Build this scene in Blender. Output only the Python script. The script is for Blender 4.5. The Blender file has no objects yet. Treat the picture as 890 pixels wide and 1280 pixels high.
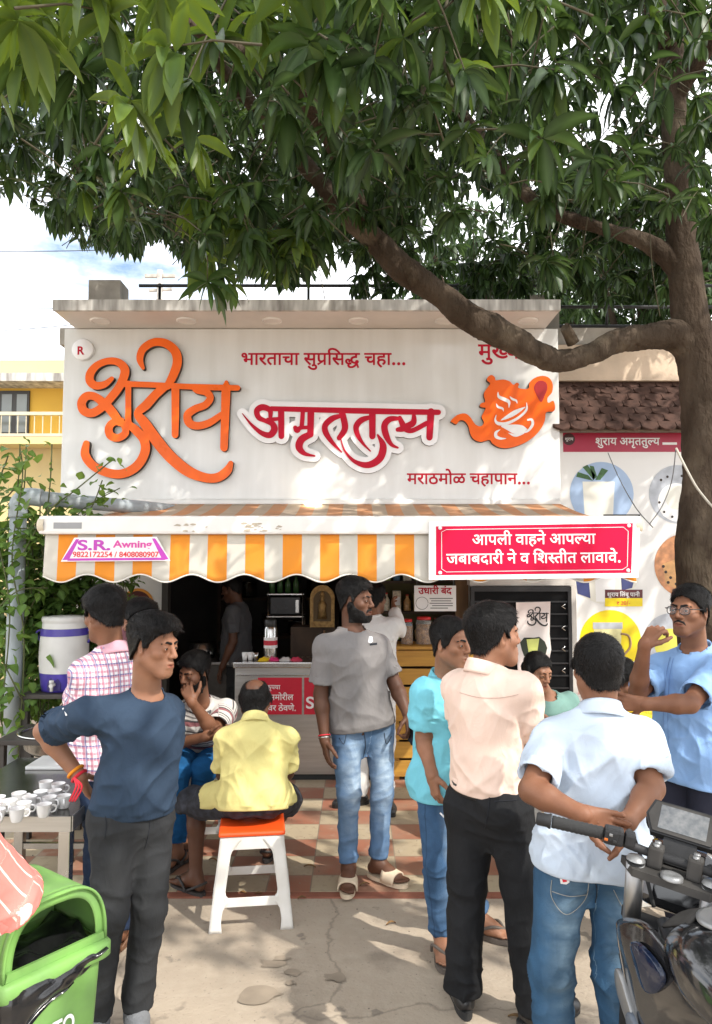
import bpy, bmesh, math, random
import numpy as np
from mathutils import Vector, Matrix
from mathutils.bvhtree import BVHTree
R = math.radians
random.seed(7); RNG = np.random.default_rng(7)
SC = bpy.context.scene; COL = SC.collection
# ------------------------------------------------------------ camera, sky, sun, exposure
CAM_H, FOC, PITCH = 1.83, 924.0, math.atan(60/924)
cam_d = bpy.data.cameras.new('camera'); cam = bpy.data.objects.new('camera', cam_d); COL.objects.link(cam)
cam.location = (0, 0, CAM_H); cam.rotation_euler = (R(90)+PITCH, 0, 0)
cam_d.sensor_fit = 'VERTICAL'; cam_d.sensor_height = 36; cam_d.lens = 36*FOC/1280
cam_d.clip_start = .05; cam_d.clip_end = 600
SC.camera = cam
SUN_DIR = Vector((.62, -.52, .86)).normalized()
SUN_EL = math.asin(SUN_DIR.z); SUN_AZ = math.atan2(SUN_DIR.x, SUN_DIR.y)
W = bpy.data.worlds.new('World'); SC.world = W; W.use_nodes = True
wn = W.node_tree; wn.nodes.clear()
def _n(t, ty, **k):
    n = t.nodes.new(ty)
    for a, b in k.items(): setattr(n, a, b)
    return n
sky = _n(wn, 'ShaderNodeTexSky', sky_type='NISHITA'); sky.sun_disc = False
sky.sun_elevation = SUN_EL; sky.sun_rotation = SUN_AZ; sky.air_density = 1.2; sky.dust_density = 2.0
tc = _n(wn, 'ShaderNodeTexCoord'); mp = _n(wn, 'ShaderNodeMapping'); mp.inputs['Scale'].default_value = (1.0, 1.0, 2.4)
mp.inputs['Location'].default_value = (.35, .1, .2)
cn = _n(wn, 'ShaderNodeTexNoise'); cn.inputs['Scale'].default_value = 2.6; cn.inputs['Detail'].default_value = 9; cn.inputs['Roughness'].default_value = .58
cr = _n(wn, 'ShaderNodeValToRGB'); cr.color_ramp.elements[0].position = .30; cr.color_ramp.elements[1].position = .50
mx = _n(wn, 'ShaderNodeMix', data_type='RGBA'); mx.inputs[7].default_value = (12.0, 12.2, 12.6, 1)
bg = _n(wn, 'ShaderNodeBackground'); bg.inputs[1].default_value = .14
wo = _n(wn, 'ShaderNodeOutputWorld'); L = wn.links.new
L(tc.outputs['Generated'], mp.inputs[0]); L(mp.outputs[0], cn.inputs['Vector']); L(cn.outputs['Fac'], cr.inputs[0])
L(cr.outputs[0], mx.inputs[0]); L(sky.outputs[0], mx.inputs[6]); L(mx.outputs[2], bg.inputs[0]); L(bg.outputs[0], wo.inputs[0])
sd = bpy.data.lights.new('sun', 'SUN'); sd.energy = 2.9; sd.angle = R(.53); sd.color = (1, .95, .86)
sun = bpy.data.objects.new('sun', sd); COL.objects.link(sun); sun.rotation_euler = SUN_DIR.to_track_quat('Z', 'Y').to_euler()
sun.location = (6, -6, 12)
SC.view_settings.view_transform = 'Standard'; SC.view_settings.look = 'None'; SC.view_settings.gamma = 1
SC.view_settings.exposure = 0.80
SC.cycles.max_bounces = 8; SC.cycles.transparent_max_bounces = 12
# ------------------------------------------------------------ points
_cp, _sp = math.cos(PITCH), math.sin(PITCH)
def P(px, py, Y):
    "the place seen at photo pixel (px, py), Y metres in front of the photographer"
    x = (px-445)/FOC; v = (640-py)/FOC
    d = np.array([x, _cp-v*_sp, _sp+v*_cp]); return np.array([0, 0, CAM_H])+d*(Y/d[1])
def X(px, Y): return (px-445)/FOC*Y*1.0
def Z(py, Y): return float(P(445, py, Y)[2])
# ------------------------------------------------------------ materials
MATS = {}
def M(name, c, rough=.6, var=.12, scale=6., bump=.0, bscale=60., metal=0., spec=.5, c2=None, coat=0., trans=0., sheen=0., emit=None, stretch=None, alpha=None):
    if name in MATS: return MATS[name]
    m = bpy.data.materials.new(name); m.use_nodes = True; t = m.node_tree; b = t.nodes['Principled BSDF']; L = t.links.new
    tc = _n(t, 'ShaderNodeTexCoord'); src = tc.outputs['Object']
    if stretch:
        mp = _n(t, 'ShaderNodeMapping'); mp.inputs['Scale'].default_value = stretch; L(src, mp.inputs[0]); src = mp.outputs[0]
    nz = _n(t, 'ShaderNodeTexNoise'); nz.inputs['Scale'].default_value = scale; nz.inputs['Detail'].default_value = 5; L(src, nz.inputs['Vector'])
    rp = _n(t, 'ShaderNodeValToRGB'); e = rp.color_ramp.elements; e[0].position = .3; e[1].position = .7
    d = c2 or tuple(min(1, v*(1-var)) for v in c); u = tuple(min(1, v*(1+var)) for v in c) if not c2 else c
    e[0].color = (*d, 1); e[1].color = (*u, 1); L(nz.outputs['Fac'], rp.inputs[0]); L(rp.outputs[0], b.inputs['Base Color'])
    b.inputs['Metallic'].default_value = metal; b.inputs['Specular IOR Level'].default_value = spec
    rr = _n(t, 'ShaderNodeMapRange'); rr.inputs[3].default_value = max(0, rough-.08); rr.inputs[4].default_value = min(1, rough+.08); L(nz.outputs['Fac'], rr.inputs[0]); L(rr.outputs[0], b.inputs['Roughness'])
    if coat: b.inputs['Coat Weight'].default_value = coat; b.inputs['Coat Roughness'].default_value = .08
    if sheen: b.inputs['Specular IOR Level'].default_value = .12   # woven cloth
    if trans: b.inputs['Transmission Weight'].default_value = trans
    if alpha is not None: b.inputs['Alpha'].default_value = alpha
    if emit: b.inputs['Emission Color'].default_value = (*emit[:3], 1); b.inputs['Emission Strength'].default_value = emit[3]
    if bump:
        n2 = _n(t, 'ShaderNodeTexNoise'); n2.inputs['Scale'].default_value = bscale; n2.inputs['Detail'].default_value = 4; L(src, n2.inputs['Vector'])
        bp = _n(t, 'ShaderNodeBump'); bp.inputs['Strength'].default_value = bump; bp.inputs['Distance'].default_value = .01; L(n2.outputs['Fac'], bp.inputs['Height']); L(bp.outputs[0], b.inputs['Normal'])
        if sheen:   # soft creases all over the cloth
            n3 = _n(t, 'ShaderNodeTexNoise'); n3.inputs['Scale'].default_value = 15; n3.inputs['Detail'].default_value = 3; n3.inputs['Distortion'].default_value = 1.2; mq = _n(t, 'ShaderNodeMapping'); mq.inputs['Scale'].default_value = (1, 1, .5); mq.inputs['Rotation'].default_value = (.4, .5, .2); L(tc.outputs['Object'], mq.inputs[0]); L(mq.outputs[0], n3.inputs['Vector'])
            s1 = _n(t, 'ShaderNodeMath', operation='SUBTRACT'); s1.inputs[1].default_value = .5; L(n3.outputs['Fac'], s1.inputs[0]); s2 = _n(t, 'ShaderNodeMath', operation='ABSOLUTE'); L(s1.outputs[0], s2.inputs[0]); s3 = _n(t, 'ShaderNodeMath', operation='POWER'); s3.inputs[1].default_value = .6; L(s2.outputs[0], s3.inputs[0]); b3 = _n(t, 'ShaderNodeBump', invert=True); b3.inputs['Strength'].default_value = .20; b3.inputs['Distance'].default_value = .014; L(s3.outputs[0], b3.inputs['Height']); L(b3.outputs[0], bp.inputs['Normal'])
    MATS[name] = m; return m
# ------------------------------------------------------------ objects
def tag(o, label=None, cat=None, group=None, kind=None):
    for k, v in (('label', label), ('category', cat), ('group', group), ('kind', kind)):
        if v: o[k] = v
    return o
def thing(name, label, cat, loc=(0, 0, 0), group=None, rot=(0, 0, 0)):
    o = bpy.data.objects.new(name, None); COL.objects.link(o); o.location = Vector(loc); o.rotation_euler = rot; o.empty_display_size = .1
    return tag(o, label, cat, group)
def link(name, me, mats, parent=None, world=True):
    "mesh given in world coordinates (or the parent's when world is False)"
    o = bpy.data.objects.new(name, me); COL.objects.link(o)
    for m in (mats if isinstance(mats, (list, tuple)) else [mats]): me.materials.append(m)
    if parent:
        o.parent = parent
        if world:
            mw = Matrix.Identity(4); q = parent; ch = []
            while q: ch.append(q); q = q.parent
            for q in reversed(ch): mw = mw @ q.matrix_parent_inverse @ Matrix.LocRotScale(q.location, q.rotation_euler, q.scale)
            me.transform(mw.inverted())
    return o
def mesh_np(V, F, smooth=True, name='m'):
    me = bpy.data.meshes.new(name); V = np.asarray(V, np.float32); F = np.asarray(F, np.int32); k = F.shape[1]
    me.vertices.add(len(V)); me.vertices.foreach_set('co', V.ravel())
    me.loops.add(F.size); me.loops.foreach_set('vertex_index', F.ravel())
    me.polygons.add(len(F)); me.polygons.foreach_set('loop_start', np.arange(0, F.size, k, dtype=np.int32)); me.polygons.foreach_set('loop_total', np.full(len(F), k, np.int32))
    me.update(calc_edges=True)
    if smooth: me.polygons.foreach_set('use_smooth', np.ones(len(F), bool))
    return me
class MB:
    "collects shapes into one mesh"
    def __init__(s): s.bm = bmesh.new()
    def box(s, c, d, rz=0, rx=0, ry=0, bev=0., mat=0, M4=None):
        m = Matrix.Translation(Vector(c)) @ Matrix.Rotation(rz, 4, 'Z') @ Matrix.Rotation(ry, 4, 'Y') @ Matrix.Rotation(rx, 4, 'X') if M4 is None else M4
        r = bmesh.ops.create_cube(s.bm, size=1, matrix=Matrix.Diagonal((*d, 1)))
        vs = r['verts']
        if bev:
            es = list({e for v in vs for e in v.link_edges})
            q = bmesh.ops.bevel(s.bm, geom=es, offset=min(bev, min(d)*.45), segments=2, affect='EDGES', profile=.6); vs = list({v for f in q['faces'] for v in f.verts} | {v for v in vs if v.is_valid})
        bmesh.ops.transform(s.bm, matrix=m, verts=vs)
        for f in {f for v in vs for f in v.link_faces}: f.material_index = mat
        return s
    def span(s, lo, hi, bev=0., mat=0):
        lo, hi = Vector(lo), Vector(hi); return s.box((lo+hi)/2, [abs(v) for v in (hi-lo)], bev=bev, mat=mat)
    def bar(s, a, b, w, h, bev=0., mat=0, up=(0, 0, 1)):
        a, b = Vector(a), Vector(b); z = (b-a); ln = z.length; z.normalize(); u = Vector(up); x = u.cross(z)
        if x.length < 1e-4: x = Vector((1, 0, 0)).cross(z)
        x.normalize(); y = z.cross(x); m = Matrix((x, y, z)).transposed().to_4x4(); m.translation = (a+b)/2
        return s.box((0, 0, 0), (w, h, ln), bev=bev, mat=mat, M4=m)
    def tube(s, pts, r, n=10, mat=0, cap=True, closed=False):
        pts = [Vector(p) for p in pts]; k = len(pts); rs = r if isinstance(r, (list, tuple)) else [r]*k; rings = []; px = None
        for i, p in enumerate(pts):
            if closed: t = pts[(i+1) % k]-pts[i-1]
            else: t = pts[min(i+1, k-1)]-pts[max(i-1, 0)]
            t.normalize()
            if px is None: px = t.orthogonal().normalized()
            px = (px-t*px.dot(t)); px = px.normalized() if px.length > 1e-6 else t.orthogonal().normalized(); py = t.cross(px)
            rings.append([s.bm.verts.new(p+(px*math.cos(2*math.pi*j/n)+py*math.sin(2*math.pi*j/n))*rs[i]) for j in range(n)])
        for i in range(k if closed else k-1):
            a, b = rings[i], rings[(i+1) % k]
            for j in range(n):
                f = s.bm.faces.new((a[j], a[(j+1) % n], b[(j+1) % n], b[j])); f.smooth = True; f.material_index = mat
        if cap and not closed:
            for q in (rings[0][::-1], rings[-1]): f = s.bm.faces.new(q); f.material_index = mat
        return s
    def lathe(s, prof, c=(0, 0, 0), n=24, mat=0, axis=None):
        q = Vector((0, 0, 1)).rotation_difference(Vector(axis)).to_matrix() if axis is not None else Matrix.Identity(3)
        c = Vector(c); rings = []
        for r, z in prof:
            if r < 1e-5: rings.append([s.bm.verts.new(c+q@Vector((0, 0, z)))])
            else: rings.append([s.bm.verts.new(c+q@Vector((r*math.cos(2*math.pi*j/n), r*math.sin(2*math.pi*j/n), z))) for j in range(n)])
        for a, b in zip(rings, rings[1:]):
            for j in range(n):
                k = (j+1) % n
                if len(a) == 1 and len(b) == 1: continue
                vs = (a[0], b[k], b[j]) if len(a) == 1 else (a[j], a[k], b[0]) if len(b) == 1 else (a[j], a[k], b[k], b[j])
                f = s.bm.faces.new(vs); f.smooth = True; f.material_index = mat
        return s
    def poly(s, pts, mat=0):
        f = s.bm.faces.new([s.bm.verts.new(Vector(p)) for p in pts]); f.material_index = mat; return s
    def prism(s, pts, d, mat=0, side=None):
        "extrude a polygon along vector d"
        d = Vector(d); a = [s.bm.verts.new(Vector(p)) for p in pts]; b = [s.bm.verts.new(v.co+d) for v in a]; n = len(a)
        for i in range(n):
            f = s.bm.faces.new((a[i], a[(i+1) % n], b[(i+1) % n], b[i])); f.material_index = mat if side is None else side
        f1 = s.bm.faces.new(a[::-1]); f2 = s.bm.faces.new(b); f1.material_index = f2.material_index = mat
        r = bmesh.ops.triangulate(s.bm, faces=[f1, f2]); return s
    def grid(s, fn, nu, nv, mat=0, smooth=True):
        g = [[s.bm.verts.new(Vector(fn(i/nu, j/nv))) for j in range(nv+1)] for i in range(nu+1)]
        for i in range(nu):
            for j in range(nv):
                f = s.bm.faces.new((g[i][j], g[i+1][j], g[i+1][j+1], g[i][j+1])); f.smooth = smooth; f.material_index = mat
        return s
    def mesh(s, fix=True):
        if fix: bmesh.ops.recalc_face_normals(s.bm, faces=s.bm.faces)
        me = bpy.data.meshes.new('m'); s.bm.to_mesh(me); s.bm.free(); return me
    def build(s, name, mats, parent=None, world=True, solid=0, fix=True):
        o = link(name, s.mesh(fix), mats, parent, world)
        if solid:
            md = o.modifiers.new('thickness', 'SOLIDIFY'); md.thickness = solid; md.offset = 0
        return o
def copy_tree(o, parent=None):
    c = o.copy(); COL.objects.link(c); c.parent = parent
    for ch in [x for x in bpy.data.objects if x.parent == o]: copy_tree(ch, c)
    return c
def spline(pts, n=8, closed=False):
    "Catmull-Rom through points of any dimension"
    A = np.array(pts, float); k = len(A); out = []
    for i in range(k if closed else k-1):
        p0, p1, p2, p3 = (A[(i-1) % k], A[i], A[(i+1) % k], A[(i+2) % k]) if closed else (A[max(i-1, 0)], A[i], A[i+1], A[min(i+2, k-1)])
        for j in range(n):
            t = j/n; out.append(.5*((2*p1)+(-p0+p2)*t+(2*p0-5*p1+4*p2-p3)*t*t+(-p0+3*p1-3*p2+p3)*t**3))
    if not closed: out.append(A[-1])
    return np.array(out)
# smooth random field in 3-D
_LAT = RNG.random((32, 32, 32)).astype(np.float32)
def noise3(p, f=1., seed=0):
    q = np.asarray(p, float)*f+seed*7.31; i = np.floor(q).astype(int); u = q-i; u = u*u*(3-2*u); o = 0
    for a in (0, 1):
        for b in (0, 1):
            for c in (0, 1):
                w = (u[:, 0] if a else 1-u[:, 0])*(u[:, 1] if b else 1-u[:, 1])*(u[:, 2] if c else 1-u[:, 2])
                o = o+w*_LAT[(i[:, 0]+a) % 32, (i[:, 1]+b) % 32, (i[:, 2]+c) % 32]
    return o*2-1

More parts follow.
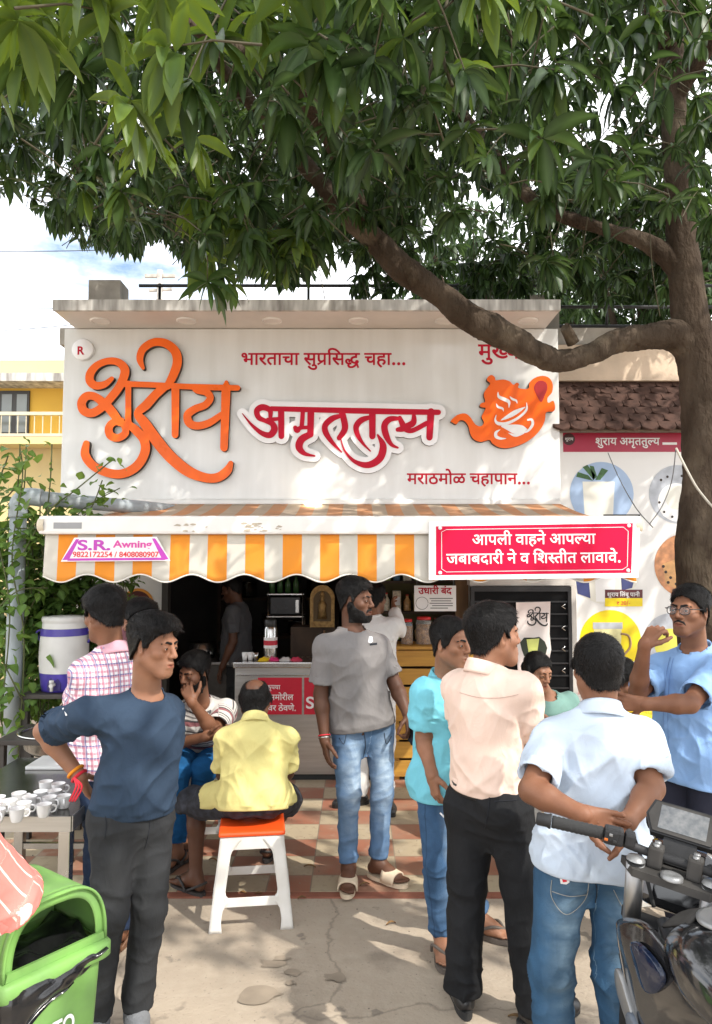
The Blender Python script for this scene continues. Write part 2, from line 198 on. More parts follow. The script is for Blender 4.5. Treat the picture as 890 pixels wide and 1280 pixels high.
# ------------------------------------------------------------ lettering
GLY = {"49":[[174,632,198,631,220,627,240,622,258,613,276,601,291,586,302,572,312,554,320,533,327,508,331,475,332,437,332,321,533,321,533,551,402,551,402,622,717,622,717,551,614,551,614,0,533,0,533,250,332,250,332,213,330,193,325,177,318,166,307,158,296,153,283,151,270,152,257,157,243,164,229,173,216,183,204,196,193,209,183,223,175,237,169,251,165,265,164,278,165,289,170,300,178,308,189,315,204,320,224,321,253,321,253,426,252,455,251,479,248,498,244,513,239,527,232,538,216,555,195,565,169,568,153,567,139,562,128,555,120,546,116,534,114,521,117,504,125,489,138,478,157,469,184,463,218,460,210,389,164,396,123,408,90,426,66,449,51,481,46,520,50,555,63,584,84,606,111,620,141,629]],"66":[[170,551,170,0,89,0,89,551,0,551,0,622,273,622,273,551]],"52":[[395,42,341,-12,303,20,265,54,230,87,197,119,166,151,138,181,113,209,92,234,75,256,62,275,52,292,46,305,43,317,41,329,40,340,42,352,47,365,55,376,67,385,84,391,104,393,120,392,135,388,148,382,159,373,171,362,181,349,204,363,224,380,238,399,248,420,254,443,256,468,255,483,254,499,251,514,247,528,243,540,239,551,0,551,0,622,424,622,424,551,320,551,329,525,334,494,336,458,334,424,326,392,314,365,298,341,277,319,254,300,228,284,198,268,167,254,198,219,234,183,272,146,311,111,353,75]],"40":[[481,551,481,0,400,0,400,328,291,328,254,327,223,325,200,322,181,317,164,309,150,299,137,284,129,263,126,237,130,205,143,173,163,142,191,111,228,76,271,40,217,-12,187,14,158,42,132,68,107,95,86,123,68,151,56,180,48,211,45,242,46,264,51,286,58,305,68,322,80,338,93,351,113,366,137,378,163,388,193,394,230,398,272,399,400,399,400,551,0,551,0,622,584,622,584,551]],"30":[[649,551,545,551,545,0,465,0,465,165,447,154,426,143,403,133,378,125,348,120,317,118,269,123,226,137,190,161,163,192,146,231,141,275,142,294,147,312,154,330,162,345,173,359,185,371,38,369,38,441,331,441,343,441,355,441,367,440,377,440,385,440,389,440,382,370,350,370,314,367,282,359,256,346,237,327,225,303,221,274,224,248,234,226,250,210,270,198,293,190,317,188,348,190,377,198,402,210,425,225,446,242,465,260,465,551,0,551,0,622,649,622]],"3":[],"60":[[587,551,587,0,506,0,506,266,487,261,467,257,448,254,428,252,405,251,380,251,352,252,322,254,292,258,262,264,235,270,212,277,198,269,183,260,167,253,196,218,228,182,264,146,301,110,340,75,380,42,326,-12,290,20,254,54,220,87,189,119,159,151,133,181,110,209,89,234,73,256,60,275,51,292,46,305,42,317,41,329,40,340,42,352,47,365,55,376,67,385,84,391,104,393,120,392,135,388,148,382,159,373,171,362,181,350,193,364,203,380,210,398,214,418,216,438,217,458,217,477,215,496,212,512,209,527,205,540,201,551,0,551,0,622,691,622,691,551],[369,322,394,322,418,324,440,326,461,329,484,334,506,339,506,551,281,551,285,539,289,526,293,511,296,495,297,477,298,458,297,431,294,407,288,385,281,366,272,348,262,333,297,327,333,323]],"69":[[-248,-12,-212,1,-174,8,-136,11,-90,7,-51,-6,-20,-28,3,-56,17,-90,22,-129,17,-167,1,-201,-24,-229,-59,-250,-105,-264,-157,-268,-218,-263,-275,-247,-324,-222,-370,-188,-414,-147,-455,-100,-394,-57,-369,-87,-344,-114,-320,-136,-296,-155,-271,-170,-246,-182,-218,-189,-188,-194,-157,-196,-99,-188,-63,-163,-51,-122,-54,-102,-62,-85,-76,-73,-92,-64,-111,-59,-131,-57,-148,-58,-165,-59,-180,-62,-194,-67,-208,-72,-222,-79]],"274":[[45,53,214,153,181,161,152,175,128,194,113,213,100,234,91,258,84,285,80,319,79,358,79,551,0,551,0,622,583,622,583,551,479,551,479,0,398,0,398,193,92,-13],[398,551,160,551,160,369,160,344,161,322,163,304,165,289,169,276,172,266,177,256,183,248,190,240,208,227,232,220,262,217,287,219,313,226,337,236,360,249,380,264,398,280]],"67":[[89,551,0,551,0,622,80,622,73,637,66,653,60,669,56,686,54,705,53,724,59,772,79,815,111,849,154,875,206,891,266,896,356,888,441,862,516,820,585,763,649,694,704,615,620,615,516,730,401,801,283,824,240,821,203,811,174,794,152,773,138,745,134,714,135,695,138,677,144,662,150,647,157,634,165,622,273,622,273,551,170,551,170,0,89,0]],"531":[[757,-138,688,-166,631,-8,609,-34,585,-60,558,-84,529,-106,497,-126,463,-142,427,-154,387,-162,345,-164,290,-160,243,-147,207,-126,181,-99,164,-66,159,-30,160,-19,161,-7,164,4,169,16,174,27,181,38,143,51,108,68,80,89,58,115,44,148,40,185,44,220,57,253,78,280,106,300,140,313,177,317,208,314,237,305,260,290,279,271,290,248,294,221,293,208,290,194,286,179,279,164,269,150,257,138,198,176,209,188,216,201,218,215,217,224,214,233,209,242,201,248,190,253,175,254,159,252,144,245,131,233,121,218,114,200,112,181,114,161,121,144,131,131,145,120,161,111,180,104,199,99,220,95,241,93,262,100,287,105,312,106,319,106,326,106,333,106,340,105,346,105,351,104,345,36,342,37,338,37,334,37,330,37,326,37,323,37,299,35,277,30,260,20,248,8,240,-7,238,-25,241,-46,251,-64,266,-78,287,-87,311,-93,338,-95,390,-90,439,-74,483,-48,524,-15,563,26,599,72,593,71,586,71,580,70,574,69,569,69,565,69,537,70,508,74,480,80,452,88,424,99,400,114,377,131,357,152,340,176,328,204,320,236,318,272,320,300,325,325,333,348,344,367,358,385,373,401,396,418,424,433,454,443,487,450,524,455,562,456,566,456,566,551,0,551,0,622,806,622,806,551,647,551,647,385,599,385,563,384,530,382,504,378,482,372,462,365,445,355,432,344,420,331,410,317,404,301,399,282,398,262,402,229,416,199,438,174,469,155,511,144,562,140,564,140,567,140,570,140,574,140,578,140,582,141,581,147,580,153,579,160,578,165,578,171,578,176,580,197,587,214,598,226,613,233,628,238,645,240,671,237,693,229,710,216,722,199,730,181,732,162,730,142,725,125,716,112,703,100,689,91,672,83]],"61":[[321,69,343,77,363,87,380,98,393,111,400,128,403,148,400,171,390,192,374,208,351,219,319,227,280,229,238,226,202,216,174,200,154,180,142,154,138,124,139,104,143,83,150,64,160,44,176,22,196,0,224,-26,260,-56,302,-89,248,-142,192,-96,145,-51,108,-9,80,34,63,81,58,130,60,154,65,177,74,198,85,216,99,233,115,248,103,261,92,276,82,292,75,310,70,330,69,352,70,370,73,386,79,400,86,412,96,424,106,433,122,443,140,452,158,458,179,462,203,464,229,465,361,465,361,551,0,551,0,622,546,622,546,551,442,551,442,394,230,394,212,394,197,393,186,391,178,389,170,385,164,381,156,372,151,360,149,347,150,334,153,322,159,312,166,302,174,292,183,284,215,293,249,298,284,300,327,298,365,291,396,279,423,264,444,245,460,224,472,202,479,178,481,153,477,117,466,84,447,57,421,34,388,16,348,2]],"801":[[72,54,74,76,80,94,90,106,103,114,117,119,133,121,149,119,164,114,178,106,188,94,194,76,196,54,194,32,188,15,178,2,164,-7,149,-12,133,-14,117,-12,103,-7,90,2,80,15,74,32]],"50":[[509,551,509,0,428,0,428,250,207,250,207,213,205,193,200,177,192,166,182,158,171,153,159,151,146,152,133,157,119,164,105,173,92,183,80,196,69,209,59,223,50,237,44,251,40,265,39,278,40,289,45,300,52,308,64,315,80,320,100,321,126,321,126,551,0,551,0,622,612,622,612,551],[428,551,207,551,207,321,428,321]],"184":[[700,74,672,58,641,42,610,28,575,16,534,9,488,7,418,13,348,31,282,60,217,104,150,164,85,239,69,261,56,280,48,296,44,311,41,325,40,338,42,351,47,364,55,376,67,385,84,391,104,393,120,392,135,388,148,382,159,373,171,362,181,350,193,364,203,380,210,398,214,418,216,438,217,458,215,491,210,523,201,551,0,551,0,622,663,622,663,551,282,551,286,539,290,525,294,510,296,494,298,476,298,458,294,408,282,363,263,328,237,299,204,273,166,253,213,202,263,158,314,124,367,99,427,84,490,79,523,81,555,85,585,93,614,104,645,120,676,140],[673,215,653,201,631,189,606,178,579,171,551,166,521,164,491,166,462,173,436,184,413,198,393,217,378,238,366,262,358,290,356,319,361,364,378,402,404,432,439,455,482,469,531,473,543,473,558,472,575,470,591,469,605,466,616,463,610,394,600,397,588,399,576,401,564,403,552,404,540,404,511,402,485,394,464,382,449,365,440,343,437,316,440,290,449,268,464,252,484,241,508,234,534,232,556,234,578,239,598,246,616,257,633,268,648,280]],"51":[[595,622,595,551,491,551,491,0,410,0,410,179,390,168,368,156,343,146,316,139,285,134,253,132,197,139,148,159,108,192,75,237,52,291,38,353,75,363,107,375,130,390,147,407,157,430,160,457,159,475,155,493,148,509,141,524,132,538,123,551,0,551,0,622],[129,301,143,271,161,246,180,228,202,214,229,206,259,203,291,205,320,212,346,224,369,239,391,256,410,274,410,551,211,551,227,516,237,480,240,445,228,382,190,333]],"36":[[600,551,371,551,371,414,420,391,462,362,495,328,519,288,534,244,539,198,535,155,524,116,506,84,482,58,452,37,418,20,381,9,339,2,297,0,227,6,165,25,115,56,77,99,54,153,46,216,50,258,61,296,80,328,105,356,135,379,170,397,207,410,247,417,287,420,290,420,290,551,0,551,0,622,600,622],[293,72,337,75,377,86,411,102,437,127,453,160,458,200,455,231,445,260,429,286,407,310,378,332,343,349,308,349,262,346,221,336,187,321,170,309,155,294,142,276,133,257,128,234,126,210,131,168,147,132,174,106,208,87,248,76]],"79":[[170,551,170,0,89,0,89,551,0,551,0,622,273,622,273,551],[90,615,76,663,62,706,48,740,34,767,19,789,3,804,-14,814,-35,821,-56,823,-70,823,-83,821,-95,818,-106,815,-116,812,-126,809,-150,882,-123,890,-92,894,-59,896,-25,893,7,885,34,870,60,850,84,820,106,784,126,738,146,681,165,615]],"55":[[0,551,0,622,775,622,775,551,594,551,594,432,626,419,656,398,680,370,699,337,710,296,714,250,712,216,704,184,692,154,676,128,656,106,632,88,604,75,572,67,538,64,504,66,472,74,444,86,418,101,391,121,365,143,344,116,321,95,298,80,272,71,245,66,216,64,186,66,157,74,130,86,107,102,86,124,69,149,56,179,49,214,46,252,48,287,56,321,68,350,85,376,107,398,131,416,159,428,190,436,222,439,256,437,288,429,316,418,342,402,368,382,394,360,411,383,430,402,449,416,469,426,491,433,513,437,513,551],[404,214,403,210,401,206,399,203,421,183,442,166,462,152,483,143,505,137,528,135,555,138,580,147,602,162,619,184,630,215,633,252,630,290,621,321,606,342,586,356,564,365,541,368,517,365,495,356,476,342,459,321,442,294,426,262],[127,250,130,213,139,183,154,162,173,147,195,138,218,135,242,138,264,147,283,162,300,182,317,208,333,240,355,289,357,293,359,296,360,299,339,319,317,336,297,350,277,360,255,366,232,368,205,365,180,355,158,340,141,318,130,287]],"46":[[479,551,479,0,398,0,398,191,378,179,357,168,335,159,311,152,284,147,254,146,228,147,204,152,182,160,161,169,143,181,128,194,113,213,100,234,91,258,84,285,80,319,79,358,79,551,0,551,0,622,583,622,583,551],[398,551,160,551,160,369,160,344,161,322,163,304,165,289,169,276,172,266,177,256,183,248,190,240,208,227,233,220,263,217,289,219,314,226,338,236,360,249,380,264,398,280]],"44":[[0,622,569,622,569,551,466,551,466,0,385,0,385,298,204,298,204,244,202,227,198,213,190,202,180,194,167,190,153,188,137,190,119,197,102,209,85,224,69,241,56,260,46,280,39,299,37,318,38,332,43,345,50,355,62,363,78,367,98,369,385,369,385,551,0,551]],"10":[[470,218,465,176,450,140,424,114,392,95,354,84,312,80,257,87,205,109,159,144,115,195,71,267,29,356,100,382,129,317,161,260,193,214,227,181,265,160,305,153,329,155,350,161,367,170,380,184,388,204,391,227,389,251,382,273,370,293,356,312,338,330,318,347,300,344,280,342,260,341,255,411,296,414,328,423,352,435,367,451,377,471,380,494,377,516,369,533,356,546,340,555,322,560,302,562,278,561,256,558,235,552,215,545,193,535,171,525,146,594,165,603,186,612,210,620,237,627,267,631,298,632,346,628,386,614,418,593,440,565,454,532,459,495,452,447,429,407,392,375,399,368,406,362,412,355,437,352,462,351,486,350,506,350,526,351,543,353,560,355,577,359,594,363,594,551,521,551,521,622,1038,622,1038,551,934,551,934,0,853,0,853,551,675,551,675,0,594,0,594,290,578,286,562,284,547,282,531,280,515,279,498,279,486,279,471,280,455,282,463,262,468,240]],"54":[[0,551,0,622,693,622,693,551,589,551,589,0,508,0,508,355,504,356,499,356,494,356,478,355,461,351,445,344,429,334,412,319,397,300,382,276,368,245,356,208,279,232,288,261,299,289,311,313,295,324,279,334,263,342,247,348,228,352,209,353,185,350,164,343,148,330,136,313,128,293,126,271,128,246,136,222,148,198,164,175,185,151,210,126,239,100,273,71,309,40,255,-12,218,21,182,53,149,84,119,114,94,145,73,176,58,207,48,241,45,275,48,308,56,337,70,362,87,382,108,398,131,410,155,419,180,424,204,426,232,424,260,419,284,412,308,401,332,386,354,370,395,401,445,420,499,426,502,426,505,426,508,426,508,551]],"68":[[-185,615,-195,638,-204,661,-211,682,-216,703,-219,726,-220,748,-215,788,-201,825,-178,854,-147,877,-107,891,-61,896,-24,893,10,883,39,868,64,845,88,815,108,778,127,735,146,681,163,622,273,622,273,551,170,551,170,0,89,0,89,551,0,551,0,622,87,622,68,685,48,737,28,776,6,803,-23,820,-57,825,-81,822,-102,814,-118,800,-130,782,-137,759,-139,733,-138,711,-135,690,-129,672,-122,653,-114,634,-105,615]],"57":[[571,551,467,551,467,0,387,0,387,165,369,154,347,142,324,132,297,125,266,120,233,118,199,120,166,127,137,139,111,155,89,175,70,198,57,224,49,254,46,286,52,338,72,383,104,418,145,443,197,459,255,464,264,464,275,463,288,462,300,461,313,460,326,459,337,458,346,456,354,454,349,381,336,384,321,386,306,388,290,390,274,391,259,391,221,388,188,379,162,364,143,344,131,317,127,287,130,256,141,231,158,212,181,199,207,191,235,188,268,190,298,198,324,210,348,226,369,243,387,260,387,551,0,551,0,622,571,622]],"75":[[-169,615,-183,663,-197,706,-210,740,-225,767,-240,789,-256,804,-273,814,-294,821,-315,823,-329,823,-342,821,-354,818,-365,815,-375,812,-385,809,-409,882,-382,890,-351,894,-318,896,-284,893,-252,885,-224,870,-199,850,-175,820,-154,784,-133,738,-113,681,-94,615]],"210":[[0,622,515,622,515,551,0,551],[537,349,523,353,509,355,494,356,478,355,461,351,445,344,429,334,412,319,397,300,382,276,368,245,356,208,279,232,288,261,299,289,311,313,296,324,280,334,264,342,247,348,228,352,209,353,185,350,164,343,148,330,136,313,128,293,126,271,128,246,136,222,148,198,164,175,185,151,210,126,239,100,273,71,309,40,255,-12,218,21,182,53,149,84,119,114,94,145,73,176,58,207,48,241,45,275,48,308,56,337,70,362,87,382,108,398,130,410,155,419,180,424,204,426,232,424,260,419,284,412,308,401,332,386,354,370,396,401,446,420,500,426,509,426,519,425,530,424,539,422,548,420,556,417]],"32":[[653,551,653,0,572,0,572,370,435,370,411,370,391,371,378,373,400,352,420,328,436,303,448,276,456,247,458,218,456,189,449,163,438,141,423,122,404,107,384,95,361,87,336,82,310,80,276,83,241,94,209,110,178,135,146,169,117,212,88,263,59,328,31,401,102,426,133,345,165,275,198,222,232,184,269,161,306,153,326,155,344,161,358,170,370,184,377,203,379,227,376,255,365,284,348,310,327,335,301,357,273,377,302,441,572,441,572,551,0,551,0,622,757,622,757,551]],"48":[[585,551,482,551,482,0,401,0,401,165,382,154,360,142,336,132,308,125,276,120,241,118,205,120,171,127,140,139,113,155,90,175,71,198,57,224,49,254,46,286,53,338,73,383,106,418,151,443,204,459,265,464,275,464,286,463,299,462,312,461,326,460,338,459,350,458,361,456,369,454,363,385,349,388,334,390,318,392,302,394,284,395,268,395,255,395,242,394,230,392,365,224,377,234,390,245,401,256,401,551,0,551,0,622,585,622],[127,287,131,256,142,229,160,210,184,195,212,187,242,184,254,184,265,185,276,187,287,189,298,192,308,195,168,370,145,349,131,320]],"42":[[413,-58,399,-35,386,-12,373,11,361,33,351,54,342,73,334,72,325,71,316,70,307,69,297,68,287,68,259,69,230,73,202,78,175,87,149,98,124,112,103,130,83,151,68,176,56,203,48,236,46,272,48,300,53,325,62,348,73,367,87,385,102,401,125,418,153,433,183,443,216,450,252,455,290,456,295,456,295,551,0,551,0,622,534,622,534,551,376,551,376,385,327,385,291,384,259,382,234,378,211,372,191,365,173,355,160,344,148,331,138,317,132,301,127,282,126,262,130,229,144,199,166,174,196,155,238,144,287,140,291,140,295,140,299,140,303,140,307,140,312,141,309,154,307,166,306,176,308,197,315,214,327,226,341,233,357,238,373,240,399,237,421,229,438,216,451,199,459,181,461,162,459,142,454,126,446,112,436,102,424,93,410,86,418,70,428,53,438,36,450,19,464,-2,480,-24]],"58":[[122,189,100,191,80,197,64,206,51,220,43,236,40,255,42,273,48,288,58,299,71,307,87,312,104,314,116,313,129,311,142,306,156,300,172,289,191,276,222,290,250,310,273,335,291,366,302,402,305,443,302,478,292,508,276,532,254,551,228,562,199,566,180,565,165,560,153,552,145,543,140,530,138,516,139,506,142,495,148,484,156,473,169,463,186,454,207,447,236,442,270,440,253,370,196,378,148,394,112,418,87,447,71,481,66,517,70,549,82,577,102,600,128,618,163,629,204,632,234,630,264,622,292,610,317,594,340,572,358,546,373,516,381,480,384,440,380,396,369,352,350,312,324,277,291,246,254,221,283,194,313,165,341,134,368,104,392,72,414,43,350,-1,317,44,286,84,258,118,231,146,204,172,179,194,161,191,141,190],[591,551,591,0,510,0,510,551,421,551,421,622,695,622,695,551]],"215":[[369,322,389,322,408,323,425,324,442,326,460,329,478,332,486,260,469,257,452,255,435,253,418,252,399,251,380,251,352,252,322,254,292,258,262,264,235,270,212,277,198,269,183,260,167,253,196,218,228,182,264,146,301,110,340,75,380,42,326,-12,290,20,254,54,220,87,189,119,159,151,133,181,110,209,89,234,73,256,60,275,51,292,46,305,42,317,41,329,40,340,42,352,47,365,55,376,67,385,84,391,104,393,120,392,135,388,148,382,159,373,171,362,181,350,193,364,203,380,210,398,214,418,216,438,217,458,217,477,215,496,212,512,209,527,205,540,201,551,0,551,0,622,403,622,403,551,281,551,285,539,289,526,293,511,296,495,297,477,298,458,297,431,294,407,288,385,281,366,272,348,262,333,297,327,333,323]],"9":[[470,218,465,176,450,140,424,114,392,95,354,84,312,80,257,87,205,109,159,144,115,195,71,267,29,356,100,382,129,317,161,260,193,214,227,181,265,160,305,153,329,155,350,161,367,170,380,184,388,204,391,227,389,251,382,273,370,293,356,312,338,330,318,347,300,344,280,342,260,341,255,411,296,414,328,423,352,435,367,451,377,471,380,494,377,516,369,533,356,546,340,555,322,560,302,562,278,561,256,558,235,552,215,545,193,535,171,525,146,594,165,603,186,612,210,620,237,627,267,631,298,632,346,628,386,614,418,593,440,565,454,532,459,495,452,447,429,407,392,375,399,368,406,362,412,355,437,352,462,351,486,350,506,350,526,351,543,353,560,355,577,359,594,363,594,551,521,551,521,622,779,622,779,551,675,551,675,0,594,0,594,290,578,286,562,284,547,282,531,280,515,279,498,279,486,279,471,280,455,282,463,262,468,240]],"71":[[27,-233,10,-241,-10,-250,-32,-257,-54,-263,-80,-267,-106,-268,-152,-264,-192,-250,-224,-228,-247,-200,-261,-165,-266,-126,-261,-91,-246,-57,-222,-28,-187,-5,-142,11,-89,18,-82,-48,-117,-54,-145,-64,-166,-77,-180,-93,-189,-111,-192,-132,-189,-152,-181,-169,-167,-182,-150,-190,-131,-195,-111,-197,-91,-196,-72,-194,-56,-190,-39,-183,-19,-175,2,-164]],"6":[[-185,772,-183,787,-178,801,-168,813,-157,822,-144,828,-130,830,-116,828,-102,822,-91,813,-82,801,-77,787,-75,772,-77,757,-82,743,-91,731,-102,722,-116,716,-130,714,-144,716,-157,722,-168,731,-178,743,-183,757]],"70":[[-63,-245,-80,-251,-98,-257,-116,-262,-135,-265,-154,-267,-173,-268,-219,-264,-259,-250,-290,-228,-314,-200,-328,-165,-333,-126,-328,-90,-312,-57,-287,-29,-253,-7,-211,7,-162,11,-115,8,-70,-2,-31,-17,5,-37,38,-62,68,-90,95,-121,122,-155,145,-189,83,-228,47,-177,10,-134,-27,-101,-66,-77,-110,-62,-156,-57,-187,-59,-213,-66,-233,-76,-247,-91,-256,-108,-259,-128,-256,-151,-248,-169,-234,-181,-217,-189,-198,-194,-178,-196,-161,-195,-145,-194,-130,-190,-116,-186,-102,-181,-88,-175]],"13":[[0,622,563,622,563,551,453,551,471,524,482,495,485,464,476,409,450,363,406,328,429,306,451,280,470,254,486,224,496,189,499,152,497,121,489,92,476,68,460,47,439,30,415,17,388,8,359,2,328,0,291,3,254,14,220,30,186,55,152,89,120,130,90,180,58,243,29,313,100,338,119,289,140,242,162,200,184,164,209,132,234,108,261,89,290,78,320,74,345,76,368,82,388,92,402,108,411,131,414,160,412,186,404,212,392,236,375,258,353,280,329,301,309,298,287,295,264,294,259,364,304,368,341,377,368,390,388,409,400,433,404,463,402,482,397,500,389,516,378,529,365,541,351,551,0,551]],"43":[[630,551,526,551,526,0,445,0,445,150,424,138,401,126,378,116,351,109,319,104,283,103,235,107,193,121,158,144,132,173,116,210,111,251,112,269,115,286,120,303,127,319,137,334,148,348,119,362,93,380,72,402,55,427,45,458,42,493,46,530,60,564,83,592,112,614,148,628,187,632,220,629,250,619,276,604,295,584,307,559,311,531,307,501,293,471,271,443,210,482,217,489,222,496,226,504,228,511,230,519,230,526,229,536,226,545,220,554,212,562,199,567,184,568,166,566,150,558,136,546,125,530,118,511,116,489,118,469,123,452,132,438,143,426,156,416,172,409,188,404,205,400,223,397,243,401,265,404,288,405,296,405,304,405,312,404,321,403,328,403,333,402,326,332,322,333,317,333,312,333,306,333,302,333,298,333,267,331,241,324,220,312,204,297,194,277,191,254,194,229,204,208,220,193,240,182,265,175,292,173,325,175,356,183,382,194,405,210,427,227,445,245,445,551,383,551,383,622,630,622]],"25":[[777,551,452,551,452,349,486,377,526,394,569,399,609,394,645,380,675,358,698,326,712,286,716,239,714,208,709,175,701,141,689,107,672,72,651,39,579,80,595,102,608,127,620,154,629,182,634,210,636,237,634,265,627,289,616,307,602,320,583,327,562,330,526,322,489,298,452,258,452,0,371,0,371,174,354,161,334,148,312,136,286,126,257,120,226,118,196,120,165,127,138,137,112,152,89,171,71,194,57,222,49,254,46,290,52,339,71,382,101,417,141,443,190,459,244,464,260,464,277,462,296,460,313,458,328,456,339,454,333,381,322,384,308,386,292,388,277,390,262,391,249,391,214,388,183,379,159,365,141,346,130,321,127,292,130,260,141,233,158,214,179,199,203,191,228,188,256,190,283,197,306,209,329,224,351,241,371,260,371,551,0,551,0,622,777,622]],"39":[[634,551,634,0,553,0,553,551,420,551,420,321,419,295,416,271,412,250,405,232,396,214,385,198,370,183,351,170,331,160,308,152,280,147,251,146,195,152,148,172,114,205,104,221,95,241,88,263,83,288,80,318,79,352,79,551,0,551,0,622,737,622,737,551],[249,217,280,220,304,231,321,249,327,261,332,274,336,288,337,305,339,327,339,353,339,551,160,551,160,353,160,329,162,308,164,291,167,276,172,263,178,251,186,241,195,233,206,226,218,221,232,218]],"841":[[72,474,268,474,261,496,250,515,235,529,224,536,211,542,198,546,182,549,161,550,138,551,72,551,72,622,494,622,494,551,306,551,317,542,326,531,334,519,341,505,346,490,350,474,494,474,494,402,351,402,341,363,324,328,300,300,268,276,225,259,174,248,385,0,283,0,72,247,82,318,126,318,156,319,181,321,200,326,216,331,229,339,241,348,253,363,263,381,269,402,72,402]],"805":[[47,76,218,262,249,296,277,328,302,357,323,385,341,413,355,440,365,468,372,499,374,530,371,565,360,595,342,618,319,635,291,646,259,649,230,647,201,640,176,630,151,616,127,600,104,582,54,640,81,662,112,682,144,700,180,713,219,721,260,724,318,718,368,701,409,673,439,635,458,588,464,533,462,497,454,462,442,429,426,397,405,364,382,332,355,300,325,265,293,231,156,85,156,81,492,81,492,0,47,0]],"803":[[275,-10,206,1,147,34,104,88,73,160,54,252,48,358,50,431,58,498,70,556,88,606,113,649,143,682,179,705,224,720,275,725,345,714,404,682,448,628,479,556,498,464,504,358,502,286,494,218,482,160,464,110,439,67,408,34,372,10,326,-5],[275,66,320,74,356,98,382,138,400,194,411,269,414,358,411,446,400,521,382,576,356,616,320,641,275,649,230,641,194,616,169,576,152,521,141,446,138,358,141,270,152,195,169,139,194,99,230,74]],"802":[[305,833,387,833,125,-166,42,-166]],"800":[[49,338,291,338,291,256,49,256]],"27":[[208,551,208,234,207,218,202,204,196,193,186,185,174,180,160,178,143,180,124,187,106,199,89,214,73,231,60,250,50,270,43,289,41,308,42,322,47,335,54,345,66,353,82,357,102,359,127,359,127,551,0,551,0,622,578,622,578,551,474,551,474,0,393,0,393,551]]}
TXT = {"tag1":[[[49,0],[66,703],[52,962],[40,1371],[66,1941],[30,2200],[66,2834],[3,3093],[60,3353],[69,4029],[274,4029],[67,4597],[60,4856],[531,5532],[3,6323],[30,6583],[61,7217],[66,7748],[801,8007],[801,8275],[801,8543]],8811],"main":[[[50,0],[69,598],[184,598],[51,1246]],1826],"tag2":[[[50,0],[52,598],[66,1007],[36,1266],[50,1851],[79,2449],[55,2708],[3,3468],[30,3728],[61,4362],[66,4893],[46,5152],[66,5720],[44,5979],[801,6534],[801,6802],[801,7070]],7338],"b1":[[[10,0],[46,1023],[54,1591],[68,2269],[3,2528],[57,2788],[66,3344],[61,3603],[44,4134],[75,4689],[3,4689],[10,4949],[46,5972],[210,6540],[51,7040],[66,7620]],7879],"b2":[[[32,0],[48,742],[66,1313],[48,1572],[42,2143],[66,2663],[52,2922],[68,3331],[3,3590],[44,3850],[75,4405],[3,4405],[57,4665],[3,5221],[67,5481],[58,5740],[215,6420],[40,6809],[68,7379],[40,7638],[3,8208],[54,8468],[66,9146],[57,9405],[66,9961],[57,10220],[75,10776],[801,10776]],11044],"name":[[[58,0],[69,680],[52,680],[66,1089],[51,1348],[3,1928],[9,2188],[50,2952],[71,3550],[40,3550],[40,4120],[69,4690],[210,4690],[51,5190]],5770],"lime":[[[58,0],[69,680],[52,680],[66,1089],[51,1348],[3,1928],[67,2188],[54,2447],[6,3125],[48,3125],[70,3696],[3,3696],[46,3956],[66,4524],[44,4783],[68,5338]],5597],"credit":[[[13,0],[43,548],[66,1163],[52,1422],[68,1831],[3,2090],[48,2350],[6,2921],[42,2921]],3441],"k1":[[[25,0],[71,762],[46,762],[51,1330],[66,1910]],2169],"k2":[[[60,0],[50,676],[79,1274],[52,1533],[68,1942],[54,2201]],2879],"k3":[[[57,0],[52,556],[3,965],[36,1225],[75,1810],[57,1810],[39,2366],[75,3089],[801,3089]],3357],"price":[[[841,0],[3,551],[805,811],[803,1362],[802,1913],[800,2342]],2682],"milk":[[[58,0],[69,680],[52,680],[66,1089],[51,1348],[3,1928],[27,2188],[69,2751],[54,2751],[66,3429],[48,3688],[3,4259],[42,4519],[70,5039],[43,5039]],5654],"ray":[[[58,0],[69,680],[52,680],[66,1089],[51,1348]],1928]}
def _curve_mesh(contours, extrude, offset):
    cu = bpy.data.curves.new('c', 'CURVE'); cu.dimensions = '2D'; cu.fill_mode = 'BOTH'; cu.extrude = extrude; cu.offset = offset
    for c in contours:
        sp = cu.splines.new('POLY'); sp.points.add(len(c)-1)
        for p, q in zip(sp.points, c): p.co = (q[0], q[1], 0, 1)
        sp.use_cyclic_u = True
    o = bpy.data.objects.new('c', cu); me = bpy.data.meshes.new_from_object(o); bpy.data.objects.remove(o); bpy.data.curves.remove(cu); return me
def frame(loc, right=(1, 0, 0), up=(0, 0, 1)):
    r, u = Vector(right).normalized(), Vector(up).normalized(); n = r.cross(u); m = Matrix((r, u, n)).transposed().to_4x4(); m.translation = Vector(loc); return m
def join_meshes(L):
    bm = bmesh.new()
    for me in L: bm.from_mesh(me); bpy.data.meshes.remove(me)
    me = bpy.data.meshes.new('m'); bm.to_mesh(me); bm.free(); return me
def unit2(v): return v/(np.linalg.norm(v, axis=1)[:, None]+1e-9)
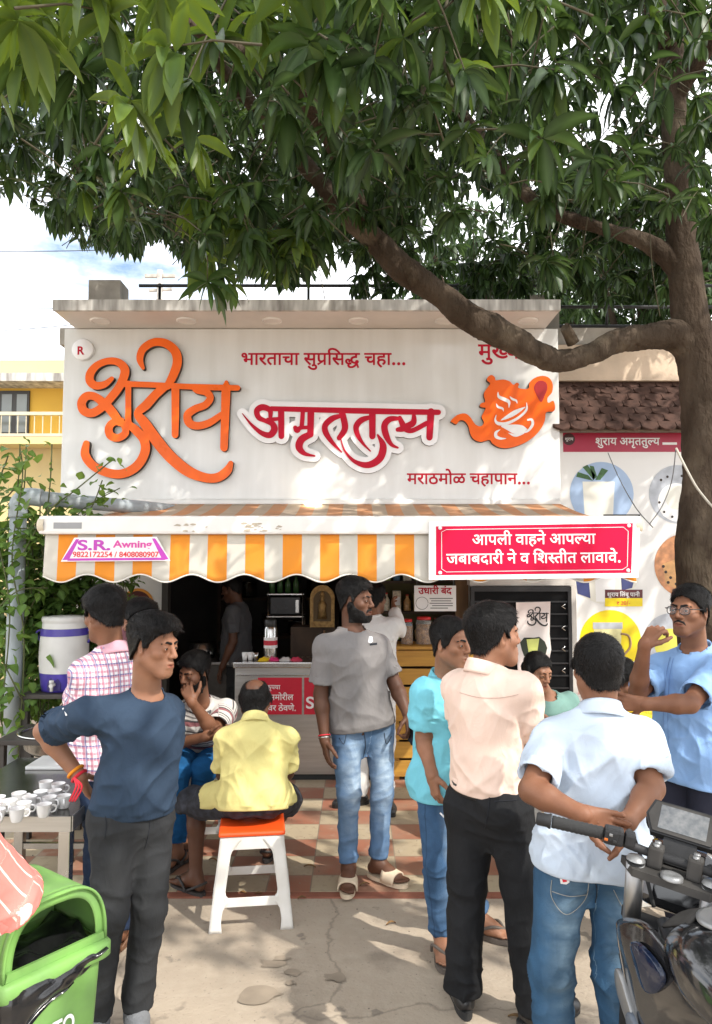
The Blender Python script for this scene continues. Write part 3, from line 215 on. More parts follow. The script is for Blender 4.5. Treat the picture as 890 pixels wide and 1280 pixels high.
def deva(key, width, loc, mat, parent, name='lettering', bold=.035, ext=.001, right=(1, 0, 0), up=(0, 0, 1)):
    "one line of Devanagari, 'width' metres wide, baseline starting at loc"
    g, w = TXT[key]; s = width/w; L = []
    for i, (q, x) in enumerate(g):
        cs = [[((c[j]+x)*s, c[j+1]*s) for j in range(0, len(c), 2)] for c in GLY[str(q)]]
        if not cs: continue
        me = _curve_mesh(cs, 0, 0); me.transform(Matrix.Translation((0, 0, ext+(i % 3)*.00015))); L.append(me)
        hw = bold*s*1000*.42; bm = bmesh.new()
        for c in cs:
            A = np.array(c); A = A[np.linalg.norm(A-np.roll(A, 1, 0), axis=1) > 1e-5]; t = unit2(np.roll(A, -1, 0)-A)+unit2(A-np.roll(A, 1, 0)); t = unit2(t); nn = np.stack([-t[:, 1], t[:, 0]], 1); k = len(A)
            V = [(bm.verts.new((*(p+q*hw), ext+.0005+(j % 2)*.0001+(i % 3)*.00015)), bm.verts.new((*(p-q*hw), ext+.0005+(j % 2)*.0001+(i % 3)*.00015))) for j, (p, q) in enumerate(zip(A, nn))]
            for j in range(k): bm.faces.new((V[j][0], V[j][1], V[(j+1) % k][1], V[(j+1) % k][0]))
        me = bpy.data.meshes.new('m'); bmesh.ops.recalc_face_normals(bm, faces=bm.faces); bm.to_mesh(me); bm.free(); L.append(me)
    me = join_meshes(L); me.transform(frame(loc, right, up)); return link(name, me, mat, parent)
def latin(txt, width, loc, mat, parent, name='lettering', bold=.0, ext=.001, right=(1, 0, 0), up=(0, 0, 1), height=None, shear=0):
    cu = bpy.data.curves.new('t', 'FONT'); cu.body = txt; cu.size = 1; cu.offset = bold; cu.extrude = 0; cu.shear = shear
    o = bpy.data.objects.new('t', cu); me = bpy.data.meshes.new_from_object(o); bpy.data.objects.remove(o); bpy.data.curves.remove(cu)
    xs = [v.co.x for v in me.vertices]; ys = [v.co.y for v in me.vertices]; s = width/(max(xs)-min(xs)); sy = s if height is None else height/(max(ys)-min(ys))
    me.transform(Matrix.Diagonal((s, sy, 1, 1)) @ Matrix.Translation((-min(xs), -min(ys), ext))); me.transform(frame(loc, right, up))
    return link(name, me, mat, parent)
def ribbon(pts, n=7):
    "outline of a brush stroke through (x, y, width) points"
    A = spline(pts, n); c = A[:, :2]; t = np.gradient(c, axis=0); t /= np.linalg.norm(t, axis=1)[:, None]+1e-9; nr = np.stack([-t[:, 1], t[:, 0]], 1)
    w = np.maximum(A[:, 2], .5)[:, None]/2; l, r = c+nr*w, c-nr*w
    def cap(p, d, ww):
        a0 = math.atan2(d[1], d[0]); return [p+ww*np.array([math.cos(a0+a), math.sin(a0+a)]) for a in np.linspace(math.pi/2, -math.pi/2, 7)[1:-1]]
    return l, r, cap(c[-1], t[-1], w[-1, 0]), cap(c[0], -t[0], w[0, 0])
def strokes(S, to3, depth, mats, name, parent, grow=0., nrm=(0, -1, 0), face=0, side=1):
    "brush strokes cut out of sheet: every stroke a solid ribbon"
    nrm = Vector(nrm); mb = MB()
    for i, pts in enumerate(S):
        q = [(x, y, w+grow) for x, y, w in pts]; l, r, c1, c0 = ribbon(q); d = depth+.0003*(i % 5)
        def v(p, off): return mb.bm.verts.new(Vector(to3(p[0], p[1]))+nrm*off)
        n = len(l); LT = [v(p, d+.0012*k/n) for k, p in enumerate(l)]; RT = [v(p, d+.0012*k/n) for k, p in enumerate(r)]
        for k in range(n-1): f = mb.bm.faces.new((LT[k], RT[k], RT[k+1], LT[k+1])); f.material_index = face
        CT = [v(p, d+.0012) for p in c1]; f = mb.bm.faces.new([LT[-1]]+[RT[-1]]+CT[::-1]) ; f.material_index = face
        C0 = [v(p, d) for p in c0]; f = mb.bm.faces.new([RT[0]]+[LT[0]]+C0[::-1]); f.material_index = face
        ring = LT+CT+RT[::-1]+C0
        low = [mb.bm.verts.new(x.co-nrm*d) for x in ring]
        for k in range(len(ring)):
            f = mb.bm.faces.new((ring[k], ring[(k+1) % len(ring)], low[(k+1) % len(ring)], low[k])); f.material_index = side
    return mb.build(name, mats, parent)

def sheet(pts, depth, mats, name, parent, base=0.):
    "a flat outline (world points in one upright plane facing the photographer) cut from sheet of some depth"
    y = float(pts[0][1]); me = _curve_mesh([[(p[0], p[2]) for p in pts]], depth/2, 0); me.transform(frame((0, y-base-depth/2, 0)))
    o = link(name, me, mats, parent)
    if isinstance(mats, (list, tuple)) and len(mats) > 1:
        for f in me.polygons: f.material_index = 0 if abs(f.normal.y) > .5 else 1
    return o

# ------------------------------------------------------------ bodies: smooth distance fields, meshed
def A3(*v): return np.array(v, float)
def unit(v): v = np.asarray(v, float); return v/(np.linalg.norm(v)+1e-12)
class Field:
    def __init__(s, lo, hi, h):
        s.h = h; s.lo = np.asarray(lo, float); s.n = np.maximum(np.ceil((np.asarray(hi)-s.lo)/h).astype(int)+1, 4)
        s.F = np.full(tuple(s.n), .6, np.float32); s.ax = [(s.lo[i]+h*np.arange(s.n[i])).astype(np.float32) for i in range(3)]
    def box(s, lo, hi):
        a = np.clip(np.floor((np.asarray(lo)-s.lo)/s.h).astype(int), 0, s.n); b = np.clip(np.ceil((np.asarray(hi)-s.lo)/s.h).astype(int)+1, 0, s.n)
        if (b-a).min() <= 0: return None
        sl = tuple(slice(a[i], b[i]) for i in range(3)); return sl, s.ax[0][sl[0]][:, None, None], s.ax[1][sl[1]][None, :, None], s.ax[2][sl[2]][None, None, :]
    def op(s, fn, lo, hi, k=.02, mode='add'):
        m = k+4*s.h; r = s.box(np.asarray(lo)-m, np.asarray(hi)+m)
        if r is None: return s
        sl, x, y, z = r; d = fn(x, y, z).astype(np.float32); F = s.F[sl]
        if mode == 'sub': d = -d
        if mode == 'add':
            o = np.minimum(F, d)
            if k > 0: hh = np.maximum(k-np.abs(F-d), 0); o = o-hh*hh/(4*k)
        else:
            o = np.maximum(F, d)
            if k > 0: hh = np.maximum(k-np.abs(F-d), 0); o = o+hh*hh/(4*k)
        s.F[sl] = o; return s
    def cone(s, a, b, ra, rb, k=.02, mode='add'):
        a, b = np.asarray(a, float), np.asarray(b, float); r = max(ra, rb)
        return s.op(cone_fn(a, b, ra, rb), np.minimum(a, b)-r, np.maximum(a, b)+r, k, mode)
    def ell(s, c, rad, B=np.eye(3), k=.02, mode='add'):
        "ellipsoid; rows of B are its axes"
        c = np.asarray(c, float); rad = np.asarray(rad, float); m = rad.max()
        def fn(x, y, z):
            q = [(x-c[0])*B[i][0]+(y-c[1])*B[i][1]+(z-c[2])*B[i][2] for i in range(3)]
            k0 = np.sqrt(sum((q[i]/rad[i])**2 for i in range(3))); k1 = np.sqrt(sum((q[i]/rad[i]**2)**2 for i in range(3)))+1e-6
            return k0*(k0-1)/k1
        return s.op(fn, c-m, c+m, k, mode)
    def mesh(s):
        return nets(s.F, s.lo, s.h)
def cone_fn(a, b, ra, rb):
    d = b-a; L2 = float(d@d)+1e-9
    def fn(x, y, z):
        px, py, pz = x-a[0], y-a[1], z-a[2]; t = np.clip((px*d[0]+py*d[1]+pz*d[2])/L2, 0, 1)
        return np.sqrt((px-d[0]*t)**2+(py-d[1]*t)**2+(pz-d[2]*t)**2)-(ra+(rb-ra)*t)
    return fn
def plane_fn(c, n): return lambda x, y, z: (x-c[0])*n[0]+(y-c[1])*n[1]+(z-c[2])*n[2]
def nets(F, lo, h):
    I = F < 0; c = np.zeros(tuple(v-1 for v in F.shape), np.int8)
    O = [(a, b, d) for a in (0, 1) for b in (0, 1) for d in (0, 1)]; n = F.shape
    for a, b, d in O: c += I[a:n[0]-1+a, b:n[1]-1+b, d:n[2]-1+d]
    act = (c > 0) & (c < 8); ijk = np.argwhere(act); idx = np.full(c.shape, -1, np.int32); idx[act] = np.arange(len(ijk))
    pos = np.zeros((len(ijk), 3)); cnt = np.zeros((len(ijk), 1))
    for o0 in O:
        for ax in range(3):
            if o0[ax]: continue
            o1 = list(o0); o1[ax] = 1
            f0 = F[ijk[:, 0]+o0[0], ijk[:, 1]+o0[1], ijk[:, 2]+o0[2]]; f1 = F[ijk[:, 0]+o1[0], ijk[:, 1]+o1[1], ijk[:, 2]+o1[2]]
            cr = (f0 < 0) != (f1 < 0); t = np.where(cr, f0/np.where(cr, f0-f1, 1), 0)
            p = np.tile(np.array(o0, float), (len(ijk), 1)); p[:, ax] += t; pos += np.where(cr[:, None], p, 0); cnt += cr[:, None]
    V = np.asarray(lo)+h*(ijk+pos/np.maximum(cnt, 1)); Q = []
    for ax in range(3):
        a1, a2 = (ax+1) % 3, (ax+2) % 3
        sl0 = [slice(None)]*3; sl1 = [slice(None)]*3; sl0[ax] = slice(0, -1); sl1[ax] = slice(1, None)
        for s_ in (sl0, sl1): s_[a1] = slice(1, -1); s_[a2] = slice(1, -1)
        A, B = I[tuple(sl0)], I[tuple(sl1)]; cr = A != B; e = np.argwhere(cr)
        if not len(e): continue
        fl = A[cr]; e[:, a1] += 1; e[:, a2] += 1
        def g(d1, d2): q = e.copy(); q[:, a1] -= d1; q[:, a2] -= d2; return idx[q[:, 0], q[:, 1], q[:, 2]]
        q = np.stack([g(1, 1), g(0, 1), g(0, 0), g(1, 0)], 1); q[~fl] = q[~fl][:, ::-1]; Q.append(q)
    Q = np.concatenate(Q) if Q else np.zeros((0, 4), np.int32); return V, Q[(Q >= 0).all(1)]
def vnormals(V, Q):
    n = np.cross(V[Q[:, 2]]-V[Q[:, 0]], V[Q[:, 3]]-V[Q[:, 1]]); N = np.zeros_like(V)
    for i in range(4): np.add.at(N, Q[:, i], n)
    return N/(np.linalg.norm(N, axis=1)[:, None]+1e-9)
def prof(t, T, v): return np.interp(t, T, v)
TT = [-.30, -.18, -.06, .02, .15, .35, .55, .74, .86, .95, 1.02]
AA = [.06, .125, .163, .166, .158, .142, .152, .166, .158, .105, .052]
BB = [.05, .085, .112, .115, .110, .100, .108, .113, .100, .078, .050]
class Torso:
    def __init__(s, PV, N, rh, rs, size=1., bend=None, belly=0., tmin=-.3):
        s.tmin = tmin; s.PV, s.N = np.asarray(PV, float), np.asarray(N, float); s.L = np.linalg.norm(s.N-s.PV); s.u = unit(s.N-s.PV); s.size = size
        f = lambda r: unit(np.asarray(r, float)-s.u*(np.asarray(r, float)@s.u)); s.rh, s.rs = f(rh), f(rs); s.bend = np.zeros(3) if bend is None else np.asarray(bend, float); s.belly = belly
    def frame(s, t):
        w = np.clip(t, 0, 1); r = unit(s.rh*(1-w)+s.rs*w); return r, np.cross(s.u, r)   # right (person's), forward = u x r
    def at(s, t, x=0, y=0):
        r, f = s.frame(t); return s.PV+s.u*s.L*t+s.bend*(4*t*(1-t) if 0 < t < 1 else 0)+r*x+f*y
    def fn(s, ease=0., tmin=None, tmax=1.02, straight=None, flare=0.):
        tmin = s.tmin if tmin is None else tmin
        def f(x, y, z):
            px, py, pz = x-s.PV[0], y-s.PV[1], z-s.PV[2]; t0 = (px*s.u[0]+py*s.u[1]+pz*s.u[2])/s.L; t = np.clip(t0, tmin, tmax)
            b = np.where((t > 0) & (t < 1), 4*t*(1-t), 0); px, py, pz = px-s.u[0]*t*s.L-s.bend[0]*b, py-s.u[1]*t*s.L-s.bend[1]*b, pz-s.u[2]*t*s.L-s.bend[2]*b
            w = np.clip(t, 0, 1); r = [s.rh[i]*(1-w)+s.rs[i]*w for i in range(3)]; ln = np.sqrt(sum(q*q for q in r)); r = [q/ln for q in r]
            fw = [s.u[1]*r[2]-s.u[2]*r[1], s.u[2]*r[0]-s.u[0]*r[2], s.u[0]*r[1]-s.u[1]*r[0]]
            lx = px*r[0]+py*r[1]+pz*r[2]; ly = px*fw[0]+py*fw[1]+pz*fw[2]; rest = px*s.u[0]+py*s.u[1]+pz*s.u[2]
            a = prof(t, TT, AA)*s.size; bb = prof(t, TT, BB)*s.size
            if straight is not None:
                lo = np.clip((straight-t)/.18, 0, 1); lo = lo*lo*(3-2*lo); a = a+lo*np.maximum(.152*s.size-a, 0); bb = bb+lo*np.maximum(.112*s.size-bb, 0)
            if s.belly: g = s.belly*np.exp(-((t-.28)/.2)**2); ly = ly-g*.5; bb = bb+g*.5; a = a+g*.3
            a = a+ease+flare*np.clip(.5-t, 0, 1); bb = bb+ease+flare*np.clip(.5-t, 0, 1)*.7
            k0 = np.sqrt((lx/a)**2+(ly/bb)**2)+1e-6; k1 = np.sqrt((lx/a**2)**2+(ly/bb**2)**2)+1e-6; d = k0*(k0-1)/k1; d = np.maximum(d, -.06)
            o = np.abs(rest); return np.where(o > .002, np.where(d > 0, np.sqrt(d*d+o*o), np.maximum(d, o-.02)), d)
        return f
    def bounds(s):
        e = .27*s.size; q = np.stack([s.PV-s.u*.32*s.L, s.N, s.PV+s.bend]); return q.min(0)-e, q.max(0)+e
    def uvw(s, V):
        d = V-s.PV; t = (d@s.u)/s.L; w = np.clip(t, 0, 1)[:, None]; r = s.rh*(1-w)+s.rs*w; r /= np.linalg.norm(r, axis=1)[:, None]; f = np.cross(s.u, r)
        return (d*r).sum(1), (d*f).sum(1), t
def displace(V, Q, amp, dirs=((1, 1, .35),), f=14., seed=0, weight=None):
    "cloth folds: ridged noise drawn out along a direction"
    N = vnormals(V, Q); d = np.zeros(len(V))
    for i, (fr, st, am) in enumerate(dirs):
        e = unit(st); U = V-np.outer(V@e, e)*.82; w = noise3(V, f*.35, seed+9)[:, None]*.05; q = noise3(U+w, fr, seed+i); d += am*(2.0*(1-np.minimum(np.abs(q)*1.15, 1))**2.2-.75)
    if weight is not None: d = d*weight
    return V+N*(amp*d)[:, None]
def body_mat(name, c, lip=True):
    if name in MATS: return MATS[name]
    m = M(name, c, rough=.52, var=.16, scale=11, bump=.08, bscale=220); t = m.node_tree; b = t.nodes['Principled BSDF']
    a = _n(t, 'ShaderNodeAttribute', attribute_name='tone'); src = b.inputs['Base Color'].links[0].from_socket
    mx = _n(t, 'ShaderNodeMix', data_type='RGBA', blend_type='MULTIPLY'); mx.inputs[0].default_value = 1; t.links.new(src, mx.inputs[6]); t.links.new(a.outputs['Color'], mx.inputs[7]); t.links.new(mx.outputs[2], b.inputs['Base Color'])
    b.inputs['Subsurface Weight'].default_value = .12; b.inputs['Subsurface Radius'].default_value = (.012, .005, .003); b.inputs['Subsurface Scale'].default_value = .5; b.inputs['Specular IOR Level'].default_value = .3
    return m
def set_attr(me, name, arr, ty='FLOAT_COLOR'):
    arr = np.asarray(arr, np.float32)
    if ty == 'FLOAT_COLOR' and arr.shape[1] == 3: arr = np.concatenate([arr, np.ones((len(arr), 1), np.float32)], 1)
    a = me.attributes.new(name, ty, 'POINT'); a.data.foreach_set('color' if ty == 'FLOAT_COLOR' else 'vector', arr.ravel())
def head_basis(yaw, pitch=0, roll=0):
    "axes of a head: left-right, forward, up (yaw 0 looks at the photographer, +90 to the picture's right)"
    a = R(yaw); f = A3(math.sin(a), -math.cos(a), 0); s = np.cross(f, A3(0, 0, 1)); p = R(pitch); u = A3(0, 0, 1)*math.cos(p)-f*math.sin(p); f = f*math.cos(p)+A3(0, 0, 1)*math.sin(p)
    r = R(roll); s, u = s*math.cos(r)+u*math.sin(r), u*math.cos(r)-s*math.sin(r); return np.stack([s, f, u])
def face_field(F, C, B, g, neck, slim=1., nose=1., jaw=1.):
    T = lambda x, y, z: C+g*(B[0]*x*slim+B[1]*y+B[2]*z)
    def ell(p, r, k=.02, mode='add'): F.ell(T(*p), np.array(r)*g, B, k*g, mode)
    def cone(a, b, ra, rb, k=.02, mode='add'): F.cone(T(*a), T(*b), ra*g, rb*g, k*g, mode)
    ell((0, -.014, .034), (.073*slim, .093, .083)); ell((0, .028, -.035), (.058*slim, .062, .078), .03)
    cone((-.034, .076, .024), (.034, .075, .024), .0135, .0135, .022)
    for s in (-1, 1):
        ell((s*.045, .052, -.022), (.024, .026, .022), .02); cone((s*.055*jaw, .0, -.05), (s*.018, .066, -.098), .022, .018, .03)
        ell((s*.0325, .1, .002), (.019, .017, .0135), .012, 'sub')
    cone((-.012, .07, -.1), (.012, .07, -.1), .019, .019, .025); ell((0, .074, -.066), (.030, .024, .024), .02)
    cone((0, .090, .010), (0, .108*nose, -.026), .0085, .0125, .012)
    for s in (-1, 1): ell((s*.0125, .097, -.031), (.0095, .012, .0085), .008); ell((s*.006, .106, -.039), (.004, .005, .004), .003, 'sub')
    cone((-.019, .090, -.061), (0, .0975, -.058), .0055, .0075, .006); cone((.019, .090, -.061), (0, .0975, -.058), .0055, .0075, .006)
    cone((-.016, .089, -.073), (.016, .089, -.073), .0085, .0085, .008); cone((-.022, .097, -.0665), (.022, .097, -.0665), .0022, .0022, .004, 'sub')
    for s in (-1, 1):   # lids, ears
        ell((s*.0325, .077, .002), (.0165, .0155, .0145), .006); ell((s*.0325, .096, .0005), (.0125, .012, .0040), .003, 'sub')
        eb = np.stack([B[0], unit(B[1]+.25*B[2]*-1+s*.0*B[0]), unit(B[2]+.25*B[1]*-1)])
        F.ell(T(s*.077, -.006, -.004), np.array((.0095, .020, .033))*g, np.stack([unit(B[0]*s-.45*B[1]), unit(B[1]+.45*s*B[0]), B[2]]), .012*g); F.ell(T(s*.087, .001, -.001), np.array((.006, .011, .020))*g, B, .006*g, 'sub')
    F.cone(T(0, -.024, -.05), neck, .056*g, .060*g, .035*g)
    return T
def hair_field(F, Fh, T, B, g, C, slim, style, seed):
    "hair grown out of the head surface Fh where the hairline allows it"
    x, y, z = F.ax[0][:, None, None], F.ax[1][None, :, None], F.ax[2][None, None, :]
    lx, ly, lz = [((x-C[0])*B[i][0]+(y-C[1])*B[i][1]+(z-C[2])*B[i][2])/g for i in range(3)]
    top, side, front = style.get('top', .022), style.get('side', .008), style.get('front', .0)
    th = side+(top-side)*np.clip((lz-.02)/.07, 0, 1)+front*np.clip((ly-.02)/.06, 0, 1)*np.clip((lz-.06)/.04, 0, 1)
    q = np.stack(np.broadcast_arrays(lx, ly, lz), -1).reshape(-1, 3)*np.array((1, .45, .6)); nz = (noise3(q, 95, seed)*.5+noise3(q, 45, seed+3)).reshape(F.F.shape)
    th = th*(1+.10*nz)
    hl = np.interp(ly, [-.11, -.07, -.045, -.022, -.006, .006, .020, .030, .050, .066, .11], style.get('line', [-.068, -.062, -.032, -.008, .030, .034, -.006, .028, .056, .071, .078]))+.004*nz-.012*np.clip(np.abs(lx)/.07, 0, 1)*(ly > .03)
    d = np.maximum(Fh-th*g, (hl-lz)*g*.7)
    bald = style.get('bald')
    if bald: d = np.maximum(d, -(np.sqrt((lx/.052)**2+((ly-bald)/.075)**2)-1)*.05*g-np.where(lz > .055, 0, 1))
    if style.get('bun'): d = np.minimum(d, np.sqrt(lx**2+((ly+.115)/1.0)**2+((lz+.015)/1.15)**2)*g-.034*g+.002*nz)
    if style.get('curtain'): d = np.minimum(d, np.maximum(Fh-.014*g, np.maximum(ly-.03, -(lz+.09))*g))
    F.F = np.minimum(F.F, d.astype(np.float32))
    # brows, moustache, beard follow the skin
    br = .0
    def strip(a, b, r):
        p = cone_fn(T(*a), T(*b), r*g, r*.7*g)(x, y, z); F.F = np.minimum(F.F, np.maximum(p, Fh-.0028*g).astype(np.float32))
    bw = style.get('brow', .0062)
    for s in (-1, 1): strip((s*.013, .094, .022), (s*.035, .089, .0275), bw); strip((s*.035, .089, .0275), (s*.050, .072, .020), bw*.8)
    if style.get('moustache'):
        for s in (-1, 1): strip((0, .100, -.049), (s*.022, .092, -.055), .0075*style['moustache']); strip((s*.022, .092, -.055), (s*.030, .082, -.072), .006*style['moustache'])
    bd = style.get('beard')
    if bd:
        line = np.interp(ly, [-.02, .005, .015, .03, .05, .07, .085, .1], [-.035, -.006, -.012, -.036, -.050, -.058, -.083, -.083]); q = np.maximum(Fh-(bd*g*(1+.5*nz)), (lz-line)*g*.8); q = np.maximum(q, -(lz+.128)*g); q = np.maximum(q, (-ly-.012)*g)
        F.F = np.minimum(F.F, q.astype(np.float32))
def strands(V, Q, C, B, g, n, parent, style, seed):
    "short locks lying over the hair's surface, lifting at the ends"
    rg = np.random.default_rng(seed+40); N = vnormals(V, Q); l = (V-C)@B.T/g; nl = N@B.T; ok = np.where((l[:, 2] > -.07) & ((l[:, 2] > .045) | (l[:, 1] < .02)) & (np.abs(N).sum(1) > .5))[0]
    if len(ok) < 50: return
    k = rg.choice(ok, n); p = V[k]; nn = N[k]; ll = l[k]; fl = np.stack([ll[:, 0]*1.2+.25*np.sin(ll[:, 0]*40), np.where(ll[:, 2] > .07, .10+style.get('front', 0)*8, -.02)+0*ll[:, 0], -.05-.9*np.clip(.09-ll[:, 2], 0, .1)*8], 1)@B
    fl = fl+rg.normal(0, .035, fl.shape); fl = fl-nn*(fl*nn).sum(1)[:, None]; fl /= np.linalg.norm(fl, axis=1)[:, None]+1e-9; ln = (rg.uniform(.5, 1.1, n)*(.013+.55*np.where(ll[:, 2] > .05, style.get('top', .022), style.get('side', .008)))*g)[:, None]; sd = np.cross(nn, fl); w = .0011*g*rg.uniform(.6, 1.4, n)[:, None]
    lift = rg.uniform(.02, .30, n)[:, None]; p0 = p-fl*ln*.3-nn*.001; p1 = p+fl*ln*.35+nn*.0016; p2 = p+fl*ln*.95+nn*ln*lift; P_ = np.stack([p0-sd*w, p0+sd*w, p1-sd*w, p1+sd*w, p2-sd*w*.15, p2+sd*w*.15], 1).reshape(-1, 3); b = (np.arange(n)*6)[:, None]; F = np.concatenate([b+np.array([[0, 1, 3, 2]]), b+np.array([[2, 3, 5, 4]])])
    link('locks', mesh_np(P_, F), list(parent.data.materials), parent)
def hand_field(F, Wr, d, n, side, g, curl=(.35, .5, .4), spread=1., thumb=(.55, .8, .25), fist=None):
    "palm and five fingers: d wrist to knuckles, n out of the palm, side +1/-1 where the thumb leaves"
    d = unit(d); n = unit(n-d*(n@d)); t = np.cross(d, n)*side
    K = [(.030, .084, .072), (.010, .090, .080), (-.010, .086, .075), (-.028, .077, .058)]
    for i, (o, l, fl) in enumerate(K):
        k0 = Wr+g*(t*o*.55+d*.012); k1 = Wr+g*(t*o*spread+d*l); F.cone(k0, k1, .0155*g, .0115*g, .012*g)
        a = k1; ang = 0; c = curl if not isinstance(curl[0], (tuple, list)) else curl[i]
        for sg, (fr, r0, r1) in enumerate(((.46, .0100, .0090), (.30, .0090, .0082), (.24, .0082, .0068))):
            ang += c[sg]; v = unit(d*math.cos(ang)+n*math.sin(ang)+t*.10*(1.5-i)*spread*(sg == 0)); b = a+v*fl*fr*g; F.cone(a, b, r0*g, r1*g, .003*g); a = b
    a = Wr+g*(d*.018+t*.022+n*.006); v = unit(d*thumb[0]+t*thumb[1]+n*thumb[2])
    for L_, r0, r1, tw in ((.042, .0155, .0120, .0), (.034, .0115, .0100, .35), (.027, .0098, .0076, .35)):
        v = unit(v*(1-tw)+(d+n*.35)*tw); b = a+v*L_*g; F.cone(a, b, r0*g, r1*g, .006*g); a = b
def foot_field(F, An, Kn, f, g, toes=True):
    f = unit(A3(f[0], f[1], 0)); s = np.cross(f, A3(0, 0, 1)); z0 = An[2]-.078*g; b = A3(An[0], An[1], z0)
    T = lambda x, y, z: b+g*(s*x+f*y)+A3(0, 0, z*g)
    F.cone(T(0, -.035, .034), T(0, .02, .05), .034*g, .038*g, .03*g); F.cone(T(0, .0, .075), T(0, .075, .04), .036*g, .028*g, .03*g)
    F.cone(T(-.012, .075, .030), T(-.014, .13, .020), .032*g, .022*g, .03*g); F.cone(T(.014, .075, .028), T(.018, .125, .018), .030*g, .019*g, .03*g)
    if toes:
        for i, (o, l, r) in enumerate(((-.030, .185, .0125), (-.011, .188, .0095), (.006, .180, .009), (.021, .170, .0085), (.035, .156, .008))): F.cone(T(o*.9, .125, .016), T(o, l, .012), r*g*1.05, r*g*.9, .008*g)
    return T
def grid_mesh_join(parts):
    V, Q, o = [], [], 0
    for v, q in parts: V.append(v); Q.append(q+o); o += len(v)
    return np.concatenate(V), np.concatenate(Q)
SKIN = dict(dark=(.105, .048, .027), brown=(.19, .088, .048), mid=(.27, .135, .078), light=(.36, .19, .115))
def sole_shape(T, L0, L1, w0, w1, n=28):
    "outline of a sole, heel to toe, in foot coordinates"
    o = []
    for i in range(n):
        a = 2*math.pi*i/n; c, s = math.cos(a), math.sin(a); y = (L0+L1)/2+(L1-L0)/2*c; k = (y-L0)/(L1-L0); w = (w0*(1-k)+w1*k)*(1-.18*math.exp(-((k-.42)/.16)**2)); o.append((math.copysign(abs(s)**.8, s)*w, y))
    return o
def person(label, spec, group=None):
    """one figure. spec gives joints in metres (head, neck, shoulders, elbows, wrists, pelvis, hips, knees, ankles), where it looks, and its clothes"""
    S = spec; g = S.get('g', 1.); J = {k: np.asarray(v, float) for k, v in S['J'].items()}
    root = thing('person', label, 'person', (J['PV'][0], J['PV'][1], 0), group)
    HB = head_basis(*S['look']); C = J['C']; slim = S.get('slim', 1.); sex = S.get('slender', 1.); seed = S.get('seed', 1)
    rs = J['SR']-J['SL']; rh = J['HR']-J['HL']; To = Torso(J['PV'], J['N'], rh, rs, S.get('torso', 1.), S.get('bend'), S.get('belly', 0), S.get('tmin', -.3))
    skin = body_mat('skin_'+S['skin'], SKIN[S['skin']]); hg = S.get('hg', g); parts = []; tones = []
    # body
    lo, hi = np.stack(list(J.values())).min(0)-.22, np.stack(list(J.values())).max(0)+.22; lo[2] = max(lo[2], -.02); neck = J['N']+To.u*-.015
    Bf = Field(lo, np.array((hi[0], hi[1], C[2]-.02*g)), .0065)
    Bf.op(To.fn(), *To.bounds(), k=.02)
    Bf.cone(C+HB[2]*-.05*hg-HB[1]*.024*hg, neck, .056*hg, .060*hg, .03)
    for s in 'LR':
        Bf.cone(neck-To.u*.02, J['S'+s], .055*g, .050*g, .04); E, Wr = J['E'+s], J['W'+s]; Bf.cone(J['S'+s], E, .052*g*sex, .040*g*sex, .03)
        m = E+(Wr-E)*.28; Bf.cone(E, m, .039*g*sex, .042*g*sex, .02); Bf.cone(m, Wr, .042*g*sex, .0265*g*sex, .02); Bf.cone(Wr, Wr+(Wr-E)*.06, .0265*g, .024*g, .02)
        hp, kn, an = J['H'+s], J['K'+s], J['A'+s]; Bf.cone(hp, kn, .078*g, (.052 if (S.get('trousers') or {}).get('len', 1) < .3 else .042)*g, .03); cf = kn+(an-kn)*.3+unit(np.cross(np.cross(an-kn, A3(*S['toe'][s][:2], 0)), an-kn))*-.012; ck = .050 if (S.get('trousers') or {}).get('len', 1) < .3 else .040; Bf.cone(kn, cf, ck*g, ck*g, .02); Bf.cone(cf, an, ck*g, .034*g, .02)
        if S['shoe'] not in ('shoe', 'sneaker'): foot_field(Bf, an, kn, S['toe'][s], g)
        else: Bf.cone(an, an-A3(0, 0, .03), .034*g, .034*g, .02)
    # hands: cleared from the coarse grid's fingers, meshed fine
    parts.append(Bf.mesh())
    for s in 'LR':
        h = S.get('hand'+s)
        if h is None: h = dict(d=unit(J['W'+s]-J['E'+s]), n=A3(1, 0, 0))
        Wr = J['W'+s]; d = unit(h['d']); sd = h.get('side', 1)
        Hf = Field(Wr-.21*g, Wr+.21*g, .0034); hand_field(Hf, Wr, d, unit(h['n']), sd, g*S.get('handg', 1.0), h.get('curl', (.35, .5, .4)), h.get('spread', 1.), h.get('thumb', (.55, .8, .25)))
        Hf.cone(J['W'+s]+(J['E'+s]-Wr)*.12, Wr+d*.02*g, .027*g*sex, .022*g, .02); parts.append(Hf.mesh())
    tones = [np.ones((len(v), 3)) for v, q in parts]
    # head
    hl = .17*hg; Hf = Field(C-A3(hl, hl, .16*hg+.03), C+A3(hl, hl, .17*hg), .0032 if S.get('near', True) else .005)
    T = face_field(Hf, C, HB, hg, neck, slim, S.get('nose', 1.), S.get('jaw', 1.)); Hf.cone(neck, neck-To.u*.05, .06*hg, .06*hg, .02); v, q = Hf.mesh(); parts.append((v, q))
    l = (v-C)@HB.T/hg; tn = np.ones((len(v), 3)); lips = np.exp(-((l[:, 0]/.021)**2+((l[:, 2]+.067)/.0095)**2)**2)*(l[:, 1] > .07); tn *= 1-lips[:, None]*np.array((.12, .42, .38))
    stub = S.get('stubble', .25)*np.clip((-l[:, 2]-.045)/.02, 0, 1)*np.clip((l[:, 1]+.0)/.03, 0, 1)*(1-lips); tn *= 1-stub[:, None]*np.array((.40, .34, .28))
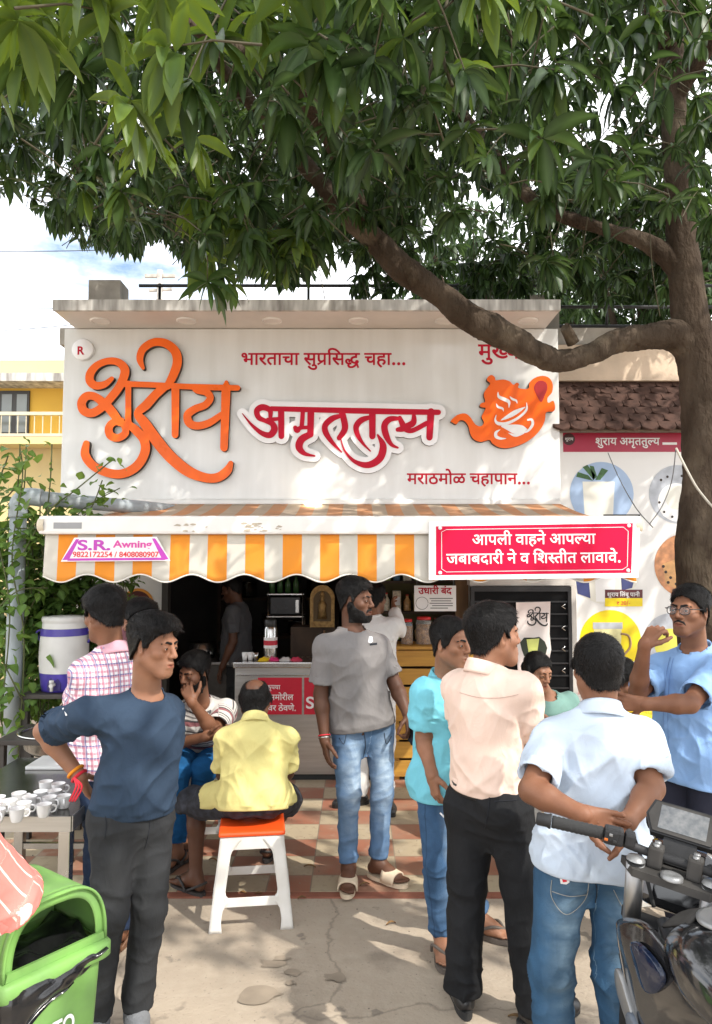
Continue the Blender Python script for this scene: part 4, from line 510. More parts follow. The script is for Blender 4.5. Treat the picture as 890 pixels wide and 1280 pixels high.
    ey = np.exp(-(((np.abs(l[:, 0])-.0325)/.02)**2+((l[:, 2]-.004)/.013)**2))*(l[:, 1] > .05); tn *= 1-ey[:, None]*np.array((.16, .18, .20)); tones.append(tn)  # eye sockets darkened in the skin tone as painted shading
    V, Q = grid_mesh_join(parts); me = mesh_np(V, Q); tn = np.concatenate(tones); z_ = noise3(V, 14, seed)[:, None]*.10+noise3(V, 45, seed+1)[:, None]*.07; tn = tn*(1+z_*np.array((.8, 1.1, 1.2)))*(1-.05*np.array((0, 1, 1)))
    for j_ in ('EL', 'ER', 'KL', 'KR'): tn = tn*(1-.22*np.exp(-(np.linalg.norm(V-J[j_], axis=1)/.05)**2)[:, None])
    set_attr(me, 'tone', tn); link('body', me, skin, root)
    # hair, brows, beard
    Hr = Field(Hf.lo, Hf.lo+.1, Hf.h); Hr.n, Hr.ax, Hr.F = Hf.n, Hf.ax, np.full(Hf.F.shape, .6, np.float32); hair_field(Hr, Hf.F, T, HB, hg, C, slim, S.get('hair', {}), seed); v, q = Hr.mesh()
    hair_v, hair_q = v, q
    ho = link('hair', mesh_np(v, q), M('hair_'+S.get('hairc', 'black'), dict(black=(.007, .0062, .006), grey=(.035, .033, .032), brown=(.02, .013, .01))[S.get('hairc', 'black')], rough=.5, var=.5, scale=90, bump=.6, bscale=240, spec=.18, stretch=(1, 1, .35)), root)
    if S.get('strands', 4200): strands(hair_v, hair_q, C, HB, hg, S.get('strands', 4200), ho, S.get('hair', {}), seed)
    # eyes
    if S.get('eyes', True):
        for s in (-1, 1):
            c = T(s*.0325, .0775, .001); mb = MB(); gz = unit(HB[1]+HB[0]*S.get('gaze', 0)); r = .0132*hg
            mb.lathe([(r*math.sin(a), r*math.cos(a)) for a in np.linspace(0, math.pi, 13)], c, 14, axis=Vector(gz)); 
            for f in mb.bm.faces:
                if (f.calc_center_median()-Vector(c)).normalized().dot(Vector(gz)) > math.cos(.42): f.material_index = 1
            mb.build('eye', [M('eye_white', (.42, .38, .35), rough=.2), M('eye_iris', (.012, .007, .005), rough=.08)], root)
    S['_T'] = T; S['_root'] = root; S['_To'] = To; S['_HB'] = HB
    # ---------------- shirt
    sh = S.get('shirt')
    if sh:
        e = sh.get('ease', .02); th = sh.get('hem', -.1); lo, hi = To.bounds(); aj = np.stack([J['EL'], J['ER'], J['SL'], J['SR']]); lo = np.minimum(lo, aj.min(0)-.12); hi = np.maximum(hi, aj.max(0)+.12); hi = hi+A3(0, 0, .02)
        Sf = Field(lo, hi, .0055); Sf.op(To.fn(e, straight=.55, flare=sh.get('flare', .02)), lo, hi, k=.0)
        Sf.cone(neck-To.u*.035, J['SL'], .052*g+e*.5, .056*g+e*.6, .05); Sf.cone(neck-To.u*.035, J['SR'], .052*g+e*.5, .056*g+e*.6, .05)
        if th < -.05 and S.get('tmin', -.3) < -.2:
            for h_ in 'LR': Sf.cone(J['H'+h_]+To.u*.03, J['H'+h_]+(J['K'+h_]-J['H'+h_])*.5, .094*g+e*.7, .088*g+e*.7, .03); Sf.ell(J['H'+h_]-To.frame(0)[1]*.045*g-To.u*.01, (.082*g+e*.6, .082*g+e*.6, .09*g), k=.05)
        hc = To.at(th); Sf.op(plane_fn(hc, -To.u), lo, hi, .006, 'sect')
        carve = To.fn(e-.011, straight=.55, flare=sh.get('flare', .02)); cp = plane_fn(To.at(th+.07), To.u); Sf.op(lambda x, y, z: np.maximum(carve(x, y, z), cp(x, y, z)), lo, hi, .004, 'sub')
        for s in 'LR':
            a, b = J['S'+s], J['E'+s]; fr = sh.get('sleeve', .72); rr = sh.get('sr', (.060, .066)); dv = unit(b-a); cut = a+(b-a)*fr
            if fr > 1.05:
                W_ = J['W'+s]; cut = b+(W_-b)*(fr-1); f1, f2 = cone_fn(a, b, rr[0], rr[1]*.9), cone_fn(b, cut, rr[1]*.9, .048); dv2 = unit(cut-b)
                fn = lambda x, y, z, f1=f1, f2=f2: np.minimum(f1(x, y, z), f2(x, y, z)); pf = None
                Sf.op(fn, np.minimum(np.minimum(a, b), cut)-.1, np.maximum(np.maximum(a, b), cut)+.1, .02)
            else:
                ee = a+(b-a)*max(1.02, fr+.08); f1 = cone_fn(a, ee, rr[0], rr[1]); pf = plane_fn(cut, dv); fn = lambda x, y, z, f1=f1, pf=pf: np.maximum(f1(x, y, z), pf(x, y, z))
                Sf.op(fn, np.minimum(a, ee)-.1, np.maximum(a, ee)+.1, .022)
                c0 = cut-dv*.05; f3 = cone_fn(c0, cut+dv*.05, rr[1]-.012, rr[1]-.011); p3 = plane_fn(cut-dv*.045, -dv); Sf.op(lambda x, y, z, f3=f3, p3=p3: np.maximum(f3(x, y, z), p3(x, y, z)), np.minimum(c0, cut)-.12, np.maximum(c0, cut)+.12, .003, 'sub')
        nr = sh.get('neck', .068); fw = To.frame(1.)[1]; Sf.cone(neck-To.u*sh.get('drop', .005)+fw*sh.get('scoop', .012), C, nr*hg, nr*hg, .008, 'sub')
        v, q = Sf.mesh(); x, y, t = To.uvw(v); hz = np.clip((.95-t)/.25, 0, 1)*np.clip((t-th)/.08+.25, 0, 1); out = np.zeros(len(v))
        for s in 'LR': out = np.maximum(out, np.clip(1-np.linalg.norm(v-J['S'+s], axis=1)/.5, 0, 1)*.6)
        k = sh.get('fold', 1.); up = To.u; v = displace(v, q, .013*k, ((11, up*.8+To.rs*.9, .5), (15, up*.75-To.rs*.9, .4), (7, up, .45), (30, up+To.rs*.5, .12)), seed=seed*3, weight=(.35+.65*hz)*np.clip((t-th)/.06-.15, 0, 1))
        x, y, t = To.uvw(v); pat = np.stack([x, t*To.L, y], 1)
        for s in 'LR':
            a, b = J['S'+s], J['E'+s]; dv = unit(b-a); dd = v-a; al = dd@dv; rad = dd-np.outer(al, dv); on = (np.linalg.norm(rad, axis=1) < .085) & (al > .045) & (np.abs(x) > .11*To.size)
            rx = unit(np.cross(dv, fw)); fy = np.cross(dv, rx); an = np.arctan2(rad@fy, rad@rx)*.06; pat[on] = np.stack([an[on], -al[on]+To.L*.9, rad[on]@fy], 1)
        me = mesh_np(v, q); set_attr(me, 'pat', pat, 'FLOAT_VECTOR'); so = link('shirt', me, sh['mat'], root); S['_shirt'] = (v, q)
        col = sh.get('collar')
        if col:
            mb = MB(); base = neck+fw*.004; r0 = .064*hg; HH = {'rib': .012, 'shirt': .040, 'polo': .036}[col]; n = 40
            gap = .10 if col != 'rib' else 0; rr_, ff_ = To.frame(1.)
            def cpt(u, w):
                a = gap*math.pi+u*(2-2*gap)*math.pi if col != 'rib' else u*2*math.pi; c, s_ = math.cos(a), math.sin(a)
                if col == 'rib': ph = w*2*math.pi; rad = nr*hg+.003+.006*math.cos(ph); return base+ff_*(sh.get('scoop', .012)*1.0-.004)+ff_*c*rad*1.06+rr_*s_*rad*1.02+To.u*(.012-.038*c+.007*math.sin(ph)-sh.get('drop', .005))
                k = 1-abs(2*w-1); up_ = HH*k; ou = .0 if w < .5 else (.004+.019*(2*w-1)); dn = (HH*.95)*(1-k) if w >= .5 else 0; pt = .018*max(0, (c-.55)/.45)*(2*w-1 if w > .5 else 0)
                return base+(ff_*c*1.10+rr_*s_)*(r0+ou+.002+pt)+To.u*(HH*(1-abs(2*w-1))+.006-.030*c-(.012 if w > .5 else .0)*(2*w-1)-pt*.6)
            mb.grid(cpt, n, 10); mb.build('collar', sh.get('collarmat', sh['mat']), root, solid=.0025 if col != 'rib' else 0)
    # ---------------- trousers
    tr = S.get('trousers')
    if tr:
        e = tr.get('ease', .008); wt = tr.get('waist', .10); pts = np.stack([J[k+s] for k in 'HKA' for s in 'LR']+[J['PV'], To.at(wt)]); lo, hi = pts.min(0)-.2, pts.max(0)+.2; Tf = Field(lo, hi, .006)
        to2 = Torso(J['PV'], J['N'], rh, rs, To.size, S.get('bend'), S.get('belly', 0)*.4, S.get('tmin', -.3)); tf = to2.fn(e); Tf.op(tf, *to2.bounds(), k=0); Tf.op(plane_fn(To.at(wt), To.u), lo, hi, .004, 'sect')
        fw = To.frame(0)[1]; rK = tr.get('rk', .066); rA = tr.get('ra', .056)
        for s in 'LR':
            hp, kn, an = J['H'+s], J['K'+s], J['A'+s]; ln = tr.get('len', 1.); th_ = unit(kn-hp)
            Tf.cone(hp, kn, (.086+e)*g, rK*g, .035); bt = unit(-fw*.8+(-th_)*.2+th_*(0 if abs(th_[2]) > .6 else .0)); Tf.ell(hp-fw*.045*g-To.u*.01+To.frame(0)[0]*(0), (.078*g, .078*g, .085*g), k=.05)
            if ln > .02:
                cut = kn+(an-kn)*ln; dv = unit(an-kn); cf = kn+(an-kn)*.35-fw*.008; f0 = cone_fn(kn, cf, rK*g, (rK*.62+rA*.38)*g); f1 = cone_fn(cf, kn+(an-kn)*max(ln, 1.)+dv*.06, (rK*.62+rA*.38)*g, rA*g); pf = plane_fn(cut, dv)
                Tf.op(lambda x, y, z, f0=f0, f1=f1, pf=pf: np.maximum(np.minimum(f0(x, y, z), f1(x, y, z)), pf(x, y, z)), np.minimum(kn, an)-.12, np.maximum(kn, an)+.12, .02)
                rr = tr.get('ra2', rA)*g-.011; f3 = cone_fn(cut-dv*.04, cut+dv*.05, rr, rr); p3 = plane_fn(cut-dv*.035, -dv); Tf.op(lambda x, y, z, f3=f3, p3=p3: np.maximum(f3(x, y, z), p3(x, y, z)), cut-.12, cut+.12, .002, 'sub')
        v, q = Tf.mesh(); n_ = len(v); wgt = np.full(n_, .45); pat = np.zeros((n_, 3)); best = np.full(n_, 9.)
        for s in 'LR':
            hp, kn, an = J['H'+s], J['K'+s], J['A'+s]
            dk = np.linalg.norm(v-kn, axis=1); wgt = np.maximum(wgt, 1.0*np.exp(-(dk/.13)**2)); cut = kn+(an-kn)*max(tr.get('len', 1.), 0); da = np.linalg.norm(v-cut, axis=1); wgt = np.maximum(wgt, tr.get('stack', 1.2)*np.exp(-(da/.14)**2))
            al = np.clip(((v-hp)@(an-hp))/((an-hp)@(an-hp)), 0, 1); ax = hp+np.outer(al, an-hp); rd = np.linalg.norm(v-ax, axis=1); m = rd < best; best = np.minimum(best, rd); dd = (v-ax)@fw; xx = (v-ax)@To.frame(0)[0]; pat[m] = np.stack([xx[m], al[m], dd[m]], 1)
        k = tr.get('fold', 1.); sx = To.frame(0)[0]; v = displace(v, q, .013*k, ((12, sx+fw*.4, .55), (19, sx-fw*.5-To.u*.3, .40), (8, To.u+sx*.3, .35)), seed=seed*5+1, weight=wgt)
        me = mesh_np(v, q); set_attr(me, 'pat', pat, 'FLOAT_VECTOR'); link('trousers', me, tr['mat'], root); S['_trousers'] = (v, q)
        if tr.get('belt'):
            mb = MB(); rows = []
            a_ = prof(wt, TT, AA)*To.size+e+.006; b_ = prof(wt, TT, BB)*To.size+e+.006+S.get('belly', 0)*.2
            def bp(u, w): r_, f_ = To.frame(wt); an = u*2*math.pi; return To.at(wt-.055+.065*w)+r_*math.cos(an)*a_*1.005+f_*(math.sin(an)*b_*1.005+S.get('belly', 0)*.1)
            mb.grid(bp, 48, 2); mb.build('belt', tr['belt'], root, solid=.004)
    # ---------------- footwear
    for s in 'LR':
        an = J['A'+s]; f = unit(A3(*S['toe'][s][:2], 0)); sd = np.cross(f, A3(0, 0, 1)); z0 = an[2]-.078*g; b = A3(an[0], an[1], z0); kind = S['shoe']; T2 = lambda x, y, z: b+g*(sd*x+f*y)+A3(0, 0, z*g)
        if kind in ('shoe', 'sneaker'):
            Ff = Field(b-.24, b+.26, .005); Ff.cone(T2(0, -.035, .045), T2(0, .03, .055), .040*g, .042*g, .02); Ff.cone(T2(0, .03, .055), T2(0, .13, .030), .043*g, .040*g, .03); Ff.cone(T2(-.006, .13, .028), T2(.004, .185, .024), .042*g, .032*g, .03); Ff.cone(T2(0, -.01, .06), T2(0, -.008, .095), .042*g, .040*g, .02)
            Ff.op(plane_fn(T2(0, 0, .006), A3(0, 0, -1)), b-.3, b+.3, .004, 'sect'); Ff.cone(T2(0, -.006, .085), T2(0, -.006, .2), .034*g, .036*g, .004, 'sub'); v, q = Ff.mesh(); v = displace(v, q, .003, ((30, sd, .5),), seed=seed); up = link('shoe', mesh_np(v, q), S['shoemat'], root)
            mb = MB(); o = sole_shape(T2, -.085, .222, .040, .047); mb.prism([T2(x, y, -.004) for x, y in o], (0, 0, .030*g)); mb.build('sole', S.get('solemat', S['shoemat']), up)
        else:
            mb = MB(); o = sole_shape(T2, -.075, .200, .038, .050); mb.prism([T2(x, y, -.022) for x, y in o], (0, 0, .022*g)); up = mb.build({'slide': 'slider', 'flipflop': 'flip_flop', 'sandal': 'sandal'}[kind], S['shoemat'], root); mb = MB()
            if kind == 'slide':
                mb.grid(lambda u, w: T2(math.cos(math.pi*u)*.052, .055+.085*w, -.004+math.sin(math.pi*u)**.6*(.070-.022*w)), 18, 5); mb.build('strap', S['shoemat'], up, solid=.008)
            else:
                t0 = T2(-.018, .145, .030)
                for x in (-.05, .052): mb.tube(spline([t0, T2(x*.75, .105, .054), T2(x*1.0, .05, .03), T2(x*1.0, .03, -.005)], 5), .0072*g, 7)
                if kind == 'sandal': mb.tube(spline([T2(.044, .03, .0), T2(.04, -.04, .035), T2(0, -.072, .05), T2(-.04, -.04, .035), T2(-.044, .03, .0)], 5), .007*g, 7)
                mb.tube([t0, T2(-.018, .150, -.01)], .006*g, 7); mb.build('strap', S.get('solemat', S['shoemat']), up)
    return root

def on_cloth(S, which, pts, off=.0018, n=6):
    "carry a line or outline seen in the photograph onto the garment's surface"
    V, Q = S[which]; bv = S.get('bvh'+which) or BVHTree.FromPolygons([tuple(v) for v in V], [tuple(int(i) for i in q) for q in Q]); S['bvh'+which] = bv; o = Vector((0, 0, CAM_H)); out = []
    for px, py in (spline(pts, n) if n else pts):
        d = Vector(P(px, py, 2.)); d = (d-o).normalized(); h = bv.ray_cast(o, d)
        if h[0] is not None: nn = h[1] if h[1].dot(d) < 0 else -h[1]; out.append(h[0]+nn*off)
    return out
def seam(S, which, lines, mat, name='seam', r=.0016):
    for pts in lines:
        q = on_cloth(S, which, pts)
        if len(q) > 1: MB().tube(q, r, 5).build(name, mat, S['_root'])
def patch(S, which, pts, mat, name, off=.0025):
    c = np.mean(pts, 0); q = on_cloth(S, which, [tuple(c)]+list(pts), off, 0)
    if len(q) != len(pts)+1: return
    mb = MB(); V = [mb.bm.verts.new(v) for v in q]; k = len(V)-1
    for i in range(k): mb.bm.faces.new((V[0], V[1+i], V[1+(i+1) % k]))
    return mb.build(name, mat, S['_root'])

# ------------------------------------------------------------ the setting
def ground_mat():
    m = M('dusty_concrete', (.37, .305, .235), rough=.9, var=.18, scale=.9, bump=.35, bscale=55); t = m.node_tree; b = t.nodes['Principled BSDF']; L = t.links.new
    cur = b.inputs['Base Color'].links[0].from_socket; tc = _n(t, 'ShaderNodeTexCoord')
    for sc, lo, hi, col, st in ((14, .45, .75, (.43, .365, .285), .5), (2.2, .60, .68, (.17, .14, .11), .55), (60, .62, .70, (.15, .13, .11), .5), (5, .66, .69, (.13, .11, .09), .6)):
        n = _n(t, 'ShaderNodeTexNoise'); n.inputs['Scale'].default_value = sc; n.inputs['Detail'].default_value = 8; L(tc.outputs['Object'], n.inputs['Vector'])
        r = _n(t, 'ShaderNodeMapRange'); r.inputs[1].default_value = lo; r.inputs[2].default_value = hi; r.inputs[4].default_value = st; L(n.outputs['Fac'], r.inputs[0])
        x = _n(t, 'ShaderNodeMix', data_type='RGBA'); L(r.outputs[0], x.inputs[0]); L(cur, x.inputs[6]); x.inputs[7].default_value = (*col, 1); cur = x.outputs[2]
    v = _n(t, 'ShaderNodeTexVoronoi', feature='DISTANCE_TO_EDGE'); v.inputs['Scale'].default_value = .55; n = _n(t, 'ShaderNodeTexNoise'); n.inputs['Scale'].default_value = 3; n.inputs['Detail'].default_value = 6; ad = _n(t, 'ShaderNodeMix', data_type='RGBA', blend_type='LINEAR_LIGHT'); ad.inputs[0].default_value = .22; L(tc.outputs['Object'], ad.inputs[6]); L(n.outputs['Color'], ad.inputs[7]); L(tc.outputs['Object'], n.inputs['Vector']); L(ad.outputs[2], v.inputs['Vector'])
    r = _n(t, 'ShaderNodeMapRange'); r.inputs[1].default_value = .001; r.inputs[2].default_value = .007; r.inputs[3].default_value = .45; r.inputs[4].default_value = 0; L(v.outputs['Distance'], r.inputs[0]); x = _n(t, 'ShaderNodeMix', data_type='RGBA'); L(r.outputs[0], x.inputs[0]); L(cur, x.inputs[6]); x.inputs[7].default_value = (.12, .10, .08, 1); cur = x.outputs[2]
    L(cur, b.inputs['Base Color']); return m
mb = MB(); mb.poly([(-90, -30, 0), (90, -30, 0), (90, 160, 0), (-90, 160, 0)]); tag(mb.build('ground', ground_mat()), kind='structure')
# damp stains and litter on the concrete
stain = M('damp_stain', (.265, .215, .162), rough=.75, var=.2)
mb = MB()
for px, py, r in ((342, 1186, .05), (366, 1196, .035), (318, 1225, .085), (335, 1222, .05), (352, 1180, .03), (365, 1209, .02), (418, 1203, .04), (296, 1030, .03)):
    Y = 1.83*924/(py-700); c = P(px, py, Y); k = RNG.random(10)*.6+.5; q_ = spline([(c[0]+r*k[i]*math.cos(i*.6283)*1.4, c[1]+r*k[i]*math.sin(i*.6283)) for i in range(10)], 5, True); z_ = .004+.0006*len(mb.bm.faces); mb.poly([(a_, b_, z_) for a_, b_ in q_])
tag(mb.build('damp_stain', stain), kind='structure')
grit = M('grit', (.24, .20, .16), rough=.9, var=.5, scale=30); rgg = np.random.default_rng(5); mb = MB()
for k in range(420):
    x, y = rgg.uniform(-2.5, 3.5), rgg.uniform(1.6, 5.6); r = rgg.uniform(.0015, .0045); z = .012 if y > 4.19 else 0; m_ = Matrix.Translation((x, y, z+r*.4)) @ Matrix.Diagonal((r*1.3, r, r*.7, 1)); bmesh.ops.create_icosphere(mb.bm, subdivisions=1, radius=1, matrix=m_)
tag(mb.build('grit', grit), 'scattered grit and small stones on the concrete and tiles', 'grit', kind='stuff')
dry = M('dry_leaf', (.20, .11, .04), rough=.8, var=.4, scale=30)
for k in range(16):
    x, y = rgg.uniform(-1.2, 1.0), rgg.uniform(2.6, 5.2); a = rgg.uniform(0, 6.28); z = .016 if y > 4.19 else .004; ln = rgg.uniform(.04, .09); mb = MB(); mb.grid(lambda u, v: (x+math.cos(a)*(u-.5)*ln-math.sin(a)*(v-.5)*ln*.32*math.sin(math.pi*(.08+.84*u)), y+math.sin(a)*(u-.5)*ln+math.cos(a)*(v-.5)*ln*.32*math.sin(math.pi*(.08+.84*u)), z+.010*math.sin(u*3.1)+.012*abs(v-.5)), 6, 2); tag(mb.build('fallen_leaf', dry), 'small dry brown leaf fallen on the paving', 'leaf', 'fallen leaves on the paving')
def tile_mat():
    m = bpy.data.materials.new('worn_floor_tiles'); m.use_nodes = True; t = m.node_tree; b = t.nodes['Principled BSDF']; L = t.links.new
    tc = _n(t, 'ShaderNodeTexCoord'); mp = _n(t, 'ShaderNodeMapping'); mp.inputs['Location'].default_value = (.03, .0, .5); mp.inputs['Scale'].default_value = (1/.245, 1/.275, 1); L(tc.outputs['Object'], mp.inputs[0])
    ck = _n(t, 'ShaderNodeTexChecker'); ck.inputs['Scale'].default_value = 1; ck.inputs['Color1'].default_value = (.31, .125, .075, 1); ck.inputs['Color2'].default_value = (.42, .345, .235, 1); L(mp.outputs[0], ck.inputs[0])
    br = _n(t, 'ShaderNodeTexBrick'); br.offset = 0; br.inputs['Scale'].default_value = 1; br.inputs['Brick Width'].default_value = 1; br.inputs['Row Height'].default_value = 1; br.inputs['Mortar Size'].default_value = .014; L(mp.outputs[0], br.inputs[0]); br.inputs['Mortar'].default_value = (0, 0, 0, 1); br.inputs['Color1'].default_value = (1, 1, 1, 1); br.inputs['Color2'].default_value = (1, 1, 1, 1)
    x = _n(t, 'ShaderNodeMix', data_type='RGBA'); L(br.outputs['Fac'], x.inputs[0]); L(ck.outputs[0], x.inputs[6]); x.inputs[7].default_value = (.20, .16, .12, 1); cur = x.outputs[2]
    for sc, lo, hi, col, st in ((3, .40, .75, (.34, .27, .19), .55), (30, .55, .75, (.22, .16, .11), .5), (9, .6, .72, (.45, .40, .32), .4)):
        n = _n(t, 'ShaderNodeTexNoise'); n.inputs['Scale'].default_value = sc; n.inputs['Detail'].default_value = 8; L(tc.outputs['Object'], n.inputs['Vector'])
        r = _n(t, 'ShaderNodeMapRange'); r.inputs[1].default_value = lo; r.inputs[2].default_value = hi; r.inputs[4].default_value = st; L(n.outputs['Fac'], r.inputs[0])
        x = _n(t, 'ShaderNodeMix', data_type='RGBA'); L(r.outputs[0], x.inputs[0]); L(cur, x.inputs[6]); x.inputs[7].default_value = (*col, 1); cur = x.outputs[2]
    L(cur, b.inputs['Base Color']); b.inputs['Roughness'].default_value = .6; return m
mb = MB(); mb.span((-2.3, 4.19, -.05), (2.9, 9.4, .012)); tag(mb.build('tiled_floor', tile_mat()), kind='structure')
mb = MB(); mb.span((-2.3, 4.13, -.05), (2.9, 4.188, .010)); tag(mb.build('floor_edge_strip', M('red_tile_edge', (.25, .09, .055), rough=.7, var=.3)), kind='structure')
# ------------------------------------------------------------ shop building
white_wall = M('dirty_white_plaster', (.62, .58, .53), rough=.85, var=.14, scale=2.5, bump=.2, bscale=30)
beige = M('beige_plaster', (.56, .44, .33), rough=.9, var=.25, scale=2.2, bump=.3, bscale=25)
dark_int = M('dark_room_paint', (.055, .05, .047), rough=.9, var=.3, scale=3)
conc = M('weathered_concrete', (.36, .33, .29), rough=.95, var=.35, scale=4, bump=.4, bscale=40)
shop = thing('shop_building', 'low white tea shop building with a roof terrace above the sign board', 'building', (0, 7, 0))
mb = MB(); mb.span((-2.50, 6.62, .012), (-1.72, 6.80, 2.46)); mb.span((1.02, 6.66, .012), (4.6, 6.82, 3.0)); mb.build('front_wall', white_wall, shop)
mb = MB(); mb.span((-2.62, 6.63, 2.47), (1.80, 6.85, 3.84)); mb.build('upper_wall', white_wall, shop)
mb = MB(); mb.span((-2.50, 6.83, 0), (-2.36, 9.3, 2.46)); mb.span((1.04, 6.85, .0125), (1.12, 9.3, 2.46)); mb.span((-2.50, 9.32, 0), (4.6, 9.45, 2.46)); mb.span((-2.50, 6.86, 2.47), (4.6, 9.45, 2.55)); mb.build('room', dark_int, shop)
mb = MB(); mb.span((-2.80, 6.86, 3.86), (4.8, 11, 4.02)); mb.build('terrace_slab', conc, shop)
mb = MB(); mb.span((1.81, 6.80, 3.50), (4.6, 7.2, 3.84)); mb.build('beam', beige, shop)
# little tiled roof to the right of the sign
tile_m = M('brown_roof_tiles', (.070, .038, .029), rough=.85, spec=.2, var=.35, scale=14, bump=.2)
mb = MB(); rt = random.Random(4)
z0, y0, z1, y1 = Z(537, 6.42), 6.42, Z(470, 6.98), 6.98
for r_ in range(8):
    for c_ in range(20):
        u = r_/8; x = 1.80+c_*.155+(.078 if r_ % 2 else 0); yy, zz = y0+(y1-y0)*u, z0+(z1-z0)*u; sl = math.atan2(z1-z0, y1-y0)
        n = 7; top = []
        pts = [(-.075, 0), (-.075, .07), (.075, .07), (.075, 0), (.045, -.030), (0, -.048), (-.045, -.030)]
        pp = [(x+a*.99, yy+b*math.cos(sl)-.012*math.sin(sl)*1, zz+b*math.sin(sl)+.012+rt.random()*.006) for a, b in pts]; mb.prism(pp, (0, -.010, .016))
mb.build('tiled_roof', tile_m, shop)
mb = MB(); mb.bar((1.78, (y0+y1)/2, (z0+z1)/2-.02), (4.75, (y0+y1)/2, (z0+z1)/2-.02), .8, .02, up=(0, z1-z0, -(y1-y0))); mb.build('roof_board', M('old_wood_board', (.10, .07, .05), rough=.9, var=.3), shop)
# terrace: pillar, railing
c = P(135, 357, 6.95); mb = MB(); mb.box((c[0], 6.98, 4.25), (.30, .26, .46)); mb.build('pillar', conc, shop); c2 = P(676, 372, 7.1); mb = MB(); mb.box((c2[0], 7.1, 4.2), (.28, .26, .36)); mb.build('pillar', conc, shop)
blk = M('black_painted_iron', (.016, .015, .016), rough=.5, var=.4)
rail = thing('terrace_railing', 'black iron railing along the roof terrace edge', 'railing', (0, 7, 4.02))
mb = MB()
for z in (4.48, 4.27, 4.08): mb.tube([(-2.1, 7.0, z), (4.6, 7.0, z)], .017, 8)
mb.build('rail', blk, rail); 
for x in np.arange(-1.9, 4.7, .72): mb = MB(); mb.tube([(x, 7.0, 4.02), (x, 7.0, 4.50)], .014, 8); mb.build('post', blk, rail)
# ------------------------------------------------------------ sign board
SY = 6.42
def SP(px, py): return P(px, py, SY)
sign_white = M('glossy_white_sign_panel', (.72, .715, .69), rough=.2, c2=(.64, .63, .60), scale=3, stretch=(2.5, 1, .25), coat=.4)
sb = thing('sign_board', 'large white shop sign with orange and red lettering and a teapot', 'sign', (-.39, SY, 2.4))
zb, zt = Z(624, SY), Z(411, SY); xl, xr = X(74, SY), X(702, SY)
mb = MB(); mb.span((xl, SY, zb), (xr, 6.615, zt), bev=.006); mb.build('panel', sign_white, sb)
canopy_m = M('stained_white_canopy', (.62, .57, .53), rough=.4, var=.10, scale=3)
edge_m = M('stained_concrete_edge', (.68, .66, .62), rough=.85, c2=(.24, .22, .20), scale=9, stretch=(1.6, 1, .25))
CY = 5.93; xl2, xr2 = X(58, CY), X(706, CY); zc = zt+.004
mb = MB(); mb.span((xl2, CY+.03, zc), (xr2, 6.615, zc+.03)); mb.build('canopy', canopy_m, sb)
mb = MB(); mb.span((xl2, CY, zc-.006), (xr2, CY+.028, zc+.085)); mb.span((xl2-.001, CY+.03, zc+.032), (xr2, 6.6, zc+.082)); mb.build('canopy_edge', edge_m, sb)
lampw = M('opal_lamp_glass', (.7, .66, .62), rough=.3); ring = M('white_lamp_ring', (.72, .69, .66), rough=.4)
for px, py in ((125, 401), (233, 402), (340, 404), (448, 407), (556, 408), (660, 409)):
    c = P(px, py, 6.2); mb = MB(); mb.lathe([(.085, 0), (.085, -.010), (.070, -.016), (.066, -.008)], (c[0], 6.2, zc), 28); o = mb.build('downlight', ring, sb); mb = MB(); mb.lathe([(.068, -.009), (0, -.009)], (c[0], 6.2, zc), 28); mb.build('lens', lampw, o)
orange = M('orange_acrylic', (.84, .125, .004), rough=.3, var=.06, spec=.25); side_m = M('dark_letter_side', (.03, .015, .01), rough=.6); crimson = M('crimson_vinyl', (.46, .004, .025), rough=.5, var=.05, spec=.2); white_ac = M('white_acrylic', (.80, .79, .79), rough=.25, var=.02, coat=.3)
q1 = lambda x, y: SP(90+x/4.045, 415+y/4.045)
S1 = [[(212, 243, 22), (175, 272, 34), (130, 278, 40), (102, 255, 42), (105, 215, 42), (140, 175, 36), (195, 155, 34), (245, 162, 38), (276, 195, 44), (270, 240, 44), (245, 290, 42), (210, 335, 42), (165, 385, 42), (115, 415, 42), (72, 405, 44), (60, 365, 44), (85, 332, 42), (125, 333, 40), (165, 362, 44), (205, 400, 46), (245, 455, 40)],
      [(258, 455, 34), (215, 465, 36), (196, 495, 40), (206, 530, 40), (245, 540, 38), (280, 515, 36), (272, 475, 34), (240, 462, 30)],
      [(294, 268, 30), (294, 330, 30), (294, 400, 30), (296, 465, 34), (330, 500, 44), (370, 545, 46), (380, 600, 46), (355, 660, 46), (310, 702, 46), (250, 722, 44), (180, 712, 44), (115, 678, 44), (78, 625, 44), (84, 570, 34)],
      [(255, 270, 30), (400, 274, 28), (560, 282, 28), (700, 287, 30), (842, 290, 28)],
      [(475, 285, 42), (430, 325, 44), (385, 375, 46), (342, 418, 40), (375, 465, 52), (430, 545, 58), (500, 630, 58), (590, 705, 56), (680, 740, 46), (745, 738, 46), (790, 705, 44), (808, 668, 26)],
      [(530, 285, 40), (530, 400, 38), (529, 525, 34)], [(368, 190, 18), (352, 145, 34), (368, 95, 38), (420, 62, 40), (480, 66, 42), (528, 105, 46), (540, 160, 46), (522, 220, 44), (492, 280, 38)],
      [(622, 300, 14), (640, 308, 22), (685, 312, 36), (705, 340, 36), (680, 375, 36), (630, 395, 38), (592, 425, 40), (600, 465, 42), (640, 480, 38), (700, 465, 36), (760, 425, 30)], [(786, 262, 20), (784, 300, 44), (780, 420, 42), (774, 590, 38)]]
def px_strokes(S, ox, oy, sc, depth, mats, name, parent, grow=0., base=0.):
    f = lambda x, y: SP(ox+x/sc, oy+y/sc)-np.array([0, base, 0])
    return strokes(S, f, depth, mats, name, parent, grow)
px_strokes(S1, 90, 415, 4.045, .055, [orange, side_m], 'orange_lettering', sb)
